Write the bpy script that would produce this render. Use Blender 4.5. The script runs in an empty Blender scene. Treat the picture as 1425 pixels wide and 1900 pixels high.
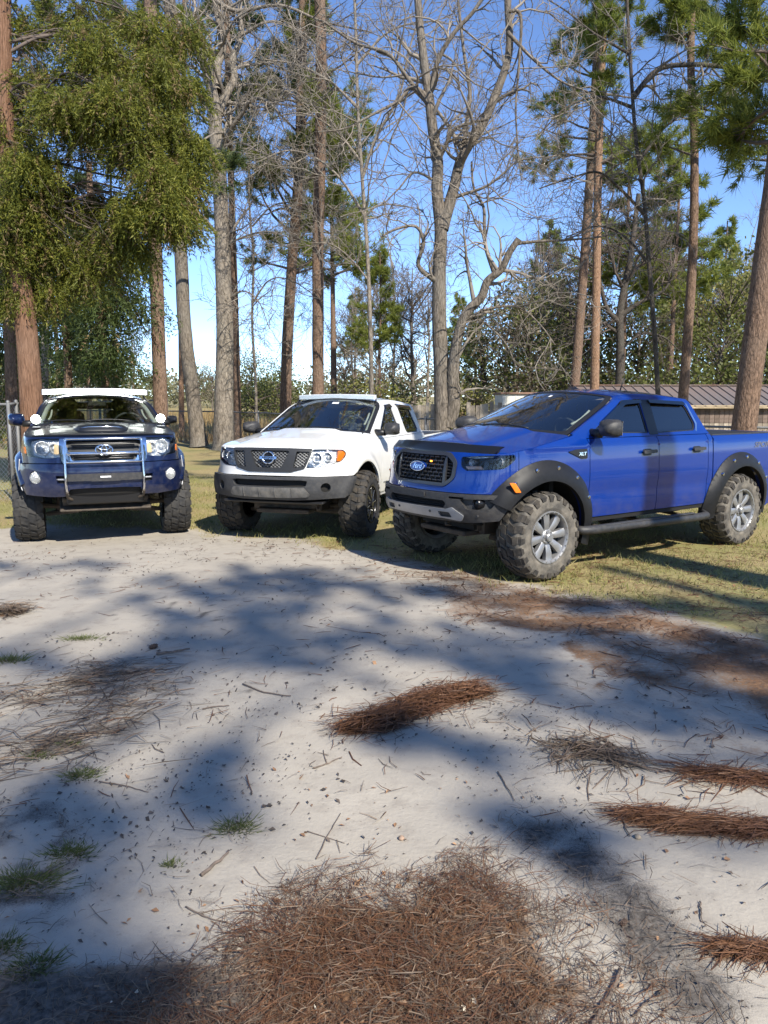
import bpy, math, random
import numpy as np
from mathutils import Vector, Matrix, Quaternion, geometry, noise

# ------------------------------------------------------------------ camera, sky, sun, exposure
SC = bpy.context.scene
COL = SC.collection
CAM_H, FPX, HORIZON = 1.68, 1450.0, 745.0          # eye height (m), focal length and horizon row of the 1425x1900 photograph
PITCH = math.atan((950 - HORIZON) / FPX)
cam_d = bpy.data.cameras.new('camera')
cam = bpy.data.objects.new('camera', cam_d)
COL.objects.link(cam)
cam.location = (0, 0, CAM_H)
cam.rotation_euler = (math.radians(90) - PITCH, 0, 0)
cam_d.sensor_fit = 'HORIZONTAL'
cam_d.sensor_width = 36.0
cam_d.lens = FPX / 1425.0 * 36.0
cam_d.clip_start, cam_d.clip_end = 0.05, 3000
SC.camera = cam

SUN_EL = math.radians(41)
SUN_AZ = math.atan2(0.50, -0.866)                   # clockwise from +Y
TO_SUN = Vector((math.sin(SUN_AZ) * math.cos(SUN_EL), math.cos(SUN_AZ) * math.cos(SUN_EL), math.sin(SUN_EL)))
W = bpy.data.worlds.new('World')
SC.world = W
W.use_nodes = True
nt = W.node_tree
bg = nt.nodes['Background']
sky = nt.nodes.new('ShaderNodeTexSky')
sky.sky_type = 'NISHITA'
sky.sun_disc = False
sky.sun_elevation = SUN_EL
sky.sun_rotation = SUN_AZ
sky.altitude = 0
sky.air_density = 0.58
sky.dust_density = 0.0
sky.ozone_density = 3.0
hs = nt.nodes.new('ShaderNodeHueSaturation')
hs.inputs['Saturation'].default_value = 1.06
hs.inputs['Hue'].default_value = 0.504
nt.links.new(sky.outputs[0], hs.inputs['Color'])
nt.links.new(hs.outputs[0], bg.inputs['Color'])
bg.inputs['Strength'].default_value = 0.15
sun_d = bpy.data.lights.new('sun', 'SUN')
sun_d.energy = 4.1
sun_d.angle = math.radians(0.55)
sun_d.color = (1.0, 0.94, 0.83)
sun = bpy.data.objects.new('sun', sun_d)
COL.objects.link(sun)
sun.location = (20, -40, 40)
sun.rotation_euler = TO_SUN.to_track_quat('Z', 'Y').to_euler()
SC.view_settings.view_transform = 'Standard'
SC.view_settings.look = 'None'
SC.view_settings.exposure = 0.95
SC.view_settings.gamma = 1.0
SC.view_settings.use_curve_mapping = False
SC.render.engine = 'CYCLES'
SC.cycles.use_denoising = True
SC.cycles.max_bounces = 8
SC.cycles.transparent_max_bounces = 16
SC.cycles.caustics_reflective = False
SC.cycles.caustics_refractive = False
SC.cycles.sample_clamp_indirect = 6.0

# ------------------------------------------------------------------ photograph -> world
def pray(px, py):
    u, v = (px - 712.5) / FPX, (950 - py) / FPX
    c, s = math.cos(PITCH), math.sin(PITCH)
    return np.array([u, c + v * s, -s + v * c])

def at(px, py, Y):
    d = pray(px, py)
    t = Y / d[1]
    return np.array([d[0] * t, Y, CAM_H + d[2] * t])

def terrain(x, y):
    return 0.008 * np.maximum(np.asarray(y, float) - 10.0, 0.0)

def gp(px, py):
    d = pray(px, py)
    t = -CAM_H / d[2]
    for _ in range(6):
        t = (float(terrain(d[0] * t, d[1] * t)) - CAM_H) / d[2]
    return np.array([d[0] * t, d[1] * t])

# ------------------------------------------------------------------ objects and meshes
def thing(name, label, cat, loc=(0, 0, 0), rotz=0.0, group=None):
    o = bpy.data.objects.new(name, None)
    o.empty_display_size = 0.2
    COL.objects.link(o)
    o.location = loc
    o.rotation_euler = (0, 0, rotz)
    return tag(o, label, cat, group)

def tag(o, label=None, cat=None, group=None, kind=None):
    if label: o['label'] = label
    if cat: o['category'] = cat
    if group: o['group'] = group
    if kind: o['kind'] = kind
    return o

def np_mesh(name, V, F, smooth=True):
    V = np.ascontiguousarray(V, dtype=np.float32)
    me = bpy.data.meshes.new(name)
    if isinstance(F, np.ndarray):
        F = [F]
    F = [np.asarray(f, dtype=np.int32) for f in F if len(f)]
    me.vertices.add(len(V))
    me.vertices.foreach_set('co', V.ravel())
    nl = sum(f.size for f in F)
    npoly = sum(len(f) for f in F)
    me.loops.add(nl)
    me.polygons.add(npoly)
    me.loops.foreach_set('vertex_index', np.concatenate([f.ravel() for f in F]))
    tot = np.concatenate([np.full(len(f), f.shape[1], np.int32) for f in F])
    st = np.concatenate([[0], np.cumsum(tot)[:-1]]).astype(np.int32)
    me.polygons.foreach_set('loop_start', st)
    me.polygons.foreach_set('loop_total', tot)
    me.polygons.foreach_set('use_smooth', np.full(npoly, smooth, dtype=bool))
    me.update(calc_edges=True)
    return me

def link(name, me, m, parent=None, loc=None, rot=None):
    o = bpy.data.objects.new(name, me)
    COL.objects.link(o)
    if m is not None and len(me.materials) == 0:
        me.materials.append(m)
    if parent is not None: o.parent = parent
    if loc is not None: o.location = loc
    if rot is not None: o.rotation_euler = rot
    return o

class MB:
    """collects polygons of one mesh"""
    def __init__(s):
        s.v, s.f, s.n = [], [], 0
    def add(s, V, F):
        V = np.asarray(V, float)
        s.v.append(V)
        s.f.extend([tuple(int(i) + s.n for i in f) for f in F])
        s.n += len(V)
        return s
    def box(s, c, d, rz=0.0, rx=0.0, ry=0.0, taper=1.0, bev=0.0):
        hx, hy, hz = d[0] / 2, d[1] / 2, d[2] / 2
        if bev <= 0:
            V = [[x * (taper if z > 0 else 1), y * (taper if z > 0 else 1), z] for z in (-hz, hz) for x, y in ((-hx, -hy), (hx, -hy), (hx, hy), (-hx, hy))]
            F = [(3, 2, 1, 0), (4, 5, 6, 7), (0, 1, 5, 4), (1, 2, 6, 5), (2, 3, 7, 6), (3, 0, 4, 7)]
        else:
            b = min(bev, hx * .9, hy * .9, hz * .9)
            rings = []
            for z, ins in ((-hz, b), (-hz + b, 0), (hz - b, 0), (hz, b)):
                k = taper if z > 0 else 1
                X, Y = (hx - ins) * k, (hy - ins) * k
                bb = b if ins == 0 else b * .5
                rings.append([[-X + bb, -Y, z], [X - bb, -Y, z], [X, -Y + bb, z], [X, Y - bb, z], [X - bb, Y, z], [-X + bb, Y, z], [-X, Y - bb, z], [-X, -Y + bb, z]])
            V = sum(rings, [])
            F = [tuple(range(7, -1, -1)), tuple(range(24, 32))]
            for r in range(3):
                for i in range(8):
                    j = (i + 1) % 8
                    F.append((r * 8 + i, r * 8 + j, r * 8 + 8 + j, r * 8 + 8 + i))
        M = np.array((Matrix.Rotation(rz, 3, 'Z') @ Matrix.Rotation(ry, 3, 'Y') @ Matrix.Rotation(rx, 3, 'X')))
        return s.add(np.asarray(V) @ M.T + np.asarray(c), F)
    def tube(s, pts, r, n=8, cap=True, flat=1.0):
        V, F = tube_np(np.asarray(pts, float), r, n)
        F = [tuple(f) for f in F]
        if cap:
            m = len(pts)
            F.append(tuple(range(n - 1, -1, -1)))
            F.append(tuple((m - 1) * n + i for i in range(n)))
        return s.add(V, F)
    def lathe(s, prof, n=32, axis='y', c=(0, 0, 0), a0=0.0, a1=2 * math.pi, close=True):
        """prof: (along axis, radius)"""
        full = abs(a1 - a0 - 2 * math.pi) < 1e-6
        m = n if full else n + 1
        V, F = [], []
        for (h, r) in prof:
            for i in range(m):
                a = a0 + (a1 - a0) * i / n
                p = (r * math.cos(a), h, r * math.sin(a)) if axis == 'y' else ((h, r * math.cos(a), r * math.sin(a)) if axis == 'x' else (r * math.cos(a), r * math.sin(a), h))
                V.append(p)
        for k in range(len(prof) - 1):
            for i in range(n):
                j = (i + 1) % m if full else i + 1
                F.append((k * m + i, (k + 1) * m + i, (k + 1) * m + j, k * m + j))
        return s.add(np.asarray(V) + np.asarray(c), F)
    def prism(s, poly, fn, d0, d1):
        """poly: 2D outline; fn(a,b,d)->3D; a solid between d0 and d1"""
        n = len(poly)
        V = [fn(a, b, d0) for a, b in poly] + [fn(a, b, d1) for a, b in poly]
        F = [tuple(range(n)), tuple(range(2 * n - 1, n - 1, -1))]
        F += [(i, i + n, (i + 1) % n + n, (i + 1) % n) for i in range(n)]
        return s.add(V, F)
    def build(s, name, m, parent=None, smooth=False, loc=None, rot=None, angle=None):
        V = np.concatenate(s.v) if s.v else np.zeros((0, 3))
        me = bpy.data.meshes.new(name)
        me.from_pydata([tuple(map(float, p)) for p in V], [], s.f)
        me.update()
        if smooth:
            me.polygons.foreach_set('use_smooth', [True] * len(me.polygons))
            if angle is not None:
                me.set_sharp_from_angle(angle=math.radians(angle))
        return link(name, me, m, parent, loc, rot)

def tube_np(P, r, n=6, twist=0.0):
    m = len(P)
    r = np.broadcast_to(np.asarray(r, float), (m,))
    T = np.empty_like(P)
    T[1:-1] = P[2:] - P[:-2]
    T[0], T[-1] = P[1] - P[0], P[-1] - P[-2]
    T /= np.linalg.norm(T, axis=1)[:, None] + 1e-12
    mean = T.mean(0)
    ref = np.array([1.0, 0, 0]) if abs(mean[0]) <= min(abs(mean[1]), abs(mean[2])) else (np.array([0, 1.0, 0]) if abs(mean[1]) <= abs(mean[2]) else np.array([0, 0, 1.0]))
    A = np.cross(T, ref)
    A /= np.linalg.norm(A, axis=1)[:, None] + 1e-12
    B = np.cross(T, A)
    an = np.arange(n) * 2 * math.pi / n + twist
    V = P[:, None, :] + r[:, None, None] * (np.cos(an)[None, :, None] * A[:, None, :] + np.sin(an)[None, :, None] * B[:, None, :])
    i = np.arange(n)
    j = (i + 1) % n
    base = np.arange(m - 1)[:, None] * n
    F = np.stack([base + i, base + j, base + n + j, base + n + i], -1).reshape(-1, 4)
    return V.reshape(-1, 3), F

class TubeSet:
    def __init__(s): s.V, s.F, s.n = [], [], 0
    def add(s, P, r, n):
        V, F = tube_np(P, r, n)
        s.V.append(V); s.F.append(F + s.n); s.n += len(V)
    def mesh(s, name, off=(0, 0, 0)):
        return np_mesh(name, np.concatenate(s.V) - np.asarray(off), np.concatenate(s.F))

def catmull(P, n=8):
    P = np.asarray(P, float)
    Q = np.vstack([2 * P[0] - P[1], P, 2 * P[-1] - P[-2]])
    out = []
    for i in range(1, len(Q) - 2):
        t = np.linspace(0, 1, n, endpoint=False)[:, None]
        a, b, c, d = Q[i - 1], Q[i], Q[i + 1], Q[i + 2]
        out.append(0.5 * (2 * b + (c - a) * t + (2 * a - 5 * b + 4 * c - d) * t ** 2 + (3 * b - a - 3 * c + d) * t ** 3))
    out.append(P[-1:])
    return np.concatenate(out)

def copy_tree(o, parent=None):
    c = o.copy()
    COL.objects.link(c)
    c.parent = parent
    for ch in list(o.children): copy_tree(ch, c)
    return c

# ------------------------------------------------------------------ materials
def mat(name, col, rough=0.6, metal=0.0, coat=0.0, var=0.0, vscale=20.0, bump=0.0, bscale=60.0, spec=0.5, emit=0.0, emitcol=None, dirt=None, dscale=6.0, damt=0.0, dz=None):
    m = bpy.data.materials.new(name)
    m.use_nodes = True
    t = m.node_tree
    b = t.nodes['Principled BSDF']
    b.inputs['Base Color'].default_value = (*col, 1)
    b.inputs['Roughness'].default_value = rough
    b.inputs['Metallic'].default_value = metal
    b.inputs['Coat Weight'].default_value = coat
    b.inputs['Coat Roughness'].default_value = 0.04
    b.inputs['Coat IOR'].default_value = 1.46
    b.inputs['Specular IOR Level'].default_value = spec
    if emit:
        b.inputs['Emission Color'].default_value = (*(emitcol or col), 1)
        b.inputs['Emission Strength'].default_value = emit
    tc = None
    if var or bump or damt:
        tc = t.nodes.new('ShaderNodeTexCoord')
    last = None
    if var:
        n = t.nodes.new('ShaderNodeTexNoise')
        n.inputs['Scale'].default_value = vscale
        n.inputs['Detail'].default_value = 5
        t.links.new(tc.outputs['Object'], n.inputs['Vector'])
        r = t.nodes.new('ShaderNodeValToRGB')
        r.color_ramp.elements[0].position = 0.3
        r.color_ramp.elements[1].position = 0.7
        r.color_ramp.elements[0].color = (*[c * (1 - var) for c in col], 1)
        r.color_ramp.elements[1].color = (*[min(1, c * (1 + var)) for c in col], 1)
        t.links.new(n.outputs[0], r.inputs[0])
        last = r.outputs[0]
    if damt:
        n = t.nodes.new('ShaderNodeTexNoise')
        n.inputs['Scale'].default_value = dscale
        n.inputs['Detail'].default_value = 8
        n.inputs['Roughness'].default_value = 0.65
        t.links.new(tc.outputs['Object'], n.inputs['Vector'])
        r = t.nodes.new('ShaderNodeValToRGB')
        r.color_ramp.elements[0].position = 0.42
        r.color_ramp.elements[1].position = 0.72
        r.color_ramp.elements[0].color = (0, 0, 0, 1)
        r.color_ramp.elements[1].color = (damt, damt, damt, 1)
        t.links.new(n.outputs[0], r.inputs[0])
        fac = r.outputs[0]
        if dz is not None:                                # road dirt that thins out with height on the vehicle
            sx = t.nodes.new('ShaderNodeSeparateXYZ')
            t.links.new(tc.outputs['Object'], sx.inputs[0])
            mr = t.nodes.new('ShaderNodeMapRange')
            mr.inputs[1].default_value, mr.inputs[2].default_value = dz
            mr.inputs[3].default_value, mr.inputs[4].default_value = 1.0, 0.12
            t.links.new(sx.outputs[2], mr.inputs[0])
            mu = t.nodes.new('ShaderNodeMath'); mu.operation = 'MULTIPLY'
            t.links.new(fac, mu.inputs[0]); t.links.new(mr.outputs[0], mu.inputs[1])
            fac = mu.outputs[0]
        mx = t.nodes.new('ShaderNodeMix')
        mx.data_type = 'RGBA'
        mx.inputs['A'].default_value = (*col, 1)
        mx.inputs['B'].default_value = (*dirt, 1)
        if last: t.links.new(last, mx.inputs['A'])
        t.links.new(fac, mx.inputs['Factor'])
        last = mx.outputs['Result']
        rr = t.nodes.new('ShaderNodeMapRange')
        rr.inputs[3].default_value, rr.inputs[4].default_value = rough, 0.85
        t.links.new(fac, rr.inputs[0])
        t.links.new(rr.outputs[0], b.inputs['Roughness'])
    if last: t.links.new(last, b.inputs['Base Color'])
    if bump:
        n2 = t.nodes.new('ShaderNodeTexNoise')
        n2.inputs['Scale'].default_value = bscale
        n2.inputs['Detail'].default_value = 6
        t.links.new(tc.outputs['Object'], n2.inputs['Vector'])
        bp = t.nodes.new('ShaderNodeBump')
        bp.inputs['Strength'].default_value = bump
        bp.inputs['Distance'].default_value = 0.02
        t.links.new(n2.outputs[0], bp.inputs['Height'])
        t.links.new(bp.outputs[0], b.inputs['Normal'])
    return m

def glass_mat(name, tint, ior=1.5, rough=0.0, extra=0.0):
    """thin pane: Fresnel mix of clear (tinted) and mirror"""
    m = bpy.data.materials.new(name)
    m.use_nodes = True
    t = m.node_tree
    t.nodes.remove(t.nodes['Principled BSDF'])
    out = t.nodes['Material Output']
    tr = t.nodes.new('ShaderNodeBsdfTransparent'); tr.inputs[0].default_value = (*tint, 1)
    gl = t.nodes.new('ShaderNodeBsdfGlossy'); gl.inputs['Roughness'].default_value = rough
    gl.inputs['Color'].default_value = (0.95, 0.98, 1, 1)
    fr = t.nodes.new('ShaderNodeFresnel'); fr.inputs[0].default_value = ior
    ad = t.nodes.new('ShaderNodeMath'); ad.operation = 'MULTIPLY_ADD'
    ad.inputs[1].default_value, ad.inputs[2].default_value = 1.7, extra
    mx = t.nodes.new('ShaderNodeMixShader')
    t.links.new(fr.outputs[0], ad.inputs[0])
    t.links.new(ad.outputs[0], mx.inputs[0])
    t.links.new(tr.outputs[0], mx.inputs[1])
    t.links.new(gl.outputs[0], mx.inputs[2])
    t.links.new(mx.outputs[0], out.inputs['Surface'])
    return m
# ------------------------------------------------------------------ numeric noise
def vnoise(x, y, seed=0):
    xi, yi = np.floor(x).astype(np.int64), np.floor(y).astype(np.int64)
    fx, fy = x - xi, y - yi
    def h(a, b):
        n = (a * 374761393 + b * 668265263 + seed * 144269) & 0xFFFFFFFF
        n = ((n ^ (n >> 13)) * 1274126177) & 0xFFFFFFFF
        return ((n ^ (n >> 16)) & 0xFFFF) / 65535.0
    u, v = fx * fx * (3 - 2 * fx), fy * fy * (3 - 2 * fy)
    return (h(xi, yi) * (1 - u) + h(xi + 1, yi) * u) * (1 - v) + (h(xi, yi + 1) * (1 - u) + h(xi + 1, yi + 1) * u) * v

def fbm(x, y, seed=0, oct=4):
    s, a, t = 0, .5, 0
    for k in range(oct):
        s = s + a * vnoise(x * 2 ** k, y * 2 ** k, seed + k * 17); t += a; a *= .55
    return s / t

def sstep(a, b, x):
    t = np.clip((x - a) / (b - a), 0, 1)
    return t * t * (3 - 2 * t)

def seg_dist(x, y, pts):
    d = np.full(np.shape(x), 1e9)
    for (ax, ay), (bx, by) in zip(pts[:-1], pts[1:]):
        vx, vy = bx - ax, by - ay
        t = np.clip(((x - ax) * vx + (y - ay) * vy) / (vx * vx + vy * vy + 1e-9), 0, 1)
        d = np.minimum(d, np.hypot(x - ax - t * vx, y - ay - t * vy))
    return d

# ------------------------------------------------------------------ what lies where on the ground (world metres)
GB = np.array([gp(*p) for p in ((-150, 990), (0, 988), (200, 985), (360, 988), (470, 1000), (560, 1010), (700, 1032), (850, 1062), (1000, 1092), (1200, 1135), (1425, 1200), (1500, 1225))])
SB = np.array([gp(*p) for p in ((360, 1000), (520, 1028), (640, 1042), (760, 1085), (900, 1150), (1020, 1195), (1090, 1260), (1200, 1320), (1425, 1385), (1520, 1400))])
PILES = dict(
    centre=[gp(*p) for p in ((655, 1352), (700, 1345), (760, 1322), (820, 1300), (885, 1285))],
    right=[gp(*p) for p in ((1165, 1512), (1250, 1530), (1340, 1540), (1440, 1545))],
    corner=[gp(*p) for p in ((1325, 1765), (1380, 1768), (1440, 1775))],
    upright=[gp(*p) for p in ((1290, 1440), (1440, 1452))],
    leftedge=[gp(*p) for p in ((5, 1142), (38, 1136))])
BIG = [gp(*p) for p in ((300, 1905), (420, 1810), (520, 1740), (600, 1660), (680, 1630), (800, 1640), (900, 1650), (960, 1700), (1010, 1760), (1080, 1850), (1110, 1920))]
STAIN = [gp(*p) for p in ((1010, 1545), (1080, 1600), (1150, 1670), (1220, 1760), (1290, 1850))]
LEFTD = [gp(*p) for p in ((10, 1290), (60, 1300), (150, 1260), (240, 1240))]
LEFTD2 = [gp(*p) for p in ((-10, 1420), (60, 1390), (160, 1370), (215, 1330))]

def masks(x, y):
    n1, n2, n3 = fbm(x * .9, y * .9, 3), fbm(x * 3.1, y * 3.1, 11), fbm(x * 9, y * 9, 23)
    gb = np.interp(x, GB[:, 0], GB[:, 1])
    sb = np.interp(x + (n2 - .5) * 1.1 + (n1 - .5) * .8, SB[:, 0], SB[:, 1])
    edge = (n1 - .5) * 1.0 + (n2 - .5) * .7
    grass = sstep(-.15, .65, y - gb + edge)
    straw = sstep(-.35, .35, y - sb + edge * .8) * (1 - .75 * grass)
    straw = straw * (.06 + .70 * sstep(-.6, 1.4, x)) * (.55 + .45 * sstep(.35, .6, n2))
    leafl = sstep(11.5, 14, y) * sstep(.40, .6, n1) * .8
    straw = np.maximum(straw, leafl)
    poly = np.array(BIG + [(1.2, 1.4), (-1.0, 1.4)])
    P = np.stack([np.ravel(x), np.ravel(y)], -1)
    ins = inpoly2(P, poly).reshape(np.shape(x))
    sd = np.where(ins, 1, -1) * seg_dist(x, y, BIG)
    soft = sd + (n2 - .5) * .55 + (n3 - .5) * .30
    big = sstep(-.06, .16, soft); bed = sstep(-.28, .14, soft)
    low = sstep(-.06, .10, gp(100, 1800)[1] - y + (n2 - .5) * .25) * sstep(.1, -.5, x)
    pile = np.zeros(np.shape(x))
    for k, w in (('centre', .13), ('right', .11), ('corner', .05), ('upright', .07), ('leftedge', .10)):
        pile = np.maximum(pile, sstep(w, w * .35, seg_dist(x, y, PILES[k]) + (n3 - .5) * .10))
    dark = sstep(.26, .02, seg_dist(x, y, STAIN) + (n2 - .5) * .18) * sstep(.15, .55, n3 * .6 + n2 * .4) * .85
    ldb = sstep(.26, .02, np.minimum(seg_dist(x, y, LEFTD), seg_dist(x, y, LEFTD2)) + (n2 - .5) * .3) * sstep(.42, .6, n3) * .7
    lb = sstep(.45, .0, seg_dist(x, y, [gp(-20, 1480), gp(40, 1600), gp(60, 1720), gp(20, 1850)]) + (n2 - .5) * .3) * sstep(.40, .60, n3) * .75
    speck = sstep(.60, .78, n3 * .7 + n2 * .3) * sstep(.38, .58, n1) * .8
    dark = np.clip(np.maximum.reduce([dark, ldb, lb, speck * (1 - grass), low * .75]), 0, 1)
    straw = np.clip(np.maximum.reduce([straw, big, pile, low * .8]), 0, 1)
    return straw, grass, dark, bed, pile

def inpoly2(P, poly):
    x, y = P[:, 0], P[:, 1]
    c = np.zeros(len(P), bool)
    q = np.roll(poly, 1, axis=0)
    for (x1, y1), (x2, y2) in zip(poly, q):
        if y1 == y2: continue
        c ^= ((y1 > y) != (y2 > y)) & (x < (x2 - x1) * (y - y1) / (y2 - y1) + x1)
    return c

def ground_z(x, y):
    x, y = np.asarray(x, float), np.asarray(y, float)
    w = sstep(30, 14, np.abs(y - 6) + np.abs(x) * .6)
    return terrain(x, y) + w * ((fbm(x * .8, y * .8, 5) - .5) * .05 + (fbm(x * 3.5, y * 3.5, 9) - .5) * .022)

def ground_material():
    m = bpy.data.materials.new('sandy_ground'); m.use_nodes = True
    t = m.node_tree; b = t.nodes['Principled BSDF']
    b.inputs['Roughness'].default_value = .92
    b.inputs['Specular IOR Level'].default_value = .2
    at_ = t.nodes.new('ShaderNodeAttribute'); at_.attribute_name = 'cover'
    sep = t.nodes.new('ShaderNodeSeparateColor'); t.links.new(at_.outputs['Color'], sep.inputs[0])
    tc = t.nodes.new('ShaderNodeTexCoord')
    def noise_(scale, detail=6, rough=.6):
        n = t.nodes.new('ShaderNodeTexNoise'); n.inputs['Scale'].default_value = scale; n.inputs['Detail'].default_value = detail; n.inputs['Roughness'].default_value = rough
        t.links.new(tc.outputs['Object'], n.inputs['Vector']); return n
    def ramp(src, p0, c0, p1, c1):
        r = t.nodes.new('ShaderNodeValToRGB'); e = r.color_ramp.elements
        e[0].position, e[1].position = p0, p1; e[0].color = (*c0, 1); e[1].color = (*c1, 1)
        t.links.new(src, r.inputs[0]); return r.outputs[0]
    def mix(f, a, bb):
        x = t.nodes.new('ShaderNodeMix'); x.data_type = 'RGBA'
        t.links.new(f, x.inputs['Factor'])
        for s, v in (('A', a), ('B', bb)):
            if isinstance(v, tuple): x.inputs[s].default_value = (*v, 1)
            else: t.links.new(v, x.inputs[s])
        return x.outputs['Result']
    def math_(op, a, bb):
        x = t.nodes.new('ShaderNodeMath'); x.operation = op; x.use_clamp = op != 'SUBTRACT'
        for i, v in enumerate((a, bb)):
            if isinstance(v, float): x.inputs[i].default_value = v
            else: t.links.new(v, x.inputs[i])
        return x.outputs[0]
    big, mid, fine, grit = noise_(.7), noise_(7), noise_(45, 8), noise_(220, 4)
    sand = mix(ramp(big.outputs[0], .35, (0, 0, 0), .65, (1, 1, 1)), (.405, .365, .305), (.345, .31, .258))
    sand = mix(ramp(mid.outputs[0], .50, (0, 0, 0), .72, (.7, .7, .7)), sand, (.27, .238, .20))
    sand = mix(ramp(grit.outputs[0], .58, (0, 0, 0), .70, (.45, .45, .45)), sand, (.25, .22, .19))
    # small dark crumbs
    vo = t.nodes.new('ShaderNodeTexVoronoi'); vo.inputs['Scale'].default_value = 38; vo.inputs['Randomness'].default_value = 1
    t.links.new(tc.outputs['Object'], vo.inputs['Vector'])
    cr = ramp(vo.outputs['Distance'], .10, (1, 1, 1), .22, (0, 0, 0))
    cr = math_('MULTIPLY', cr, ramp(mid.outputs[0], .50, (0, 0, 0), .66, (.8, .8, .8)))
    sand = mix(cr, sand, (.10, .085, .075))
    straw = mix(ramp(fine.outputs[0], .35, (0, 0, 0), .65, (1, 1, 1)), (.085, .046, .026), (.25, .145, .08))
    straw = mix(ramp(mid.outputs[0], .5, (0, 0, 0), .7, (.6, .6, .6)), straw, (.27, .22, .17))
    grass = mix(ramp(fine.outputs[0], .35, (0, 0, 0), .65, (1, 1, 1)), (.19, .15, .07), (.39, .31, .15))
    grass = mix(ramp(big.outputs[0], .45, (0, 0, 0), .60, (.75, .75, .75)), grass, (.23, .22, .085))
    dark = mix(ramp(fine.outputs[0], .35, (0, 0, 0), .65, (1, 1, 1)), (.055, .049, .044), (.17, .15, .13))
    def edge(chan, src, k=.55):
        s = math_('SUBTRACT', src, .5)
        s2 = t.nodes.new('ShaderNodeMath'); s2.operation = 'MULTIPLY_ADD'; t.links.new(s, s2.inputs[0]); s2.inputs[1].default_value = k; t.links.new(chan, s2.inputs[2])
        return ramp(s2.outputs[0], .28, (0, 0, 0), .72, (1, 1, 1))
    col = mix(edge(sep.outputs[0], fine.outputs[0], .9), sand, straw)
    col = mix(edge(sep.outputs[1], fine.outputs[0], .7), col, grass)
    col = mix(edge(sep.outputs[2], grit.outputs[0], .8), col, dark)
    # dry field beyond the fence
    t.links.new(col, b.inputs['Base Color'])
    bp = t.nodes.new('ShaderNodeBump'); bp.inputs['Strength'].default_value = .32; bp.inputs['Distance'].default_value = .015
    hsum = t.nodes.new('ShaderNodeMath'); hsum.operation = 'MULTIPLY_ADD'; t.links.new(mid.outputs[0], hsum.inputs[0]); hsum.inputs[1].default_value = .7; t.links.new(fine.outputs[0], hsum.inputs[2])
    t.links.new(hsum.outputs[0], bp.inputs['Height']); t.links.new(bp.outputs[0], b.inputs['Normal'])
    return m

def build_ground():
    def axis(lo, f0, f1, hi, st):
        a = list(np.arange(f0, f1, st)); s = st
        x = f1
        while x < hi: a.append(x); s *= 1.22; x += s
        a.append(hi); s = st; x = f0 - st
        pre = []
        while x > lo: pre.append(x); s *= 1.22; x -= s
        pre.append(lo)
        return np.array(pre[::-1] + a)
    X, Y = axis(-500, -8, 8, 500, .065), axis(-300, 1.2, 14, 900, .065)
    gx, gy = np.meshgrid(X, Y)
    gz = ground_z(gx, gy)
    st, gr, dk, _, pl = masks(gx, gy)
    V = np.stack([gx, gy, gz], -1).reshape(-1, 3)
    nx, ny = len(X), len(Y)
    i = (np.arange(ny - 1)[:, None] * nx + np.arange(nx - 1)[None]).ravel()
    F = np.stack([i, i + 1, i + nx + 1, i + nx], -1)
    me = np_mesh('ground', V, F)
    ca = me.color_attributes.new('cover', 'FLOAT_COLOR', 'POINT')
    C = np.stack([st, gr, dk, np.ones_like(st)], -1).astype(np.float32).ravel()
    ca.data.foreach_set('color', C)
    tag(link('ground', me, ground_material()), kind='structure')

build_ground()

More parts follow.
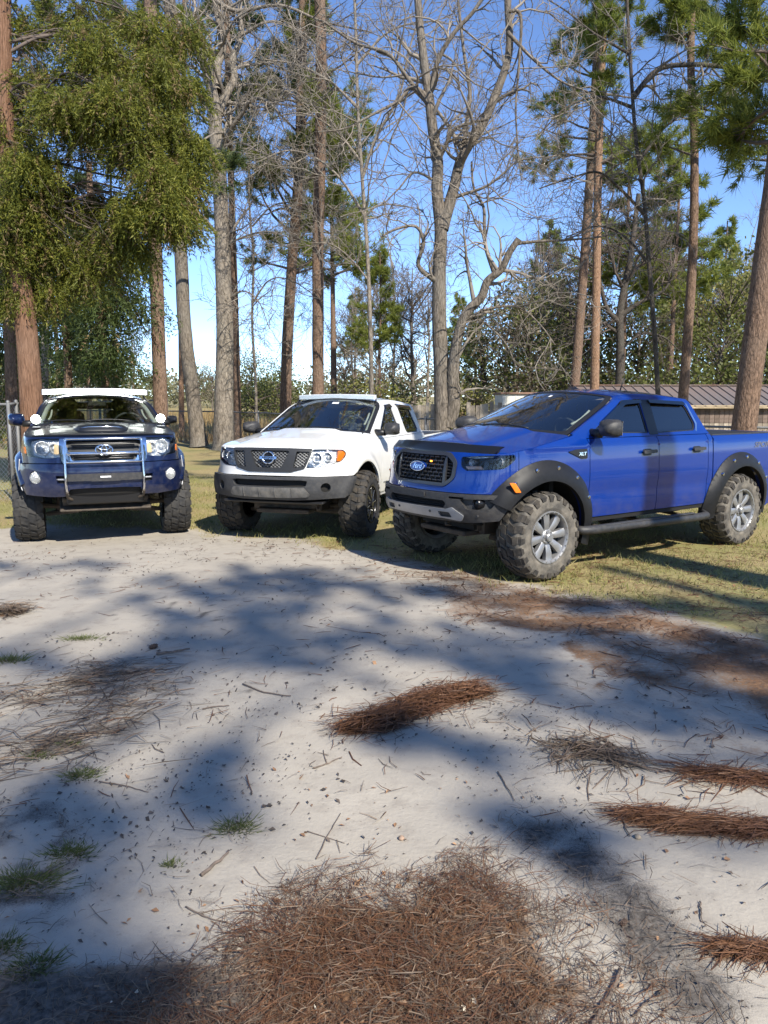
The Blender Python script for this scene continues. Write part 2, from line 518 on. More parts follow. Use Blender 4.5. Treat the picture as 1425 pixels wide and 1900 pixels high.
# ------------------------------------------------------------------ bark and leaf materials
def bark(name, c0, c1, c2, scale=(13, 13, 4.0), bump=.9):
    m = bpy.data.materials.new(name); m.use_nodes = True
    t = m.node_tree; b = t.nodes['Principled BSDF']; b.inputs['Roughness'].default_value = .9; b.inputs['Specular IOR Level'].default_value = .15
    tc = t.nodes.new('ShaderNodeTexCoord'); mp = t.nodes.new('ShaderNodeMapping'); mp.inputs['Scale'].default_value = scale
    t.links.new(tc.outputs['Object'], mp.inputs[0])
    n = t.nodes.new('ShaderNodeTexNoise'); n.inputs['Scale'].default_value = 2.2; n.inputs['Detail'].default_value = 8; n.inputs['Roughness'].default_value = .65
    vo = t.nodes.new('ShaderNodeTexVoronoi'); vo.feature = 'DISTANCE_TO_EDGE'; vo.inputs['Scale'].default_value = 2.1
    n2 = t.nodes.new('ShaderNodeTexNoise'); n2.inputs['Scale'].default_value = .9; n2.inputs['Detail'].default_value = 3
    for k in (n, vo): t.links.new(mp.outputs[0], k.inputs['Vector'])
    t.links.new(tc.outputs['Object'], n2.inputs['Vector'])
    r = t.nodes.new('ShaderNodeValToRGB'); e = r.color_ramp.elements; e[0].position, e[1].position = .30, .72
    e[0].color, e[1].color = (*c0, 1), (*c1, 1); t.links.new(n.outputs[0], r.inputs[0])
    r2 = t.nodes.new('ShaderNodeValToRGB'); e = r2.color_ramp.elements; e[0].position, e[1].position = .48, .66
    e[0].color, e[1].color = (0, 0, 0, 1), (.75, .75, .75, 1); t.links.new(n2.outputs[0], r2.inputs[0])
    mx = t.nodes.new('ShaderNodeMix'); mx.data_type = 'RGBA'; t.links.new(r2.outputs[0], mx.inputs['Factor']); t.links.new(r.outputs[0], mx.inputs['A']); mx.inputs['B'].default_value = (*c2, 1)
    r3 = t.nodes.new('ShaderNodeValToRGB'); e = r3.color_ramp.elements; e[0].position, e[1].position = .02, .14; e[0].color = (.35, .33, .31, 1); e[1].color = (1, 1, 1, 1); t.links.new(vo.outputs['Distance'], r3.inputs[0])
    mm = t.nodes.new('ShaderNodeMix'); mm.data_type = 'RGBA'; mm.blend_type = 'MULTIPLY'; mm.inputs['Factor'].default_value = .5
    t.links.new(mx.outputs['Result'], mm.inputs['A']); t.links.new(r3.outputs[0], mm.inputs['B']); t.links.new(mm.outputs['Result'], b.inputs['Base Color'])
    bp = t.nodes.new('ShaderNodeBump'); bp.inputs['Strength'].default_value = bump; bp.inputs['Distance'].default_value = .04
    ad = t.nodes.new('ShaderNodeMath'); ad.operation = 'MULTIPLY_ADD'; t.links.new(vo.outputs['Distance'], ad.inputs[0]); ad.inputs[1].default_value = .45; t.links.new(n.outputs[0], ad.inputs[2])
    t.links.new(ad.outputs[0], bp.inputs['Height']); t.links.new(bp.outputs[0], b.inputs['Normal'])
    return m

def leaf(name, c0, c1, c2, trans=.35, scale=.8):
    """leaf colours vary from leaf to leaf and from clump to clump"""
    m = bpy.data.materials.new(name); m.use_nodes = True
    t = m.node_tree; b = t.nodes['Principled BSDF']; b.inputs['Roughness'].default_value = .55; b.inputs['Specular IOR Level'].default_value = .3
    ge = t.nodes.new('ShaderNodeNewGeometry'); tc = t.nodes.new('ShaderNodeTexCoord')
    r = t.nodes.new('ShaderNodeValToRGB'); e = r.color_ramp.elements; e[0].color, e[1].color = (*c0, 1), (*c1, 1)
    t.links.new(ge.outputs['Random Per Island'], r.inputs[0])
    n = t.nodes.new('ShaderNodeTexNoise'); n.inputs['Scale'].default_value = scale; n.inputs['Detail'].default_value = 3; t.links.new(tc.outputs['Object'], n.inputs['Vector'])
    r2 = t.nodes.new('ShaderNodeValToRGB'); e = r2.color_ramp.elements; e[0].position, e[1].position = .45, .62; e[0].color, e[1].color = (0, 0, 0, 1), (.8, .8, .8, 1); t.links.new(n.outputs[0], r2.inputs[0])
    mx = t.nodes.new('ShaderNodeMix'); mx.data_type = 'RGBA'; t.links.new(r2.outputs[0], mx.inputs['Factor']); t.links.new(r.outputs[0], mx.inputs['A']); mx.inputs['B'].default_value = (*c2, 1)
    t.links.new(mx.outputs['Result'], b.inputs['Base Color'])
    tl = t.nodes.new('ShaderNodeBsdfTranslucent'); t.links.new(mx.outputs['Result'], tl.inputs[0])
    ms = t.nodes.new('ShaderNodeMixShader'); ms.inputs[0].default_value = trans
    t.links.new(b.outputs[0], ms.inputs[1]); t.links.new(tl.outputs[0], ms.inputs[2]); t.links.new(ms.outputs[0], t.nodes['Material Output'].inputs['Surface'])
    return m

B = dict(
    cedar=bark('shredding_red_bark', (.15, .075, .042), (.40, .235, .15), (.30, .19, .13), (30, 30, 1.6), 1.0),
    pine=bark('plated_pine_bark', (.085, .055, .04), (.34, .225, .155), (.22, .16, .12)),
    pinelit=bark('sunlit_pine_bark', (.15, .085, .055), (.46, .29, .18), (.34, .22, .15)),  # brighter, warmer copy of the pine bark; sunlight put into its colour
    oak=bark('grey_oak_bark', (.085, .072, .058), (.30, .255, .205), (.22, .20, .17), (10, 10, 2.2)),
    pale=bark('pale_grey_bark', (.12, .10, .08), (.40, .345, .28), (.29, .26, .215), (8, 8, 2.5), .7),
    darkoak=bark('dark_oak_bark', (.05, .042, .035), (.16, .135, .11), (.12, .11, .09)),
    twig=mat('grey_twig', (.215, .185, .15), .85, var=.35, vscale=1.2),
    dtwig=mat('brown_twig', (.11, .085, .068), .85, var=.4, vscale=1.2),
    cedarleaf=leaf('cedar_foliage', (.06, .09, .016), (.29, .28, .045), (.15, .165, .03), .42, 1.6),
    cedarbrown=leaf('cedar_brown_foliage', (.16, .105, .045), (.27, .20, .09), (.19, .14, .07), .25, 2.),
    pineleaf=leaf('pine_needles_green', (.10, .14, .028), (.33, .35, .065), (.20, .235, .05), .5, .8),
    darkpine=leaf('dark_evergreen', (.045, .075, .025), (.13, .17, .045), (.08, .105, .036), .4, .7),
    oakleaf=leaf('evergreen_oak_leaf', (.06, .08, .02), (.21, .22, .06), (.13, .145, .04), .4, .35),
    yellowleaf=leaf('yellow_green_leaf', (.12, .13, .03), (.30, .27, .08), (.16, .17, .05), .4, .4),
    greyleaf=leaf('dry_brown_leaf', (.19, .145, .09), (.36, .30, .21), (.25, .22, .16), .3, .5))

# ------------------------------------------------------------------ growing trees
def unit(v): return v / (np.linalg.norm(v, axis=-1, keepdims=True) + 1e-12)

def tris_from(c, v, w, rg):
    """one sliver triangle per row: base at c, tip at c+v, half width w"""
    s = unit(np.cross(v, rg.normal(size=v.shape))) * np.asarray(w)[..., None]
    P = np.stack([c - s, c + s, c + v], 1)
    return P.reshape(-1, 3)

def needles(rg, cen, dr, K, L, w, spread=.9, droop=0.0):
    n = len(cen)
    c = np.repeat(cen, K, 0); d = np.repeat(dr, K, 0)
    v = unit(d * .6 + rg.normal(size=(n * K, 3)) * spread * .6 + np.array([0, 0, -droop]))
    l = L * rg.uniform(.6, 1.15, n * K)
    c = c + rg.normal(size=c.shape) * L * .12
    return tris_from(c, v * l[:, None], np.full(n * K, w), rg)

def tri_mesh(name, Ps, off):
    V = np.concatenate(Ps) - np.asarray(off)
    return np_mesh(name, V, np.arange(len(V)).reshape(-1, 3), smooth=False)

def leaves(rg, cen, K, rad, size):
    """K small kite-shaped leaves round each centre, as pairs of triangles"""
    n = len(cen)
    c = np.repeat(cen, K, 0) + rg.normal(size=(n * K, 3)) * np.repeat(np.broadcast_to(rad, (n,)), K)[:, None] * .55
    a = unit(rg.normal(size=(n * K, 3)) + np.array([0, 0, -.2])); b = unit(np.cross(a, rg.normal(size=(n * K, 3)) + np.array([0, 0, .8])))
    s = size * rg.uniform(.6, 1.3, n * K)[:, None]
    p0, p1, p2, p3 = c - a * s, c + b * s * .55, c + a * s, c - b * s * .55
    return np.stack([p0, p1, p2, p3], 1).reshape(-1, 3)

def quad_mesh(name, Ps, off):
    V = np.concatenate(Ps) - np.asarray(off)
    return np_mesh(name, V, np.arange(len(V)).reshape(-1, 4), smooth=False)

def walk(rg, p, d, L, n, wig, up):
    pts = [np.asarray(p, float)]; d = np.asarray(d, float)
    st = L / n
    for k in range(n):
        d = d + rg.normal(size=3) * wig + np.array([0, 0, up])
        d = d / (np.linalg.norm(d) + 1e-9)
        pts.append(pts[-1] + d * st)
    return np.array(pts)

def side_dir(rg, d, lo, hi):
    """a direction leaning off d by lo..hi degrees"""
    a = np.cross(d, rg.normal(size=3)); a /= np.linalg.norm(a) + 1e-9
    t = math.radians(rg.uniform(lo, hi))
    return d * math.cos(t) + a * math.sin(t)

def twigs(ts, rg, P0, D0, L, r, nseg=3, wig=.35, up=.05):
    """many twigs at once: three-sided, gently crooked; returns points and directions along them"""
    n = len(P0)
    L = np.broadcast_to(L, (n,))
    pts = [P0]; d = D0; ds = []
    for k in range(nseg):
        d = unit(d + rg.normal(size=(n, 3)) * wig + np.array([0, 0, up]))
        pts.append(pts[-1] + d * (L / nseg)[:, None]); ds.append(d)
    Pt = np.stack(pts, 1)
    rr = np.linspace(1, .35, nseg + 1)[None, :] * np.broadcast_to(r, (n,))[:, None]
    A = unit(np.cross(D0, rg.normal(size=(n, 3)))); Bv = unit(np.cross(D0, A))
    an = np.arange(3) * 2 * math.pi / 3
    ring = np.cos(an)[None, :, None] * A[:, None] + np.sin(an)[None, :, None] * Bv[:, None]
    V = Pt[:, :, None, :] + rr[:, :, None, None] * ring[:, None]
    base = (np.arange(n) * (nseg + 1) * 3)[:, None, None] + (np.arange(nseg) * 3)[None, :, None]
    i = np.arange(3)[None, None]; j = (i + 1) % 3
    F = np.stack(np.broadcast_arrays(base + i, base + j, base + 3 + j, base + 3 + i), -1).reshape(-1, 4)
    ts.V.append(V.reshape(-1, 3)); ts.F.append(F + ts.n); ts.n += V.shape[0] * V.shape[1] * 3
    q = rg.uniform(.3, 1, n)
    k = np.minimum((q * nseg).astype(int), nseg - 1)
    tip = Pt[np.arange(n), k] + (Pt[np.arange(n), k + 1] - Pt[np.arange(n), k]) * rg.uniform(0, 1, n)[:, None]
    return tip, np.stack(ds, 1)[np.arange(n), k], Pt[:, -1], ds[-1]

def trunk_tube(path, r0, r1, rg, sides=14, flare=1.35, lumps=.06):
    P = catmull(path, 10)
    m = len(P)
    h = np.r_[0, np.cumsum(np.linalg.norm(np.diff(P, axis=0), axis=1))]
    r = r0 + (r1 - r0) * (h / h[-1]) ** .8
    r = r * (1 + (flare - 1) * np.exp(-h / .35))
    V, F = tube_np(P, r, sides)
    an = np.tile(np.arange(sides), m) * 2 * math.pi / sides; hh = np.repeat(h, sides)
    n = fbm(an * 1.3 + 7, hh * 1.1, int(rg.integers(1000)), 3) - .5
    n = np.where(np.arange(len(n)) % sides == 0, n, n)
    c = np.repeat(P, sides, 0)
    V = c + (V - c) * (1 + lumps * 2 * n[:, None])
    return V, F, P, r

def bare_crown(rg, ts, stems, n1=9, l1=(1.0, 2.6), n2=7, n3=5, up=.03, twl=.55, twr=.006, start=.3, n4=3):
    """crooked leafless branching: stems are (path, radii)"""
    S2, D2 = [], []
    for P, r in stems:
        m = len(P)
        for k in range(n1):
            t = rg.uniform(start, .98); i = min(int(t * (m - 1)), m - 2)
            p = P[i] + (P[i + 1] - P[i]) * rg.uniform(0, 1); d = unit(P[i + 1] - P[i])
            rr = float(np.atleast_1d(r)[min(i, len(np.atleast_1d(r)) - 1)])
            L = rg.uniform(*l1) * (1.1 - .4 * t)
            b = walk(rg, p, side_dir(rg, d, 30, 75), L, 7, .24, up)
            rb = np.linspace(min(rr * .55, .035 + .01 * L), .008, 8)
            ts.add(b, rb, 5)
            for q in range(n2):
                u = rg.uniform(.15, 1); j = min(int(u * 7), 6)
                p2 = b[j] + (b[j + 1] - b[j]) * rg.uniform(0, 1)
                d2 = side_dir(rg, unit(b[j + 1] - b[j]), 25, 70)
                L2 = L * rg.uniform(.25, .55)
                c = walk(rg, p2, d2, L2, 5, .28, up)
                ts.add(c, np.linspace(rb[j] * .6, .005, 6), 4)
                for z in range(n3):
                    jj = rg.integers(0, 5)
                    S2.append(c[jj] + (c[jj + 1] - c[jj]) * rg.uniform(0, 1)); D2.append(side_dir(rg, unit(c[jj + 1] - c[jj]), 20, 65))
    if S2:
        S2, D2 = np.array(S2), np.array(D2)
        tip, dd, end, de = twigs(ts, rg, S2, D2, twl * rg.uniform(.5, 1.3, len(S2)), twr, 3, .3, up)
        if n4:
            S3, D3 = np.repeat(tip, n4, 0), unit(np.repeat(dd, n4, 0) + rg.normal(size=(len(tip) * n4, 3)) * .6)
            q = S3 + 0
            twigs(ts, rg, q, D3, twl * .5 * rg.uniform(.5, 1.2, len(q)), twr * .65, 2, .3, up)

def px_path(pts, dep, dj=None):
    return np.array([at(p[0], p[1], dep if dj is None else dep + dj * i) for i, p in enumerate(pts)])

def new_tree(name, label, base, group=None, cat='tree'):
    return thing(name, label, cat, tuple(float(c) for c in base), 0, group)

def add_trunk(root, path, r0, r1, m, rg, name='trunk', sides=14, flare=1.35):
    V, F, P, r = trunk_tube(path, r0, r1, rg, sides, flare)
    off = np.array(root.location)
    o = link(name, np_mesh(name, V - off, F), m, root)
    return P, r

def limb(root, pts, r0, r1, m, rg, parent=None):
    """a big limb with its own crooked tube"""
    V, F, P, r = trunk_tube(pts, r0, r1, rg, 9, 1.15, .08)
    link('limb', np_mesh('limb', V - np.array(root.location), F), m, root)
    return P, r

def ground_base(px, dep):
    """where the vertical under a trunk meets the ground"""
    x = at(px, 800, dep)[0]
    return np.array([x, dep, float(ground_z(x, dep))])

def pine_branches(rg, ts, P, r, z0, z1, nb, blen, dead=.0):
    """whorled, slightly drooping then rising boughs; returns tuft centres and directions"""
    C, D = [], []
    zs = P[:, 2]
    for k in range(nb):
        z = z0 + (z1 - z0) * rg.uniform(0, 1) ** .85
        i = int(np.clip(np.searchsorted(zs, z), 1, len(P) - 1))
        p = P[i - 1] + (P[i] - P[i - 1]) * ((z - zs[i - 1]) / (zs[i] - zs[i - 1] + 1e-6))
        u = np.clip((z - z0) / (z1 - z0), 0, 1)
        a = rg.uniform(0, 2 * math.pi)
        L = blen * (1.05 - .75 * u) * rg.uniform(.6, 1.15)
        d = np.array([math.cos(a), math.sin(a), rg.uniform(-.1, .45) + .4 * u])
        b = walk(rg, p, unit(d), L, 6, .13, .03)
        ts.add(b, np.linspace(.012 + .016 * L, .007, 7), 5)
        if rg.uniform() < dead: 
            for q in range(3):
                j = rg.integers(1, 6); c = walk(rg, b[j], side_dir(rg, unit(b[j + 1] - b[j]), 30, 70), L * .3, 3, .25, 0); ts.add(c, np.linspace(.009, .004, 4), 3)
            continue
        for q in range(int(5 + 5 * L)):
            j = rg.integers(2, 6)
            p2 = b[j] + (b[j + 1] - b[j]) * rg.uniform(0, 1)
            c = walk(rg, p2, side_dir(rg, unit(b[j + 1] - b[j]), 20, 65), L * rg.uniform(.14, .34), 3, .2, .06)
            ts.add(c, np.linspace(.009, .005, 4), 3)
            C += [c[-1], c[2]]; D += [unit(c[-1] - c[-2])] * 2
        C.append(b[-1]); D.append(unit(b[-1] - b[-2]))
    return np.array(C), np.array(D)

def pine_tree(label, pts, dep, r0, r1, z0, z1, nb, blen, seed, group=None, bk='pine', lf='pineleaf', K=40, L=.29, w=.0115, dead=.15, top=None, base=None, name='pine_tree', tw='dtwig'):
    rg = np.random.default_rng(seed)
    path = px_path(pts, dep)
    gb = ground_base(pts[0][0], dep) if base is None else base
    if path[0][2] > gb[2] + .05: path = np.vstack([[path[0][0] + (path[0][0] - path[1][0]) * (path[0][2] - gb[2]) / (path[1][2] - path[0][2] + 1e-6), dep, gb[2] - .08], path])
    if top is not None:
        d = unit(path[-1] - path[-2]); path = np.vstack([path, path[-1] + d * (top - path[-1][2]) / max(d[2], .2)])
    root = new_tree(name, label, (path[0][0], path[0][1], path[0][2] + .08), group)
    P, r = add_trunk(root, path, r0, r1, B[bk], rg)
    off = np.array(root.location)
    if nb:
        ts = TubeSet()
        C, D = pine_branches(rg, ts, P, r, z0, z1, nb, blen, dead)
        link('boughs', ts.mesh('boughs', off), B[tw], root)
        if len(C): link('crown', tri_mesh('crown', [needles(rg, C, D, K, L, w)], off), B[lf], root)
    return root, P, r
# ------------------------------------------------------------------ fences and buildings
FENCE = [np.array([-16.0, 31.0]), np.array([-5.6, 27.2]), np.array([1.6, 17.8]), np.array([7.2, 13.4]), np.array([12.0, 10.6])]
galv = mat('galvanised_steel', (.16, .163, .165), .6, .2, var=.2, vscale=5)
wirem = mat('dull_fence_wire', (.30, .31, .31), .5, .6)

def chain_fence(name, label, pts, h, gap=2.6, dia=.062, railr=.024, group=None, rail_m=None):
    pts = [np.asarray(p, float) for p in pts]
    b0 = (float(pts[0][0]), float(pts[0][1]), float(ground_z(*pts[0])))
    root = thing(name, label, 'fence', b0, 0, group)
    off = np.array(b0)
    L = np.r_[0, np.cumsum([np.linalg.norm(b - a) for a, b in zip(pts[:-1], pts[1:])])]
    def on(s):
        x = np.interp(s, L, [p[0] for p in pts]); y = np.interp(s, L, [p[1] for p in pts])
        return np.stack([x, y, ground_z(x, y)], -1)
    n = int(L[-1] / gap)
    ss = np.unique(np.r_[np.linspace(0, L[-1], n + 1), L])
    for s in ss:
        p = on(np.array(s)) - off
        po = MB().tube([p + [0, 0, -.1], p + [0, 0, h + .03]], .030, 8).build('post', galv, root, True)
        MB().lathe([(h + .03, .034), (h + .055, .026), (h + .07, .001)], 8, 'z', (p[0], p[1], p[2])).build('post_cap', galv, po)
    for a, b in zip(ss[:-1], ss[1:]):
        q = on(np.linspace(a, b, 3)) - off
        MB().tube(q + [0, 0, h], railr, 6).build('top_rail', rail_m or galv, root, True)
    # woven wire: two families of slanting wires, kept a few millimetres apart
    V, F, k = [], [], 0
    rows = int((h - .06) / dia)
    s0 = np.arange(-h, L[-1], dia)
    for sg in (1, -1):
        for s in s0:
            a, b = s, s + h - .06
            z0, z1 = (.04, h - .02) if sg > 0 else (h - .02, .04)
            t0, t1 = max(0, -a / (b - a)), min(1, (L[-1] - a) / (b - a))
            if t1 - t0 < .02: continue
            tt = np.linspace(t0, t1, 4)
            q = on(a + (b - a) * tt) - off
            q[:, 2] += z0 + (z1 - z0) * tt
            q[:, 1] += .004 * sg
            v, f = tube_np(q, .0022, 3)
            V.append(v); F.append(f + k); k += len(v)
    me = np_mesh('wire_mesh', np.concatenate(V), np.concatenate(F))
    link('wire_mesh', me, wirem, root)
    return root

chain_fence('chain_link_fence', 'galvanised chain link fence running behind the trucks', FENCE, 1.20)
chain_fence('chain_link_fence', 'taller chain link pen fence beside the navy truck', [(-9.5, 13.0), (-6.15, 12.9), (-6.0, 19.0), (-6.6, 24.0)], 1.62, 3.0, .075)
# tan board hanging on the pen fence
bd = MB().box((0, 0, 0), (.34, .015, .26), bev=.004).build('board', mat('tan_board', (.42, .33, .26), .8, var=.2, vscale=8), None, loc=(-6.62, 12.87, 1.40))
tag(bd, 'small tan board hung on the pen fence beside the mirror', 'board')

wood = [mat('weathered_plank_%s' % n, c, .9, var=.35, vscale=6, bump=.3, bscale=40) for n, c in (('a', (.30, .25, .19)), ('b', (.38, .32, .25)), ('c', (.24, .20, .155)))]
darkwood = [mat('brown_plank_%s' % n, c, .9, var=.35, vscale=6, bump=.3, bscale=40) for n, c in (('a', (.13, .095, .075)), ('b', (.17, .125, .10)), ('c', (.10, .075, .06)))]
def plank_fence(label, x0, x1, y, h, pw=.13, yaw=0.0):
    z = float(ground_z((x0 + x1) / 2, y))
    root = thing('plank_fence', label, 'fence', (x0, y, z), yaw)
    rn = random.Random(int(x0 * 100) + 7)
    me = [MB().box((0, 0, .5), (pw - .012, .022, 1.0), bev=.004).build('plank', wood[i], root) for i in range(3)]
    for o in me: COL.objects.unlink(o)
    n = int((x1 - x0) / pw)
    for i in range(n):
        o = me[rn.randrange(3)].copy(); COL.objects.link(o); o.parent = root; o.location = ((i + .5) * pw, rn.uniform(-.006, .006), rn.uniform(-.03, .0)); o.scale = (1, 1, h * rn.uniform(.95, 1.02))
        o.rotation_euler = (0, rn.uniform(-.012, .012), 0)
    for zz in (.3, h - .3): MB().box(((x1 - x0) / 2, .03, zz), (x1 - x0, .035, .09)).build('rail', wood[2], root)
    for o in me: bpy.data.objects.remove(o)
    return root
plank_fence('weathered plank fence standing behind the double trunked oak', 2.35, 4.35, 22.5, 1.55)
plank_fence('grey plank fence left of the double trunked oak', .75, 1.55, 24.0, 1.52)

def shed():
    """long low shed with a ribbed metal roof, boarded front"""
    y0, z0 = 26.0, float(ground_z(10, 26))
    x0, x1 = 6.6, 17.5
    root = thing('shed', 'long low wooden shed with rusty ribbed metal roof', 'shed', (x0, y0, z0))
    L = x1 - x0
    eave, ridge, dep = 1.44, 2.10, 2.2
    pr = MB()
    rm = mat('weathered_metal_roof', (.20, .18, .17), .55, .35, var=.2, vscale=1.3, dirt=(.30, .12, .05), dscale=.55, damt=.95)
    pw = .34
    n = int(L / pw)
    one = MB().add([(0, 0, 0), (pw * .40, 0, 0), (pw * .45, 0, .035), (pw * .55, 0, .035), (pw * .60, 0, 0), (pw * .995, 0, 0)] + [(x, 1, z) for x, z in ((0, 0), (pw * .40, 0), (pw * .45, .035), (pw * .55, .035), (pw * .60, 0), (pw * .995, 0))],
                   [(i, i + 1, i + 7, i + 6) for i in range(5)])
    sl = math.atan2(ridge - eave, dep)
    proto = one.build('roof_panel', rm, root)
    for i in range(n):
        for s in (0, 1):
            o = proto.copy(); COL.objects.link(o); o.parent = root
            o.scale = (1, math.hypot(dep, ridge - eave) + .25, 1)
            if s == 0: o.location = (i * pw, -.22, eave - .06 + .0); o.rotation_euler = (sl, 0, 0)
            else: o.location = ((i + 1) * pw, 2 * dep + .22, eave - .06); o.rotation_euler = (sl, 0, math.pi)
    bpy.data.objects.remove(proto)
    MB().box((L / 2, dep, ridge + .03), (L, .25, .03)).build('ridge_cap', rm, root)
    MB().box((L / 2, -.19, eave - .06), (L, .03, .10)).build('fascia_board', mat('tan_fascia', (.42, .33, .21), .8, var=.2, vscale=4), root)
    bw = .16
    pro = [MB().box((0, 0, .5), (bw - .012, .025, 1.0)).build('board', darkwood[i], root) for i in range(3)]
    prl = [MB().box((0, 0, .5), (bw - .012, .025, 1.0)).build('board', wood[i], root) for i in range(3)]
    rn = random.Random(4)
    for i in range(int(L / bw)):
        for lst, zz, hh, yy in ((pro, .85, eave - .90, .02), (prl, 0, .84, 0)):
            o = lst[rn.randrange(3)].copy(); COL.objects.link(o); o.parent = root; o.location = ((i + .5) * bw, yy, zz); o.scale = (1, 1, hh)
    for o in pro + prl: bpy.data.objects.remove(o)
    for xx in (.02, L - .02):
        MB().prism([(0, 0), (2 * dep, 0), (2 * dep, eave), (dep, ridge), (0, eave)], lambda a, b, d, xx=xx: (xx + d, a, b), -.02, .02).build('end_wall', darkwood[1], root)
    MB().box((L / 2, 2 * dep, eave / 2), (L, .04, eave)).build('back_wall', darkwood[0], root)
shed()

def hut():
    x, y = 4.35, 29.0
    z = float(ground_z(x, y))
    root = thing('storage_hut', 'small white storage hut with rusty flat roof edge', 'hut', (x, y, z))
    wm = mat('off_white_siding', (.66, .65, .58), .7, var=.1, vscale=3)
    MB().box((1.3, 1.0, .90), (2.6, 2.0, 1.8)).build('wall', wm, root)
    MB().box((1.3, 1.0, 1.83), (2.75, 2.15, .07), bev=.01).build('roof', mat('rusty_roof', (.22, .13, .09), .8, var=.3, vscale=4), root)
    for i in range(8): MB().box((.16 + i * .33, -.008, .90), (.02, .016, 1.76)).build('siding_batten', wm, root)
    MB().box((.5, -.02, .72), (.5, .03, 1.35)).build('door', mat('grey_white_door', (.5, .5, .47), .6), root)
hut()

# ------------------------------------------------------------------ named trees
GPINE = 'pine trees behind the parked trucks'
def cedar(label, pts, dep, r0, r1, seed, regions, base_px, K=22, nspray=1.0, L=.085, w=.010, hero=False, brown=.08):
    rg = np.random.default_rng(seed)
    path = px_path(pts, dep); gb = ground_base(base_px, dep); path = np.vstack([[path[0][0], dep, gb[2] - .08], path])
    root = new_tree('cedar_tree', label, (path[0][0], dep, gb[2]), 'cedar trees at the edge of the yard')
    P, r = add_trunk(root, path, r0, r1, B['cedar'] if hero else B['pine'], rg, sides=18 if hero else 10)
    off = np.array(root.location)
    ts = TubeSet(); C, D = [], []
    for (px, py, dd, rx, rz, n) in regions:
        c0 = at(px, py, dep + dd)
        # a bough from the trunk to the mass, then hanging sprays round it
        i = int(np.argmin(np.abs(P[:, 2] - (c0[2] + .3))))
        b = catmull(np.array([P[i], P[i] * .7 + c0 * .3 + rg.normal(size=3) * .12 + [0, 0, .12], P[i] * .4 + c0 * .6 + rg.normal(size=3) * .15 + [0, 0, .2], c0]), 5)
        ts.add(b, np.linspace(.030, .008, len(b)), 6)
        m = int(n * nspray)
        q = rg.normal(size=(m, 3)) * .5; q /= np.maximum(1, np.linalg.norm(q, axis=1) / 1.15)[:, None]
        cc = c0 + q * np.array([rx, rx, rz])
        dd_ = unit(np.stack([q[:, 0] + rg.normal(size=m) * .5, q[:, 1] + rg.normal(size=m) * .5, rg.uniform(-1.1, .2, m)], -1))
        C.append(cc); D.append(dd_)
        k = rg.integers(0, len(b), max(5, m // 16))
        tp = b[k]; tgt = cc[rg.integers(0, m, len(k))]
        dv = tgt - tp; ln = np.linalg.norm(dv, axis=1)
        twigs(ts, rg, tp, unit(dv), ln, .006, 4, .3, 0)
    C, D = np.concatenate(C), np.concatenate(D)
    # each spray is a short hanging shoot with scale leaves along it
    S = 9
    t = np.linspace(0, 1, S)
    CC = (C[:, None] + D[:, None] * (t * L * 3.6)[None, :, None] + np.array([0, 0, -1]) * (t ** 1.5 * L * 3.2)[None, :, None]).reshape(-1, 3)
    DD = np.repeat(D, S, 0)
    isb = np.repeat(rg.uniform(size=len(C)) < brown, S)
    kk = max(2, K // S)
    link('crown', tri_mesh('crown', [needles(rg, CC[~isb], DD[~isb], kk, L, w, .8, .25)], off), B['cedarleaf'] if hero else B['darkpine'], root)
    link('dry_foliage', tri_mesh('dry_foliage', [needles(rg, CC[isb], DD[isb], kk, L, w, .8, .3)], off), B['cedarbrown'], root)
    link('boughs', ts.mesh('boughs', off), B['dtwig'], root)
    return root

R_ = []
for (px, py, dd, rx, rz, n) in ((40, 40, .5, .40, .34, 150), (150, 25, .7, .42, .34, 170), (175, 95, .0, .40, .40, 330), (75, 150, .3, .36, .28, 190), (120, 195, -.4, .38, .26, 260), (215, 185, -.5, .38, .30, 320), (285, 130, .1, .34, .36, 260), (20, 250, .2, .32, .30, 220), (60, 300, -.3, .34, .26, 240), (165, 250, .5, .30, .20, 110), (245, 265, -.2, .34, .28, 260), (315, 235, .2, .26, .28, 170), (335, 325, .0, .24, .24, 210), (290, 320, -.4, .26, .22, 180), (40, 375, -.2, .32, .26, 240), (110, 360, .2, .30, .20, 170), (190, 375, .4, .28, .18, 120), (255, 385, -.2, .30, .24, 240), (310, 375, -.4, .26, .22, 220), (15, 450, -.1, .26, .26, 190), (80, 440, .1, .28, .20, 170), (150, 455, .4, .24, .16, 90), (215, 430, .2, .28, .18, 150), (45, 515, .2, .22, .18, 90), (120, 500, .5, .22, .14, 60), (30, 545, .1, .22, .16, 110), (95, 530, .3, .24, .14, 90), (175, 500, .3, .26, .14, 90), (245, 455, .1, .26, .14, 110), (340, 400, .0, .2, .16, 120), (365, 270, .2, .2, .2, 110), (5, 190, .3, .30, .34, 150), (270, 50, .6, .36, .30, 150), (345, 65, .8, .30, .30, 110), (345, 160, .5, .22, .26, 90)):
    R_.append((px, py, dd, rx, rz, n))
cedar('large red cedar with shredding orange bark and drooping green sprays', [(58, 745), (52, 650), (44, 560), (30, 470), (18, 380), (10, 200), (6, 0), (4, -200)], 13.2, .215, .09, 21, R_, 60, K=27, nspray=1.25, L=.085, w=.0095, hero=True, brown=.12)
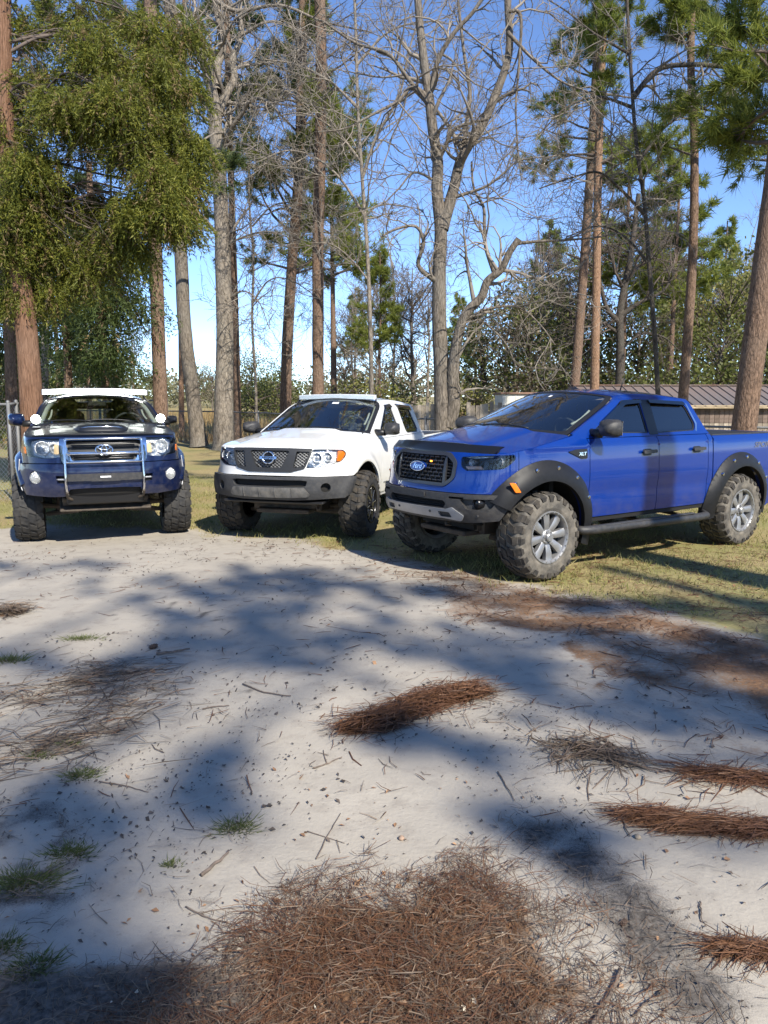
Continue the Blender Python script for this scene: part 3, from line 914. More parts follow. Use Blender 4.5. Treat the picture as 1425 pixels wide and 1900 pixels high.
for lab, pts, dep, r0, r1, sd, rg_, bx in (
    ('slim dark cedar with ivy, second trunk from the red cedar', [(128, 730), (124, 640), (116, 540), (112, 430), (110, 300)], 21, .13, .07, 31, [(120, 480, 0, .7, .8, 260), (140, 590, .2, .6, .6, 160), (95, 400, .2, .7, .7, 200), (150, 650, .3, .5, .5, 90)], 128),
    ('leaning ivy covered cedar behind the navy truck', [(197, 725), (188, 620), (180, 520), (170, 420), (165, 300)], 20, .12, .07, 33, [(195, 640, 0, .45, .8, 200), (185, 540, .1, .6, .7, 240), (160, 450, .2, .7, .6, 220), (240, 560, .3, .8, .5, 200), (210, 660, .1, .6, .4, 110), (230, 480, .3, .7, .5, 160)], 197),
    ('dark cedar at the back of the fenced pen', [(22, 745), (18, 640), (10, 540), (2, 440)], 17, .15, .09, 35, [(10, 640, .5, .5, .6, 110), (-10, 520, .5, .7, .7, 180), (20, 720, .8, .6, .4, 90), (70, 560, .9, .5, .6, 90)], 22),
):
    cedar(lab, pts, dep, r0, r1, sd, rg_, bx, K=18, nspray=1.1, L=.13, w=.017, brown=.03)

pine_tree('thin pole pine rising behind the navy truck roof', [(213, 725), (211, 600), (208, 480), (205, 300)], 26, .055, .03, 6, 12, 10, 1.2, 41, GPINE, lf='darkpine')
pine_tree('straight pale trunk beside the red cedar', [(82, 720), (84, 600), (80, 480), (78, 300)], 25, .13, .10, 9, 16, 14, 1.6, 42, GPINE, bk='pale', lf='darkpine')
pine_tree('thick plated pine rising behind the navy truck', [(297, 720), (294, 640), (291, 540), (286, 420), (283, 300), (280, 100)], 20.5, .19, .14, 6.2, 15, 24, 2.0, 43, GPINE, lf='darkpine', top=17, dead=.3)
pine_tree('leaning pine with moss, its foot in brown leaves by the fence', [(370, 828), (352, 690), (342, 600), (336, 480), (330, 400), (322, 280), (318, 120)], 26.5, .25, .16, 11, 19, 26, 2.4, 44, GPINE, bk='oak', top=19)
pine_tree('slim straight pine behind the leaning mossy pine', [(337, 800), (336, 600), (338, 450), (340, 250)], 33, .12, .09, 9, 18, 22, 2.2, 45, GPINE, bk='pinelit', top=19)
pine_tree('narrow dark pine close behind the big forked grey tree', [(441, 800), (438, 640), (433, 480), (428, 300)], 29, .14, .10, 9, 18, 20, 2.2, 46, GPINE, lf='darkpine', top=19)
pine_tree('dark reddish pine with low green boughs above the white truck', [(530, 752), (533, 640), (541, 500), (549, 400), (556, 280), (560, 120)], 29, .22, .15, 6.0, 16.5, 70, 3.2, 47, GPINE, top=18, dead=.15, K=40)
pine_tree('tall straight pine above the white truck light bar', [(590, 730), (590, 600), (590, 450), (594, 280), (596, 120), (592, -60)], 26, .20, .16, 10.5, 19, 34, 2.4, 48, GPINE, bk='pine', top=20, dead=.75)
pine_tree('dark leaning pine left of the sunlit orange pine', [(1066, 722), (1074, 620), (1083, 500), (1092, 370), (1100, 240), (1108, 100)], 29, .19, .13, 11.5, 17.5, 22, 2.0, 49, GPINE, top=18, dead=.4)
pine_tree('pine coloured sunlit orange behind the blue truck', [(1103, 722), (1105, 620), (1107, 500), (1109, 360), (1113, 220), (1118, 90)], 27, .165, .10, 8.5, 17.5, 46, 2.7, 50, GPINE, bk='pinelit', top=18, K=40)
pine_tree('slender bending pine in front of the shed roof', [(1268, 735), (1276, 620), (1284, 500), (1288, 380), (1288, 250), (1282, 130), (1284, 0)], 21, .145, .075, 7.2, 13.5, 26, 1.9, 51, GPINE, bk='pine', top=14, dead=.2)
pine_tree('broad pine trunk leaning right by the white topped fence rail', [(1380, 800), (1392, 700), (1408, 580), (1424, 450), (1440, 330), (1455, 180)], 13.8, .215, .16, 6.0, 11, 30, 2.0, 52, GPINE, bk='pine', top=11.5, dead=.1, K=40)
# boughs of a pine just right of the view
pine_tree('dense green pine with long boughs above the blue truck bed', [(1490, 780), (1490, 500), (1485, 200), (1482, -100)], 16.0, .19, .12, 5.2, 12.5, 54, 2.9, 53, GPINE, bk='pine', top=13.5, dead=.05, K=40, L=.28, w=.010)

# ---- leafless trees built limb by limb
GB_ = 'leafless trees behind the parked trucks'
def bare_tree(label, dep, main, limbs, r, bk, seed, tw='twig', **kw):
    rg = np.random.default_rng(seed)
    path = px_path(main, dep); gb = ground_base(main[0][0], dep)
    if path[0][2] > gb[2]: path = np.vstack([[path[0][0], dep, gb[2] - .1], path])
    root = new_tree('bare_tree', label, (path[0][0], dep, gb[2]), GB_)
    P, rr = add_trunk(root, path, r[0], r[1], B[bk], rg, sides=16)
    stems = [(P[int(len(P) * .45):], rr[int(len(P) * .45):])]
    for (pts, r0, r1, dz) in limbs:
        pp = px_path(pts, dep, dz)
        lp, lr = limb(root, pp, r0, r1, B[bk], rg)
        stems.append((lp, lr))
    ts = TubeSet()
    bare_crown(rg, ts, stems, **kw)
    link('crown', ts.mesh('crown', np.array(root.location)), B[tw], root)
    return root

bare_tree('big forked grey tree, tallest trunk left of the white truck', 25.5,
    [(414, 832), (416, 700), (417, 600), (414, 500), (411, 400), (406, 310), (400, 245), (396, 200)],
    [([(400, 250), (399, 197), (389, 152), (374, 106), (349, 66), (323, 30), (310, -40)], .20, .07, -.15),
     ([(402, 170), (401, 126), (412, 91), (409, 50), (399, 0), (392, -90)], .17, .08, .2),
     ([(403, 215), (419, 177), (434, 146), (432, 111), (447, 66), (445, 10), (455, -70)], .14, .06, .1),
     ([(408, 300), (419, 253), (445, 217), (465, 187), (490, 185), (520, 210)], .10, .03, -.35),
     ([(447, 66), (500, 40), (560, 60), (600, 95)], .05, .02, -.3), ([(399, 0), (440, 20), (520, 10), (600, 40), (690, 60)], .07, .02, -.3), ([(415, 560), (450, 540), (480, 560), (500, 610)], .03, .012, -.3), ([(414, 460), (450, 440), (500, 430), (560, 450)], .035, .012, -.35)],
    (.33, .20), 'pale', 61, n1=11, l1=(1.2, 3.6), n2=5, n3=3, n4=1, twl=.8, twr=.010, start=.1)
bare_tree('double trunked oak with broken limb behind the blue truck hood', 16.8,
    [(822, 812), (820, 700), (815, 600), (815, 500), (818, 430), (811, 354), (812, 298), (803, 242), (796, 177), (786, 110), (775, 0), (770, -100)],
    [([(820, 425), (841, 354), (857, 293), (897, 227), (927, 157), (945, 91), (942, 0), (945, -80)], .125, .06, .05),
     ([(832, 790), (841, 748), (841, 683), (852, 615), (868, 578), (893, 552), (905, 522), (930, 500), (946, 468), (963, 443)], .165, .062, -.07),
     ([(958, 452), (1000, 448), (1058, 445), (1110, 440), (1154, 433), (1178, 440)], .035, .012, -.12),
     ([(918, 508), (902, 460), (899, 420), (897, 384), (879, 348), (875, 300)], .05, .02, .1),
     ([(812, 520), (801, 516), (776, 491), (786, 450), (771, 420), (735, 425), (706, 440)], .055, .02, -.1),
     ([(812, 300), (827, 270), (841, 242), (877, 227), (905, 222)], .05, .025, -.1),
     ([(850, 320), (857, 283), (867, 222), (872, 170), (860, 90), (850, 0)], .06, .025, .15),
     ([(846, 365), (897, 348), (927, 328), (960, 300), (1010, 290)], .035, .012, -.1),
     ([(800, 200), (760, 150), (720, 100), (660, 80), (600, 40)], .05, .02, -.15), ([(796, 185), (812, 115), (842, 62), (878, 22), (905, -20)], .055, .035, -.05), ([(797, 182), (766, 162), (738, 188), (700, 208), (640, 238), (590, 245)], .045, .014, -.12),
     ([(870, 590), (900, 600), (940, 640), (960, 690)], .03, .010, -.15), ([(856, 602), (900, 575), (960, 570), (1000, 600), (1030, 640)], .035, .012, -.2),
     ([(815, 340), (770, 320), (740, 350), (710, 380)], .03, .012, -.1), ([(943, 20), (966, 30), (963, 120), (957, 200), (962, 290), (968, 335)], .035, .012, -.03), ([(942, 60), (990, 110), (1040, 150), (1090, 170)], .04, .015, -.1)],
    (.215, .06), 'oak', 62, tw='twig', n1=8, l1=(.7, 2.2), n2=5, n3=3, n4=1, twl=.45, twr=.0055, start=.12)
bare_tree('dark spreading oak behind the blue truck cab', 33,
    [(1150, 712), (1151, 640), (1150, 590), (1157, 540), (1168, 490), (1176, 430), (1185, 360)],
    [([(1150, 600), (1125, 570), (1112, 520), (1095, 490), (1050, 470)], .11, .04, -.2), ([(1152, 585), (1190, 560), (1230, 540), (1255, 500), (1275, 470)], .10, .03, -.2), ([(1160, 530), (1180, 500), (1215, 470), (1240, 430)], .07, .03, .2), ([(1150, 620), (1120, 600), (1085, 580)], .08, .03, .1), ([(1157, 540), (1135, 480), (1125, 420), (1140, 350)], .08, .03, .1), ([(1150, 650), (1190, 620), (1230, 625), (1260, 650)], .06, .02, -.1)],
    (.24, .09), 'darkoak', 63, tw='dtwig', n1=9, l1=(1.2, 3.6), n2=5, n3=3, n4=1, twl=.8, twr=.010, start=.1)
bare_tree('leafless tree reaching over from behind the fence between the tall pines', 23.5,
    [(690, 790), (688, 640), (682, 480), (672, 330), (664, 200), (660, 60), (655, -80)],
    [([(672, 330), (700, 250), (740, 180), (760, 90), (790, 0)], .05, .02, -.1), ([(676, 400), (630, 330), (580, 290), (530, 280), (480, 300)], .045, .015, -.1), ([(664, 200), (610, 150), (550, 120), (490, 110)], .045, .015, -.1), ([(662, 120), (720, 60), (790, 40), (860, 50)], .04, .015, .1), ([(684, 520), (640, 470), (600, 450), (560, 470)], .03, .012, -.1), ([(670, 300), (620, 240), (560, 210), (500, 220)], .04, .012, .2)],
    (.075, .035), 'pale', 64, n1=12, l1=(1.0, 3.0), n2=5, n3=3, n4=1, twl=.7, twr=.008, start=.08)
bare_tree('leafless tree with reaching crooked boughs above the blue truck', 20,
    [(1222, 780), (1216, 640), (1205, 500), (1196, 380), (1180, 260), (1170, 120), (1160, -60)],
    [([(1198, 400), (1150, 350), (1110, 320), (1060, 330), (1000, 350)], .045, .015, -.1), ([(1185, 300), (1230, 240), (1262, 210), (1300, 130), (1340, 60)], .04, .015, .1), ([(1176, 200), (1110, 180), (1050, 200), (1000, 250)], .04, .015, -.1), ([(1175, 180), (1220, 130), (1280, 120), (1350, 125), (1425, 140)], .065, .045, -.15), ([(1204, 490), (1160, 440), (1110, 420), (1050, 440)], .04, .012, .2), ([(1168, 100), (1100, 60), (1050, 20), (1000, -10)], .035, .012, .1)],
    (.07, .035), 'darkoak', 65, tw='twig', n1=9, l1=(.9, 2.6), n2=5, n3=4, n4=1, twl=.6, twr=.007, start=.08)
# a dead vine-hung branch end dropping into view from above
bare_tree('thin leafless tree at the fence corner beside the mossy pine', 27.5,
    [(476, 812), (474, 700), (468, 600), (470, 480), (462, 360), (466, 220)],
    [([(470, 560), (500, 520), (540, 520), (600, 560)], .03, .012, -.2), ([(468, 420), (510, 380), (570, 380), (640, 410)], .03, .012, -.2), ([(466, 330), (500, 300), (550, 320)], .03, .012, .2)],
    (.055, .03), 'pale', 66, n1=10, l1=(1.0, 3.0), n2=5, n3=3, n4=1, twl=.7, twr=.008, start=.1)
# ------------------------------------------------------------------ woods beyond the fence
def proto_leafy(name, seed, H, Rr, lf, n, K, size, bk='oak', z0=.25, trunk_r=.16):
    """round-headed tree of clumps at the origin"""
    rg = np.random.default_rng(seed)
    root = thing(name, 'x', 'tree', (0, 0, 0))
    path = np.array([[0, 0, -.1], [.1, 0, H * .2], [-.05, .1, H * .45], [.1, 0, H * .8]])
    P, r = add_trunk(root, path, trunk_r, trunk_r * .35, B[bk], rg, sides=9)
    ts = TubeSet(); C = []
    for k in range(n):
        t = rg.uniform(z0, 1); a = rg.uniform(0, 2 * math.pi)
        rad = Rr * math.sqrt(max(.05, 1 - ((t - .55) / .52) ** 2)) * rg.uniform(.35, 1.05)
        c = np.array([math.cos(a) * rad, math.sin(a) * rad, H * t])
        C.append(c)
        i = int(np.argmin(np.abs(P[:, 2] - H * t * .75)))
        b = catmull(np.array([P[i], P[i] * .5 + c * .5 + [0, 0, .15 * H * .1], c]), 4); ts.add(b, np.linspace(.035, .012, len(b)), 4)
    C = np.array(C)
    link('crown', quad_mesh('crown', [leaves(rg, C, K, np.full(len(C), Rr * .33), size)], (0, 0, 0)), B[lf], root)
    link('boughs', ts.mesh('boughs', (0, 0, 0)), B['dtwig'], root)
    return root

def proto_bare(name, seed, H, tw='twig', bk='pale', spread=.35, extra=0):
    rg = np.random.default_rng(seed)
    root = thing(name, 'x', 'tree', (0, 0, 0))
    path = np.array([[0, 0, -.1], [.08, .05, H * .3], [-.1, 0, H * .6], [.1, .1, H]])
    P, r = add_trunk(root, path, .13, .02, B[bk], rg, sides=8)
    stems = [(P[8:], r[8:])]
    ts = TubeSet()
    for k in range(9):
        i = rg.integers(8, len(P) - 4); d = unit(np.array([rg.normal(), rg.normal(), 1.2]))
        b = walk(rg, P[i], d, H * rg.uniform(.3, .5), 9, .12, .06); rr = np.linspace(.05, .012, 10); ts.add(b, rr, 5); stems.append((b, rr))
    bare_crown(rg, ts, stems, n1=6, l1=(.9, 2.2), n2=4, n3=3, n4=1, twl=.7, twr=.011, start=.1)
    link('crown', ts.mesh('crown', (0, 0, 0)), B[tw], root)
    return root

def proto_pine(name, seed, H, lf='pineleaf', bk='pine', low=.45):
    rg = np.random.default_rng(seed)
    root = thing(name, 'x', 'tree', (0, 0, 0))
    path = np.array([[0, 0, -.1], [.05, .05, H * .4], [-.05, 0, H * .7], [0, 0, H]])
    P, r = add_trunk(root, path, .17, .04, B[bk], rg, sides=9)
    ts = TubeSet(); C, D = pine_branches(rg, ts, P, r, H * low, H * .99, 44, H * .17, .1)
    link('boughs', ts.mesh('boughs', (0, 0, 0)), B['dtwig'], root)
    link('crown', tri_mesh('crown', [needles(rg, C, D, 16, .40, .022)], (0, 0, 0)), B[lf], root)
    return root

PROTO = dict(
    oak=proto_leafy('evergreen_oak', 71, 7.5, 3.0, 'oakleaf', 90, 26, .13),
    yel=proto_leafy('yellow_green_tree', 72, 8.5, 2.8, 'yellowleaf', 70, 22, .12),
    dry=proto_leafy('dry_leaved_tree', 73, 6.5, 2.6, 'greyleaf', 60, 18, .10),
    shr=proto_leafy('shrub', 74, 2.2, 1.3, 'yellowleaf', 46, 26, .075, z0=.08, trunk_r=.04),
    dsh=proto_leafy('evergreen_shrub', 75, 2.6, 1.5, 'oakleaf', 50, 28, .08, z0=.06, trunk_r=.05),
    bar=proto_bare('bare_tree', 76, 9), ba2=proto_bare('bare_tree', 77, 8, 'dtwig', 'oak'),
    pin=proto_pine('pine_tree', 78, 13), pi2=proto_pine('pine_tree', 79, 11, 'darkpine', low=.25))
LAB = dict(oak='rounded evergreen oak', yel='yellow green leafy tree', dry='tan tree with dry leaves', shr='low yellow green shrub', dsh='low dark green shrub', bar='pale far leafless tree', ba2='brown far leafless tree', pin='distant tall pine', pi2='distant dark low crowned pine')
used = set()
def put(kind, px, dep, sc=1.0, seed=0, label=None, xy=None):
    p = PROTO[kind]
    o = p if kind not in used else copy_tree(p)
    used.add(kind)
    x, y = (at(px, 745, dep)[0], dep) if xy is None else xy
    o.location = (x, y, float(ground_z(x, y)))
    rn = random.Random(seed * 31 + int(px * 7) + int(dep))
    o.rotation_euler = (0, 0, rn.uniform(0, 6.28))
    o.scale = (sc * rn.uniform(.9, 1.1),) * 2 + (sc,)
    if label is None:
        zone = 'beyond the pen fence' if px < 330 else 'across the field left of the white truck' if px < 560 else 'between the white truck and the double trunked oak' if px < 800 else 'behind the double trunked oak' if px < 1060 else 'above the blue truck cab' if px < 1260 else 'behind the ribbed roof shed'
        label = LAB[kind] + ' ' + zone
        o['group'] = LAB[kind] + 's ' + zone
    else: o['group'] = 'woods behind the viewer'
    o['label'] = label; o['category'] = 'shrub' if kind in ('shr', 'dsh') else 'tree'
    return o
for a in (
    ('oak', 890, 37, .72, 1), ('oak', 985, 37, .9, 2), ('oak', 1040, 44, 1.0, 3), ('dry', 935, 36, .85, 4), ('yel', 1010, 50, 1.05, 5),
    ('shr', 880, 33, .9, 6), ('bar', 730, 42, .95, 8), ('bar', 690, 50, 1.0, 9), ('ba2', 765, 40, 1.0, 10), ('bar', 795, 46, .9, 11), ('ba2', 655, 55, 1.0, 12), ('dry', 640, 48, .65, 13), ('dry', 700, 60, .9, 14), ('dry', 770, 56, .85, 15),
    ('shr', 690, 34, 1.0, 16), ('dsh', 745, 36, .9, 17), ('shr', 640, 38, 1.1, 18), ('dsh', 475, 46, 1.0, 19), ('shr', 495, 52, 1.1, 20), ('shr', 445, 50, .9, 21), ('dsh', 515, 56, 1.2, 22), ('oak', 470, 78, .75, 23), ('oak', 520, 82, .7, 24), ('dry', 395, 80, .7, 25), ('oak', 370, 84, .65, 26), ('dry', 440, 88, .7, 27), ('bar', 250, 64, .8, 29), ('oak', 290, 86, .6, 30), ('oak', 215, 82, .75, 31), ('dry', 150, 70, .7, 32), ('oak', 90, 60, .7, 33), ('oak', 30, 48, .7, 34), ('dsh', 10, 30, 1.2, 35), ('dsh', -30, 26, 1.3, 36),
    ('oak', 1090, 40, .75, 37), ('yel', 1130, 46, .85, 38), ('oak', 1180, 40, .80, 39), ('oak', 1235, 44, .85, 40), ('dsh', 1200, 34, 1.2, 41), ('yel', 1290, 42, .95, 42), ('yel', 1340, 38, .95, 43), ('yel', 1390, 44, 1.1, 44), ('oak', 1420, 37, .85, 45), ('yel', 1470, 40, 1.1, 46), ('bar', 1360, 52, 1.2, 47), ('bar', 1310, 56, 1.1, 48), ('bar', 1410, 54, 1.25, 49), ('oak', 1330, 33, .62, 50), ('dsh', 1270, 31, 1.1, 51), ('dsh', 1400, 32, 1.3, 52),
    ('pin', 1035, 58, .75, 53), ('pin', 660, 62, .75, 54), ('pin', 1250, 64, .9, 55), ('pin', 1385, 60, .85, 56), ('pi2', 960, 56, .72, 57), ('pi2', 880, 60, .75, 58), ('pin', 705, 36, .62, 61), ('pi2', 165, 34, .85, 64), ('pi2', 110, 42, 1.0, 65), ('pi2', 40, 36, .95, 66), ('pin', 1220, 46, .95, 68), ('pin', 1010, 48, .9, 69), ('pin', 850, 70, .8, 71), ('pin', 1330, 50, .95, 72)):
    put(*a)
for k, a in enumerate((('pin', 620, 40, 1.2), ('pin', 1150, 38, 1.05), ('pin', 1240, 36, .95), ('ba2', 1050, 40, 1.0), ('bar', 1000, 44, 1.1))):
    put(*a, seed=90 + k)

def far_wood():
    """the distant tree line, one unbroken mass"""
    rg = np.random.default_rng(5)
    n = 1500
    x = rg.uniform(-130, 140, n); y = rg.uniform(105, 140, n)
    top = 1.5 + 5.5 * fbm(x * .06, y * .01, 4)
    z = rg.uniform(.2, 1, n) ** .7 * top + .8
    C = np.stack([x, y, z], -1)
    me = quad_mesh('far_wood', [leaves(rg, C, 26, np.full(n, 1.7), .34)], (0, 0, 0))
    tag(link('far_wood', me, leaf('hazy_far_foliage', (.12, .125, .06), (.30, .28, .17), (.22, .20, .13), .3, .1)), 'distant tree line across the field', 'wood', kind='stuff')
far_wood()

def field_grass():
    """dry broom grass standing in the field beyond the fence"""
    rg = np.random.default_rng(8)
    n = 26000
    x = rg.uniform(-34, 16, n); y = 29 + 45 * rg.uniform(0, 1, n) ** 1.4
    c = np.stack([x, y, ground_z(x, y)], -1)
    v = np.stack([rg.normal(size=n) * .10, rg.normal(size=n) * .10, rg.uniform(.25, .75, n) * (.4 + fbm(x * .3, y * .3, 2))], -1)
    me = tri_mesh('field_grass', [tris_from(c, v, np.full(n, .03), rg)], (0, 0, 0))
    tag(link('field_grass', me, leaf('dry_field_grass', (.30, .19, .08), (.46, .32, .15), (.36, .30, .12), .3, .15)), 'dry orange tan grass in the field beyond the fence', 'grass', kind='stuff')
field_grass()

# ------------------------------------------------------------------ trees behind the viewer whose shade falls on the sand
def shade_tree(label, base, H, r0, blobs, seed, lf='pineleaf', nat=16):
    rg = np.random.default_rng(seed)
    z = float(ground_z(*base))
    root = new_tree('pine_tree', label, (base[0], base[1], z), 'pine trees standing behind the viewer')
    path = np.array([[base[0], base[1], z - .1], [base[0] + .1, base[1], z + H * .35], [base[0] - .1, base[1] + .1, z + H * .7], [base[0], base[1], z + H]])
    P, r = add_trunk(root, path, r0, r0 * .45, B['pine'], rg)
    off = np.array(root.location)
    ts = TubeSet(); tri = []
    for (g, rx, ry, h, den) in blobs:
        h = h * 1.6; rx, ry, den = rx * 1.18, ry * 1.12, den * .85
        g = np.asarray(g, float)
        hv = np.array([TO_SUN[0], TO_SUN[1]]) / TO_SUN[2]
        c0 = np.array([g[0] + hv[0] * h, g[1] + hv[1] * h, h])
        i = int(np.argmin(np.abs(P[:, 2] - (h - .8))))
        b = catmull(np.array([P[i], P[i] * .5 + c0 * .5 + [0, 0, .3], c0]), 5); ts.add(b, np.linspace(.06, .015, len(b)), 6)
        n = int(den * 46 * rx * ry) + 6
        q = rg.normal(size=(n, 3)) * .52
        q[:, 2] *= .35 / 1.0
        ln = np.linalg.norm(q, axis=1); q *= np.minimum(1, 1.1 / np.maximum(ln, 1e-3))[:, None]
        C = c0 + q * np.array([rx, ry, min(rx, ry)])
        D = unit(q + rg.normal(size=(n, 3)) * .4 + [0, 0, .4])
        tri.append(needles(rg, C, D, 44, .27, .013, 1.0))
        k = min(n, 26)
        tp = b[rg.integers(len(b) // 2, len(b), k)]; dv = C[:k] - tp
        twigs(ts, rg, tp, unit(dv), np.linalg.norm(dv, axis=1), .012, 3, .1, 0)
    if nat:
        C, D = pine_branches(rg, ts, P, r, H * .78, H * .99, nat, 2.0, .1)
        tri.append(needles(rg, C, D, 26, .27, .012))
    link('boughs', ts.mesh('boughs', off), B['dtwig'], root)
    link('crown', tri_mesh('crown', tri, off), B[lf], root)

def blob(px, py, rx, ry, h, den=1.0): return (gp(px, py), rx, ry, h, den)
shade_tree('tall pine behind the viewer shading the middle of the sand', (6.65, -15.5), 20.0, .26, [
    blob(520, 1110, .75, .9, 10.2, 1.0), blob(470, 1180, .6, .55, 9.6, .9), blob(640, 1225, .5, .45, 9.8, .8), blob(330, 1200, .45, .26, 10.4, .8), blob(150, 1225, .6, .18, 10.8, .7), blob(560, 1075, .7, .5, 10.6, .8), blob(300, 1090, .7, .35, 11.0, .5), blob(60, 1050, .8, .25, 11.2, .4),
    blob(430, 1440, .14, .22, 9.2, 1.1), blob(400, 1500, .10, .12, 9.0, .8), blob(60, 1560, .24, .42, 9.4, 1.2), blob(120, 1500, .14, .2, 9.2, .9), blob(80, 1850, .30, .10, 8.8, 1.2), blob(240, 1870, .22, .08, 8.8, 1.1), blob(20, 1700, .2, .2, 9.0, 1.)], 101)
shade_tree('tall pine behind the viewer shading the straw on the right', (12.85, -10.6), 18.5, .25, [
    blob(740, 1090, .5, .42, 10.5, 1.0), blob(850, 1175, .45, .40, 10.0, 1.0), blob(970, 1235, .5, .38, 9.6, 1.1), blob(1100, 1285, .5, .36, 9.4, 1.1), blob(1230, 1320, .5, .32, 9.2, 1.1), blob(1390, 1350, .5, .3, 9.0, 1.1), blob(1290, 1215, .7, .42, 9.6, 1.1), blob(1420, 1190, .6, .36, 9.8, 1.1), blob(1130, 1190, .35, .3, 9.8, .8), blob(1250, 1120, .6, .2, 10.2, .8), blob(1400, 1130, .5, .18, 10.2, .9), blob(1040, 1130, .4, .22, 10.6, .7),
    blob(760, 1370, .22, .16, 8.6, .8), blob(850, 1400, .18, .12, 8.6, .6), blob(985, 1530, .15, .10, 8.4, .55), blob(1060, 1570, .13, .10, 8.4, .45)], 102, nat=0)
shade_tree('straight pine right of the viewer laying its trunk shadow on the blue doors', (7.88, -.45), 22.0, .37, [], 103, nat=22)
for k, (kind, x, y, s) in enumerate((('pin', -9, -16, 1.1), ('pi2', -3, -22, 1.2), ('oak', 2, -24, 1.3), ('pin', 8, -20, 1.1), ('oak', 14, -14, 1.2), ('pin', 18, -6, 1.1), ('oak', 20, 2, 1.1), ('oak', -14, -10, 1.2), ('pi2', 24, -14, 1.2), ('oak', -8, -26, 1.3), ('pin', 13, -24, 1.2), ('pi2', -16, -20, 1.2), ('oak', 27, -2, 1.3), ('pin', -12, -2, 1.0))):
    put(kind, 0, 10, s, 200 + k, xy=(x, y), label={'pin': 'tall pine in the woods behind the viewer', 'pi2': 'dark low crowned pine in the woods behind the viewer', 'oak': 'evergreen oak in the woods behind the viewer'}[kind])
# ------------------------------------------------------------------ truck building kit
def inpoly(P, poly):
    x, y = P[:, 0], P[:, 1]
    c = np.zeros(len(P), bool)
    q = np.roll(poly, 1, axis=0)
    for (x1, y1), (x2, y2) in zip(poly, q):
        if y1 == y2: continue
        m = ((y1 > y) != (y2 > y)) & (x < (x2 - x1) * (y - y1) / (y2 - y1) + x1)
        c ^= m
    return c

def densify(poly, step):
    poly = np.asarray(poly, float)
    out = []
    for i in range(len(poly)):
        a, b = poly[i], poly[(i + 1) % len(poly)]
        L = np.linalg.norm(b - a)
        if L < 1e-6: continue
        k = max(1, int(math.ceil(L / step)))
        for j in range(k): out.append(a + (b - a) * j / k)
    return np.array(out)

def rpoly(pts, r=0.03, n=5):
    """outline with rounded corners; a point may carry its own radius as third value"""
    out = []
    N = len(pts)
    for i in range(N):
        p = np.array(pts[i][:2], float)
        a, b = np.array(pts[i - 1][:2], float), np.array(pts[(i + 1) % N][:2], float)
        rr = pts[i][2] if len(pts[i]) > 2 else r
        la, lb = np.linalg.norm(a - p), np.linalg.norm(b - p)
        k = min(rr, la * .48, lb * .48)
        if k < 1e-4:
            out.append(p); continue
        p0, p1 = p + (a - p) / la * k, p + (b - p) / lb * k
        for t in np.linspace(0, 1, n):
            out.append((1 - t) ** 2 * p0 + 2 * t * (1 - t) * p + t * t * p1)
    return np.array(out)

def arc(cx, cz, r, a0, a1, n=24):
    return [(cx + r * math.cos(math.radians(a)), cz + r * math.sin(math.radians(a))) for a in np.linspace(a0, a1, n)]

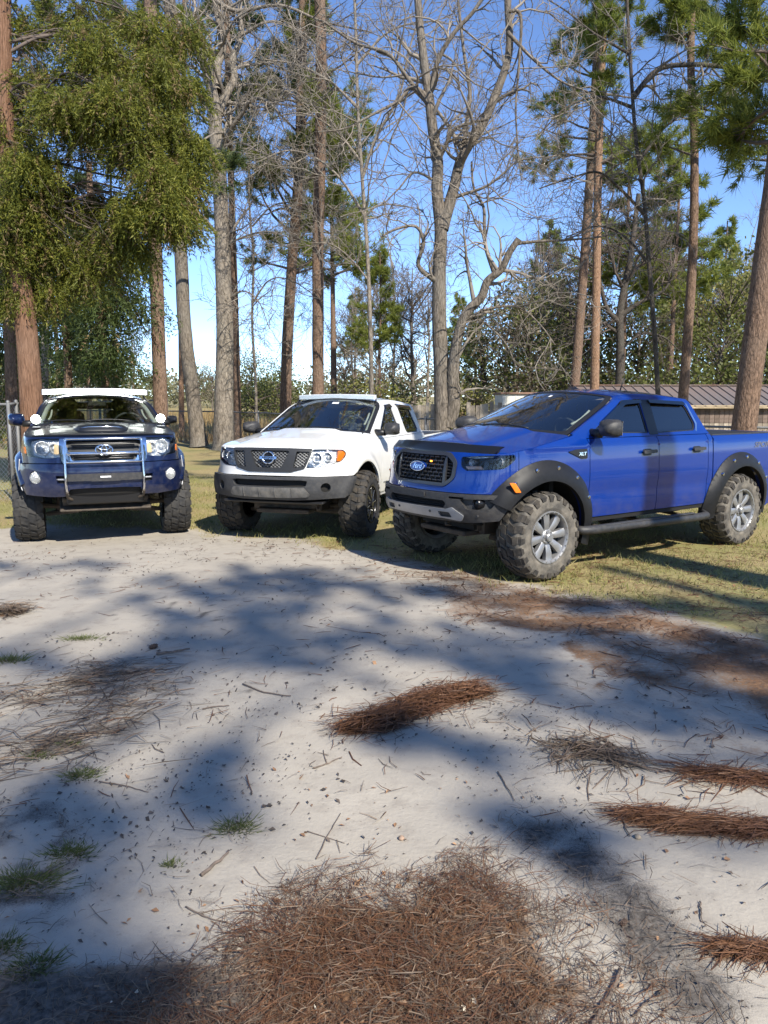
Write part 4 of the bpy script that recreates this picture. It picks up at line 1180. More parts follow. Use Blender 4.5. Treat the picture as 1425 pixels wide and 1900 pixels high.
def panel(name, parent, m, outline, surf, holes=(), off=0.0, grid=0.06, depth=0.02, step=0.035, sign=1, smooth_flange=False):
    sg = np.array([sign, 1.0])
    O = densify(np.asarray(outline, float) * sg, step)
    H = [densify(np.asarray(h, float) * sg, step) for h in holes]
    lo, hi = O.min(0), O.max(0)
    gx, gy = np.meshgrid(np.arange(lo[0] + grid * .5, hi[0], grid), np.arange(lo[1] + grid * .5, hi[1], grid))
    Gp = np.stack([gx.ravel(), gy.ravel()], -1)
    if len(Gp):
        ok = inpoly(Gp, O)
        for h in H: ok &= ~inpoly(Gp, h)
        Gp = Gp[ok]
        B = np.concatenate([O] + H)
        if len(Gp):
            d = np.sqrt(((Gp[:, None, :] - B[None]) ** 2).sum(-1)).min(1)
            Gp = Gp[d > grid * .4]
    pts, edges, k = [], [], 0
    for lp in [O] + H:
        n = len(lp)
        pts += [Vector((float(p[0]), float(p[1]))) for p in lp]
        edges += [(k + i, k + (i + 1) % n) for i in range(n)]
        k += n
    pts += [Vector((float(p[0]), float(p[1]))) for p in Gp]
    vs, _, fs, *_ = geometry.delaunay_2d_cdt(pts, edges, [], 1, 1e-5)
    A = np.array([v[0] for v in vs]); Bb = np.array([v[1] for v in vs])
    offf = off if callable(off) else (lambda a, b: np.full(np.shape(a), off))
    def ev(a, b, d=0.0): return surf(a, b, offf(a, b) + d)
    e = 2e-3
    P = ev(A, Bb)
    N = np.cross(ev(A + e, Bb) - ev(A - e, Bb), ev(A, Bb + e) - ev(A, Bb - e))
    N /= np.linalg.norm(N, axis=1)[:, None] + 1e-12
    up = ev(A, Bb, 1e-3) - P
    N *= np.where((N * up).sum(1) < 0, -1.0, 1.0)[:, None]
    F = np.array([f for f in fs if len(f) == 3], int)
    if H:
        ce = np.stack([A[F].mean(1), Bb[F].mean(1)], -1)
        keep = inpoly(ce, O)
        for h in H: keep &= ~inpoly(ce, h)
        F = F[keep]
    gn = np.cross(P[F[:, 1]] - P[F[:, 0]], P[F[:, 2]] - P[F[:, 0]])
    flip = (gn * N[F].mean(1)).sum(1) < 0
    F[flip] = F[flip][:, ::-1]
    verts, norms, faces = [P], [N], [tuple(f) for f in F]
    n0 = len(P)
    if depth:
        for li, lp in enumerate([O] + H):
            a, b = lp[:, 0], lp[:, 1]
            T = ev(a, b); Bt = ev(a, b, -depth)
            n = len(lp)
            j = (np.arange(n) + 1) % n
            fn = np.cross(T[j] - T, Bt - T)
            fn /= np.linalg.norm(fn, axis=1)[:, None] + 1e-12
            area = (a * np.roll(b, -1) - np.roll(a, -1) * b).sum()
            # outward of the outline, into the hole for holes
            ta = ev(a, b); c2 = ta.mean(0)
            want = (ta - c2) if li == 0 else (c2 - ta)
            s = 1.0 if (fn * want).sum() > 0 else -1.0
            vn = fn + np.roll(fn, 1, axis=0)
            vn /= np.linalg.norm(vn, axis=1)[:, None] + 1e-12
            verts += [T, Bt]; norms += [vn * s, vn * s]
            for i in range(n):
                q = (n0 + i, n0 + j[i], n0 + n + j[i], n0 + n + i)   # normal = cross(T_j - T_i, B - T) direction
                faces.append(q if s > 0 else q[::-1])
            n0 += 2 * n
    V = np.concatenate(verts); VN = np.concatenate(norms)
    me = bpy.data.meshes.new(name)
    me.from_pydata([tuple(map(float, p)) for p in V], [], [tuple(int(i) for i in f) for f in faces])
    me.polygons.foreach_set('use_smooth', [True] * len(me.polygons))
    me.update()
    if len(me.vertices) == len(VN):
        me.normals_split_custom_set_from_vertices([tuple(map(float, n)) for n in VN])
    return link(name, me, m, parent)

def surf_of(pf, ref=(0, 0, 1)):
    """pf(a,b)->point arrays; adds an offset along the normal on ref's side"""
    ref = np.asarray(ref, float)
    def s(a, b, off=0.0):
        a, b = np.asarray(a, float), np.asarray(b, float)
        P = pf(a, b)
        e = 2e-3
        N = np.cross(pf(a + e, b) - pf(a - e, b), pf(a, b + e) - pf(a, b - e))
        N /= np.linalg.norm(N, axis=-1)[..., None] + 1e-12
        N *= np.where((N * ref).sum(-1) < 0, -1.0, 1.0)[..., None]
        return P + N * np.asarray(off)[..., None]
    return s

class Shell:
    """outer skin of a truck: plan curve (s, from the front centre round to the tail) x height z"""
    def __init__(s, plan, side, front, blend, extra=None):
        P = catmull(plan, 24)
        d = np.r_[0, np.cumsum(np.linalg.norm(np.diff(P, axis=0), axis=1))]
        s.ss = np.linspace(0, d[-1], 1200)
        s.x, s.y = np.interp(s.ss, d, P[:, 0]), np.interp(s.ss, d, P[:, 1])
        tx, ty = np.gradient(s.x), np.gradient(s.y)
        k = np.ones(9) / 9
        tx, ty = np.convolve(np.pad(tx, 4, 'edge'), k, 'valid'), np.convolve(np.pad(ty, 4, 'edge'), k, 'valid')
        L = np.hypot(tx, ty)
        s.nx, s.ny = ty / L, -tx / L
        s.nx[0], s.ny[0] = 1, 0
        z = np.arange(0.2, 2.1, 0.004)
        def prof(p):
            p = np.array(p)
            v = np.interp(z, p[:, 0], p[:, 1])
            g = np.exp(-0.5 * (np.arange(-12, 13) / 5.0) ** 2); g /= g.sum()
            return np.convolve(np.pad(v, 12, 'edge'), g, 'valid')
        s.z, s.ps, s.pf = z, prof(side), prof(front)
        s.blend = blend
        s.km = int(np.argmax(s.y))
        s.extra = extra
    def F(s, y): return np.sign(y) * np.interp(abs(y), s.y[:s.km], s.ss[:s.km])
    def S(s, x): return np.interp(-np.asarray(x, float), -s.x, s.ss)
    def base(s, a, z, off=0.0):
        a, z = np.asarray(a, float), np.asarray(z, float)
        sg = np.where(a < 0, -1.0, 1.0); q = np.abs(a)
        x, y = np.interp(q, s.ss, s.x), np.interp(q, s.ss, s.y)
        nx, ny = np.interp(q, s.ss, s.nx), np.interp(q, s.ss, s.ny)
        t = np.clip((q - s.blend[0]) / (s.blend[1] - s.blend[0]), 0, 1); t = t * t * (3 - 2 * t)
        ins = (1 - t) * np.interp(z, s.z, s.pf) + t * np.interp(z, s.z, s.ps)
        o = np.asarray(off) - ins
        if s.extra is not None: o = o + s.extra(x, z)
        return np.stack([x + nx * o, sg * (y + ny * o), z + 0 * x], -1)
    def xz(s, pts): return [(float(s.S(p[0])),) + tuple(p[1:]) for p in pts]
    def yz(s, pts): return [(float(s.F(p[0])),) + tuple(p[1:]) for p in pts]

def text_flat(txt, size, shear=0.0, bold=0.0):
    cu = bpy.data.curves.new('lettering', 'FONT')
    cu.body = txt; cu.size = size; cu.align_x = 'CENTER'; cu.align_y = 'CENTER'
    cu.shear = shear; cu.offset = bold; cu.resolution_u = 3
    o = bpy.data.objects.new('lettering', cu)
    COL.objects.link(o)
    bpy.context.view_layer.update()
    dg = bpy.context.evaluated_depsgraph_get()
    me = bpy.data.meshes.new_from_object(o.evaluated_get(dg))
    V = np.array([v.co[:2] for v in me.vertices]); F = [tuple(p.vertices) for p in me.polygons]
    bpy.data.objects.remove(o); bpy.data.curves.remove(cu); bpy.data.meshes.remove(me)
    return V, F

def lettering(name, parent, m, txt, surf, a0, b0, size, off=0.004, stretch=1.0, shear=0.0, bold=0.0):
    V, F = text_flat(txt, size, shear, bold)
    P = surf(a0 + V[:, 0] * stretch, b0 + V[:, 1], off)
    return MB().add(P, F).build(name, m, parent)

def ering(mb, surf, a0, b0, ra, rb, r, off=0.01, n=36, seg=6):
    t = np.linspace(0, 2 * math.pi, n, endpoint=False)
    P = surf(a0 + ra * np.cos(t), b0 + rb * np.sin(t), np.full(n, off))
    P = np.vstack([P, P[:1], P[1:2]])
    V, F = tube_np(P, r, seg)
    mb.add(V, F)

def disc(surf, a0, b0, ra, rb, n=28):
    return [(a0 + ra * math.cos(t), b0 + rb * math.sin(t)) for t in np.linspace(0, 2 * math.pi, n, endpoint=False)]

# shared truck materials
M = {}
M['black'] = mat('black_plastic', (0.012, 0.012, 0.013), 0.45)
M['trim'] = mat('textured_black_plastic', (0.028, 0.028, 0.03), 0.5, var=.2, vscale=60, bump=.12, bscale=300, dirt=(.12, .105, .085), dscale=22, damt=.3)
M['dark'] = mat('underbody_dark', (0.012, 0.011, 0.010), 0.85)
M['rust'] = mat('dirty_chassis_metal', (0.05, 0.04, 0.032), 0.8, var=.4, vscale=12, dirt=(.16, .12, .08), dscale=8, damt=.5)
M['rubber'] = mat('dusty_tyre_rubber', (0.075, 0.068, 0.058), 0.85, var=.3, vscale=18, bump=.2, bscale=120, dirt=(.27, .235, .185), dscale=6, damt=.8)
M['tread'] = mat('tread_rubber', (0.024, 0.022, 0.020), 0.88, var=.35, vscale=30, dirt=(.13, .105, .075), dscale=13, damt=.6)
M['cleanrub'] = mat('dark_tread_rubber', (0.020, 0.020, 0.021), 0.75, var=.3, vscale=30, dirt=(.085, .075, .06), dscale=12, damt=.5)
M['chrome'] = mat('chrome', (0.75, 0.76, 0.78), 0.08, 1.0)
M['silver'] = mat('silver_paint', (0.42, 0.43, 0.45), 0.35, 0.6, dirt=(.3, .27, .22), dscale=7, damt=.35)
M['gunmetal'] = mat('gunmetal_alloy', (0.33, 0.33, 0.335), 0.36, 0.6, dirt=(.26, .235, .19), dscale=14, damt=.35)
M['blackalloy'] = mat('black_alloy', (0.02, 0.02, 0.022), 0.25, 0.5)
M['greyplastic'] = mat('weathered_grey_plastic', (0.036, 0.037, 0.040), 0.55, var=.12, vscale=30, bump=.12, bscale=250, dirt=(.10, .095, .085), dscale=26, damt=.4)
M['glass'] = glass_mat('windscreen_glass', (0.80, 0.88, 0.84), extra=.03)
M['tint'] = glass_mat('tinted_glass', (0.10, 0.11, 0.10), extra=.015)
M['lens'] = glass_mat('clear_lamp_lens', (0.95, 0.96, 0.97), extra=-.03)
M['smoke'] = glass_mat('smoked_acrylic', (0.03, 0.03, 0.035), extra=.02)
M['amber'] = mat('amber_reflector', (0.85, 0.20, 0.012), 0.2, coat=1.0)
M['reflector'] = mat('lamp_reflector', (0.80, 0.82, 0.84), 0.22, 0.55, bump=.9, bscale=38)
M['lampbowl'] = mat('frosted_lamp', (0.48, 0.49, 0.48), 0.2, 0.5, coat=1, bump=.5, bscale=90)
M['seat'] = mat('grey_seat_cloth', (0.09, 0.09, 0.095), 0.9, var=.2)
M['dash'] = mat('dashboard_vinyl', (0.045, 0.047, 0.05), 0.65)
M['cream'] = mat('pale_trim', (0.45, 0.45, 0.42), 0.7)
M['white'] = mat('white_print', (0.8, 0.8, 0.8), 0.4)
M['redlens'] = mat('red_lamp_lens', (0.45, 0.01, 0.008), 0.15, coat=1)

def make_wheel(name_mats, R=0.42, w=0.30, rim_r=0.235, spokes=8, seed=1, dish=0.05):
    """wheel at the origin, axle along y, outer face towards +y; returns the wheel (rim) object with tyre, tread, spokes, hub"""
    rub, trd, alloy, dark = name_mats
    h = w / 2
    rim = MB()
    rim.lathe([(h - .012, rim_r + .006), (h + .004, rim_r + .004), (h + .004, rim_r - .006), (h - .010, rim_r - .018), (h - .022, rim_r - .022), (-h + .02, rim_r - .03), (-h, rim_r)], 40)
    for k in range(24):                                       # bead bolts round the lip
        a = 2 * math.pi * k / 24
        rim.box((math.cos(a) * (rim_r - .008), h + .003, math.sin(a) * (rim_r - .008)), (.012, .010, .012), ry=-a)
    wo = rim.build('wheel', alloy, None, True, angle=35)
    ty = MB()
    ty.lathe([(-h + .015, rim_r), (-h - .002, rim_r + .03), (-h - .008, rim_r + .08), (-h + .002, R - .045), (-h + .022, R - .022), (-h + .06, R - .016), (0, R - .013), (h - .06, R - .016), (h - .022, R - .022), (h - .002, R - .045), (h + .008, rim_r + .08), (h + .003, rim_r + .045), (h + .006, rim_r + .038), (h + .002, rim_r + .028), (h - .006, rim_r + .004)], 56)
    ty.build('tyre', rub, wo, True, angle=50)
    tb = MB()
    rng = random.Random(seed)
    N = 24
    def block(y0, y1, a0, a1, skew, r0, r1, r0b=None, r1b=None):
        # four plan corners (angle, y), inner and outer radius; outer radius at the y1 end may drop over the shoulder
        V = []
        for lvl in (0, 1):
            for (yy, aa) in ((y0, a0), (y0, a1), (y1, a1 + skew), (y1, a0 + skew)):
                shoulder = abs(yy) > h * .9
                r = (r0 if lvl == 0 else r1) - (.035 if shoulder else 0)
                sh = 0.0 if lvl == 0 else 0.0015
                V.append((r * math.cos(aa), yy + (math.copysign(.010, yy) if shoulder and lvl else 0), r * math.sin(aa)))
        F = [(0, 1, 2, 3), (7, 6, 5, 4), (0, 4, 5, 1), (1, 5, 6, 2), (2, 6, 7, 3), (3, 7, 4, 0)]
        tb.add(V, F)
    pit = 2 * math.pi / N
    for i in range(N):
        a = i * pit
        lng = i % 2
        for sgn in (-1, 1):
            o = 0 if sgn > 0 else pit / 2
            # shoulder lug, then its step over the sidewall, then an inner lug
            block(sgn * h * (.55 if lng else .62), sgn * h * .97, a + o, a + o + pit * .66, sgn * .03, R - .03, R)
            V0 = R - .035
            tb.add([(r * math.cos(t), y, r * math.sin(t)) for (t, r, y) in
                    ((a + o + .02, V0, sgn * (h + .010)), (a + o + pit * .64, V0, sgn * (h + .010)), (a + o + pit * .60, V0 - (.05 if lng else .03), sgn * (h + .013)), (a + o + .03, V0 - (.05 if lng else .03), sgn * (h + .013)),
                     (a + o + .02, V0, sgn * (h - .03)), (a + o + pit * .64, V0, sgn * (h - .03)), (a + o + pit * .60, V0 - .05, sgn * (h - .03)), (a + o + .03, V0 - .05, sgn * (h - .03)))],
                   [(0, 1, 2, 3), (0, 4, 5, 1), (1, 5, 6, 2), (2, 6, 7, 3), (3, 7, 4, 0)])
            block(sgn * h * .06, sgn * h * (.48 if lng else .55), a + o + pit * .25, a + o + pit * (.88 if lng else .80), sgn * -.07, R - .03, R)
    tb.build('tread', trd, wo, False)
    disc_ = MB().lathe([(h - .10, rim_r - .02), (h - .105, .05), (h - .105, .001)], 32)
    disc_.lathe([(h - .10, .15), (h - .098, .06)], 32)
    disc_.build('brake_disc', dark, wo, True)
    for k in range(spokes):
        a = 2 * math.pi * (k + .3) / spokes
        ca, sa = math.cos(a), math.sin(a)
        def q(r, t, y): return (ca * r - sa * t, y, sa * r + ca * t)
        sp = MB()
        r0, r1 = .045, rim_r - .016
        prof = [(r0, .026, h - dish), (r0 + .05, .030, h - dish + .018), (r1 - .07, .037, h - dish + .025), (r1 - .025, .040, h - .024), (r1, .046, h - .018)]
        V, F = [], []
        for (r, t, y) in prof:
            V += [q(r, -t, y - .05), q(r, -t, y - .008), q(r, -t * .55, y), q(r, t * .55, y), q(r, t, y - .008), q(r, t, y - .05)]
        for i in range(len(prof) - 1):
            for j in range(6):
                F.append((i * 6 + j, i * 6 + (j + 1) % 6, i * 6 + 6 + (j + 1) % 6, i * 6 + 6 + j))
        F += [(5, 4, 3, 2, 1, 0), tuple(range(len(V) - 6, len(V)))]
        sp.add(V, F).build('spoke', alloy, wo, True, angle=30)
    hb = MB().lathe([(h - dish - .03, .075), (h - dish + .012, .072), (h - dish + .02, .062), (h - dish + .02, .043), (h - dish + .045, .040), (h - dish + .052, .032), (h - dish + .052, .001)], 28)
    for k in range(6):
        a = 2 * math.pi * k / 6
        hb.lathe([(h - dish + .02, .011), (h - dish + .03, .010), (h - dish + .03, .001)], 6, c=(math.cos(a) * .055, 0, math.sin(a) * .055))
    hb.build('hub', alloy, wo, True, angle=35)
    return wo

def build_truck(tr, sh, sp, paint, wheel):
    """everything the three pickups have in common; the fronts are added afterwards"""
    base = sh.base
    wb, zc, ra = sp['wb'], sp['axle_z'], sp['arch_r']
    A0, A1 = sp['A0'], sp['A1']
    rz, belt = sp['rocker'], sp['belt']
    bx0, bx1 = sp['cab_rear']                     # x of the cab's rear edge at the belt and at the roof
    tail = sp['tail']
    hx0, hz0 = sp['hood_front']
    # ---- hood
    def hood_edge(t):
        x = hx0 + (A0[0] + .02 - hx0) * t
        z = hz0 + (A0[1] - .012 - hz0) * t ** sp.get('hood_pow', 1.0)
        return base(sh.S(x), z, -.004)
    LH, WH = abs(A0[0] - hx0), 0.8
    def hood_pf(a, b):
        t, v = np.clip(a / LH, -.05, 1.05), b / WH
        E = hood_edge(t)
        q = 1 - v * v
        lip = np.clip((.07 - t) / .07, 0, 1)
        x = E[..., 0] + (sp['hood_bow'][0] * (1 - t) + sp['hood_bow'][1] * t) * q
        z = E[..., 2] + (sp['hood_crown'][0] * (1 - t) + sp['hood_crown'][1] * t) * (1 - np.abs(v) ** 2.4) - sp.get('hood_lip', .035) * lip ** 2
        if 'hood_shape' in sp: z = z + sp['hood_shape'](t, v)
        return np.stack([x, E[..., 1] * v, z], -1)
    hs_ = surf_of(hood_pf)
    panel('hood', tr, sp.get('hood_paint', paint), rpoly([(0, -WH), (LH, -WH), (LH, WH), (0, WH)], .05), hs_, grid=.05, depth=.03)
    sp['hood_surf'], sp['LH'], sp['WH'] = hs_, LH, WH
    # ---- windscreen, cowl, roof
    LW, WW = sp['ws_len'], 0.7
    def ws_pf(a, b):
        t, v = a / LW, b / WW
        x = A0[0] + (A1[0] - A0[0]) * t; z = A0[1] + (A1[1] - A0[1]) * t
        E = base(sh.S(x), z, -.03)
        q = 1 - v * v
        tt = np.clip(t, 0, 1)
        return np.stack([E[..., 0] + .02 + (sp['ws_bow'][0] * (1 - tt) + sp['ws_bow'][1] * tt) * q, E[..., 1] * v, E[..., 2] + (sp['ws_rise'][0] * (1 - tt) + sp['ws_rise'][1] * tt) * q], -1)
    wsf = surf_of(ws_pf, (1, 0, .5))
    sp['ws_surf'], sp['LW'], sp['WW'] = wsf, LW, WW
    wp = panel('windscreen', tr, M['glass'], rpoly([(.0, -WW * .975), (LW * .99, -WW * .965), (LW * .99, WW * .965), (.0, WW * .975)], .05), wsf, off=-.002, grid=.09, depth=0)
    panel('windscreen_seal', tr, M['black'], rpoly([(-.1, -WW), (LW * 1.0, -WW), (LW * 1.0, WW), (-.1, WW)], .02), wsf, holes=[rpoly([(.045, -WW * .945), (LW * .962, -WW * .93), (LW * .962, WW * .93), (.045, WW * .945)], .05)], off=.002, grid=.06, depth=.012)
    for v0, v1 in ((-.10, -.85), (.55, -.2)):                       # wipers lying on the cowl
        a = np.linspace(0, 1, 8)
        P = wsf(.03 + .05 * np.sin(a * 2.6), WW * (v0 + (v1 - v0) * a), np.full(8, .02))
        MB().tube(P, .008, 6).build('wiper', M['black'], tr, True)
    rx = bx1
    LR, WR = abs(A1[0] - rx), .6
    def roof_edge(t):
        x = A1[0] + (rx - A1[0]) * t
        z = A1[1] + sp['roof_rise'] * np.sin(np.pi * np.clip(t, 0, 1) ** .8) - sp['roof_drop'] * t ** 2
        return base(sh.S(x), z, -.003)
    def roof_pf(a, b):
        t, v = a / LR, b / WR
        E = roof_edge(t); q = 1 - v * v
        tt = np.clip(t, 0, 1)
        return np.stack([E[..., 0] + .02 + sp['ws_bow'][1] * q * (1 - tt) ** 2 - .05 * q * tt ** 2, E[..., 1] * v, E[..., 2] + sp['ws_rise'][1] * (1 - np.abs(v) ** 2.6)], -1)
    rsf = surf_of(roof_pf)
    sp['roof_surf'], sp['LR'], sp['WR'] = rsf, LR, WR
    panel('roof', tr, paint, [(0, -WR), (LR, -WR), (LR, WR), (0, WR)], rsf, grid=.08, depth=.02)
    # ---- sides
    tt = np.linspace(0, 1, 14)
    E = roof_edge(tt)
    rail = [(float(e[0]), float(e[2])) for e in E]
    for sg in (1, -1):
        L = 'left' if sg > 0 else 'right'
        cab = [(A0[0], A0[1])] + rail + [(bx0, belt), (sp['doors'][0][0] + .02, belt)]
        holes = [rpoly(sh.xz(w['pts']), .04) for w in sp['windows']]
        cs = panel('cab_frame', tr, paint, sh.xz(cab), base, holes=holes, sign=sg, depth=.03)
        for w in sp['windows']:
            cen = np.mean([p[:2] for p in w['pts']], axis=0)
            big = [(cen[0] + (p[0] - cen[0]) * 1.04, cen[1] + (p[1] - cen[1]) * 1.04) + tuple(p[2:]) for p in w['pts']]
            panel('side_window', tr, M[w.get('mat', 'tint')], rpoly(sh.xz(big), .04), base, off=-.016, sign=sg, depth=0, grid=.1)
            sm = [(cen[0] + (p[0] - cen[0]) * .93, cen[1] + (p[1] - cen[1]) * .93) + tuple(p[2:]) for p in w['pts']]
            panel('window_seal', tr, M['black'], rpoly(sh.xz(w['pts']), .04), base, holes=[rpoly(sh.xz(sm), .04)], off=-.010, sign=sg, depth=.01, grid=.1)
            if w.get('visor'):
                panel('window_visor', tr, M['smoke'], rpoly(sh.xz(w['visor']), .015), base, off=.022, sign=sg, depth=.02, grid=.06)
        if 'pillar' in sp:
            panel('door_pillar', tr, M['black'], sh.xz(sp['pillar']), base, off=.003, sign=sg, depth=.012)
        # fender with wheel arch
        fr = sp['fender_front']
        arch = arc(0, zc, ra, sp['arch_a'][0], sp['arch_a'][1], 28)
        d0 = sp['doors'][0][0]
        top = [(float(hood_edge(np.array(t))[0]), float(hood_edge(np.array(t))[2]) - .006) for t in (1, .8, .6, .4, .2, sp.get('fender_t', .02))]
        fen = list(fr) + arch + [(d0 + .004, rz + .02), (d0 + .004, belt - .0), (A0[0] - .02, A0[1] - .005)] + top
        panel('fender', tr, paint, sh.xz(fen), base, sign=sg, depth=.03, grid=.05)
        for k, (x0, x1) in enumerate(sp['doors']):
            rear_cut = sp.get('door_cut') if k == len(sp['doors']) - 1 else None
            pts = [(x0 - .004, rz + .015, .02), (x0 - .004, belt - .006, .005), (x1 + .004, belt - .006, .005)]
            if rear_cut: pts += [(x1 + .004, rear_cut[1], .12), (x1 + .004 + rear_cut[0], rz + .015, .08)]
            else: pts += [(x1 + .004, rz + .015, .02)]
            d = panel('door', tr, paint, rpoly(sh.xz(pts), .02), base, sign=sg, depth=.03)
            if sp.get('handles') and k < len(sp['handles']):
                hxx, hzz = sp['handles'][k]
                hm = sp.get('handle_mat', paint)
                hp = MB()
                pl = rpoly(sh.xz([(hxx + .11, hzz - .017), (hxx + .11, hzz + .017), (hxx - .11, hzz + .02), (hxx - .11, hzz - .014)]), .015)
                panel('door_handle', d, hm, pl, base, off=.038, sign=sg, depth=.018, grid=.05)
                panel('handle_cup', d, M['black'], rpoly(sh.xz([(hxx + .09, hzz - .04), (hxx + .09, hzz + .03), (hxx - .06, hzz + .03), (hxx - .06, hzz - .04)]), .035), base, off=.002, sign=sg, depth=0, grid=.05)
        # rocker, bed side with arch
        panel('sill', tr, sp.get('sill_mat', paint), sh.xz([(d0 - .01, rz - .035), (d0 - .01, rz + .012), (bx0 + .02, rz + .012), (bx0 + .02, rz - .035)]), base, off=-.012, sign=sg, depth=.05)
        db = sp['doors'][-1][1]
        if db - bx0 > .03:
            qx = [(db - .004, belt - .006), (bx0, belt - .006), (bx0 - .0, rz + .3), (-wb + ra + .02, rz), (db - .004 + (sp['door_cut'][0] if 'door_cut' in sp else 0) , rz)]
            if 'door_cut' in sp: qx.append((db - .004, sp['door_cut'][1]))
            panel('cab_corner', tr, paint, rpoly(sh.xz(qx), .01), base, sign=sg, depth=.03)
        bt = sp['bed_z']
        rar = arc(-wb, zc, ra, sp['rear_arch_a'][0], sp['rear_arch_a'][1], 28)
        bed = [(bx0 - .018, rz + .05 if -wb + ra > bx0 - .018 else zc + .25), (bx0 - .018, bt), (tail + .06, bt), (tail + .06, rz + .08)] + rar[::-1]
        panel('bed_side', tr, paint, sh.xz(bed), base, sign=sg, depth=.04)
        # dark inner skin behind the shut lines
        inner = [(.35, 1.0), (.35, hz0 - .04), (A0[0], min(belt, A0[1]) - .04), (tail + .1, belt - .04 if bt > belt else bt - .02), (tail + .1, rz + .1)] + arc(-wb, zc, ra + .02, 188, -8, 20) + [(-wb + ra + .03, rz), (-ra - .03, rz)] + arc(0, zc, ra + .02, 188, 45, 20)
        panel('inner_skin', tr, M['dark'], sh.xz(inner), base, off=-.028, sign=sg, depth=0, grid=.15)
        for xw in (0, -wb):
            w = MB().lathe([(.88, ra + .015), (.35, ra + .015)], 28, c=(xw, 0, zc), a0=math.radians(52), a1=math.radians(178))
            if sg < 0: w.v = [v * np.array([1, -1, 1]) for v in w.v]
            w.build('wheel_liner', M['dark'], tr, True)
    # ---- back of the cab, tailgate, bed cover
    zb = np.linspace(belt - .25, A1[1] - sp['roof_drop'] - .005, 6)
    def back_pf(a, b):
        u = np.clip((a - belt) / (A1[1] - sp['roof_drop'] - belt), -.6, 1)
        x = bx0 + (bx1 - bx0) * np.clip(u, 0, 1)
        Ee = base(sh.S(x), a, -.02)
        return np.stack([Ee[..., 0] + .01, Ee[..., 1] * b, a], -1)
    ztop = A1[1] - sp['roof_drop'] - .004
    panel('cab_back', tr, paint, [(belt - .3, -1), (ztop, -1), (ztop, 1), (belt - .3, 1)], surf_of(back_pf, (-1, 0, .2)), holes=[rpoly([(belt + .05, -.72), (ztop - .09, -.74), (ztop - .09, .74), (belt + .05, .72)], .04)], grid=.1)
    panel('rear_window', tr, M['glass'], [(belt + .04, -.74), (ztop - .08, -.76), (ztop - .08, .76), (belt + .04, .74)], surf_of(back_pf, (-1, 0, .2)), off=-.01, depth=0, grid=.2)
    yb = float(base(sh.S(tail + .3), bt)[1])
    MB().box(((bx0 + tail) / 2, 0, bt - .012), (abs(tail - bx0) - .12, yb * 2 - .10, .02), bev=.008).build('bed_cover', M['black'], tr, True, angle=30)
    for sg in (1, -1):
        MB().box(((bx0 + tail) / 2 + .0, sg * (yb - .035), bt + .004), (abs(tail - bx0) - .10, .07, .02), bev=.008).build('bed_rail', M['trim'], tr)
    tg = MB().box((tail + .02, 0, (bt + rz + .12) / 2), (.06, yb * 2 - .12, bt - rz - .12), bev=.015).build('tailgate', paint, tr)
    MB().box((tail - .06, 0, rz + .06), (.12, yb * 2 - .1, .16), bev=.03).build('rear_bumper', M['chrome'], tr)
    for sg in (1, -1):
        MB().box((tail + .04, sg * (yb - .02), bt - .22), (.10, .09, .34), bev=.02).build('tail_lamp', M['redlens'], tr)
    # ---- chassis
    ch = MB()
    for sg in (1, -1):
        ch.box(((.45 + tail) / 2, sg * .42, rz - .06), (.55 - tail - .3, .08, .13), bev=.01)
    for x in (.35, -.9, -1.9, -2.6, tail + .3): ch.box((x, 0, rz - .05), (.08, .84, .08))
    ch.tube([(-wb, -.75, zc), (-wb, .75, zc)], .045, 8)
    ch.lathe([(-.14, .02), (-.1, .11), (0, .14), (.1, .11), (.14, .02)], 14, c=(-wb, .05, zc))
    ch.tube([(.02, -.72, zc - .02), (.05, -.3, zc - .05), (.05, .3, zc - .05), (.02, .72, zc - .02)], .03, 8)
    for sg in (1, -1):
        ch.tube([(.12, sg * .3, zc - .09), (.0, sg * .66, zc - .13), (-.16, sg * .32, zc - .09)], .03, 6)
        ch.tube([(0, sg * .52, zc - .1), (-.02, sg * .48, zc + .42)], .05, 8)
    ch.box((.25, 0, rz - .12), (.5, .7, .05), bev=.01)
    ch.build('chassis', M['rust'], tr)
    fl = MB()
    fl.box(((A0[0] + .3 + bx0) / 2, 0, rz + .02), (abs(bx0 - A0[0]) + .3, 1.62, .06))
    fl.box(((bx0 + tail) / 2, 0, bt - .46), (abs(tail - bx0) - .2, 1.1, .04))
    fl.box((.12, 0, .9), (.9, .85, .35)); fl.box((A0[0] + .22, 0, (rz + A0[1]) / 2 - .03), (.06, 1.6, A0[1] - rz - .06))
    fl.build('floor_pan', M['dark'], tr)
    # ---- cabin
    dz = A0[1]
    dm = MB()
    prof = [(A0[0] + .28, dz - .03), (A0[0] + .02, dz + .015), (A0[0] - .24, dz + .0), (A0[0] - .30, dz - .08), (A0[0] - .22, dz - .40), (A0[0] + .25, dz - .45)]
    dm.prism([(x, z) for x, z in prof], lambda x, z, d: (x, d, z), -.72, .72)
    dm.build('dashboard', M['dash'], tr)
    st = MB()
    tq = np.linspace(0, 2 * math.pi, 25)
    sx, sz = A0[0] - .47, dz + sp.get('wheel_up', -.02)
    tilt = math.radians(28)
    P = np.stack([sx - .18 * np.sin(tq) * math.sin(tilt) * -1, .38 + .185 * np.cos(tq), sz + .185 * np.sin(tq) * math.cos(tilt)], -1)
    st.tube(P, .015, 8, cap=False)
    st.tube([(sx + .02, .2, sz), (sx + .03, .56, sz)], .014, 6); st.tube([(sx + .03, .38, sz), (sx + .28, .38, sz - .1)], .03, 8)
    st.box((sx + .02, .38, sz), (.05, .13, .11), bev=.02)
    st.build('steering_wheel', M['dash'], tr, True, angle=40)
    rows = sp['seat_rows']
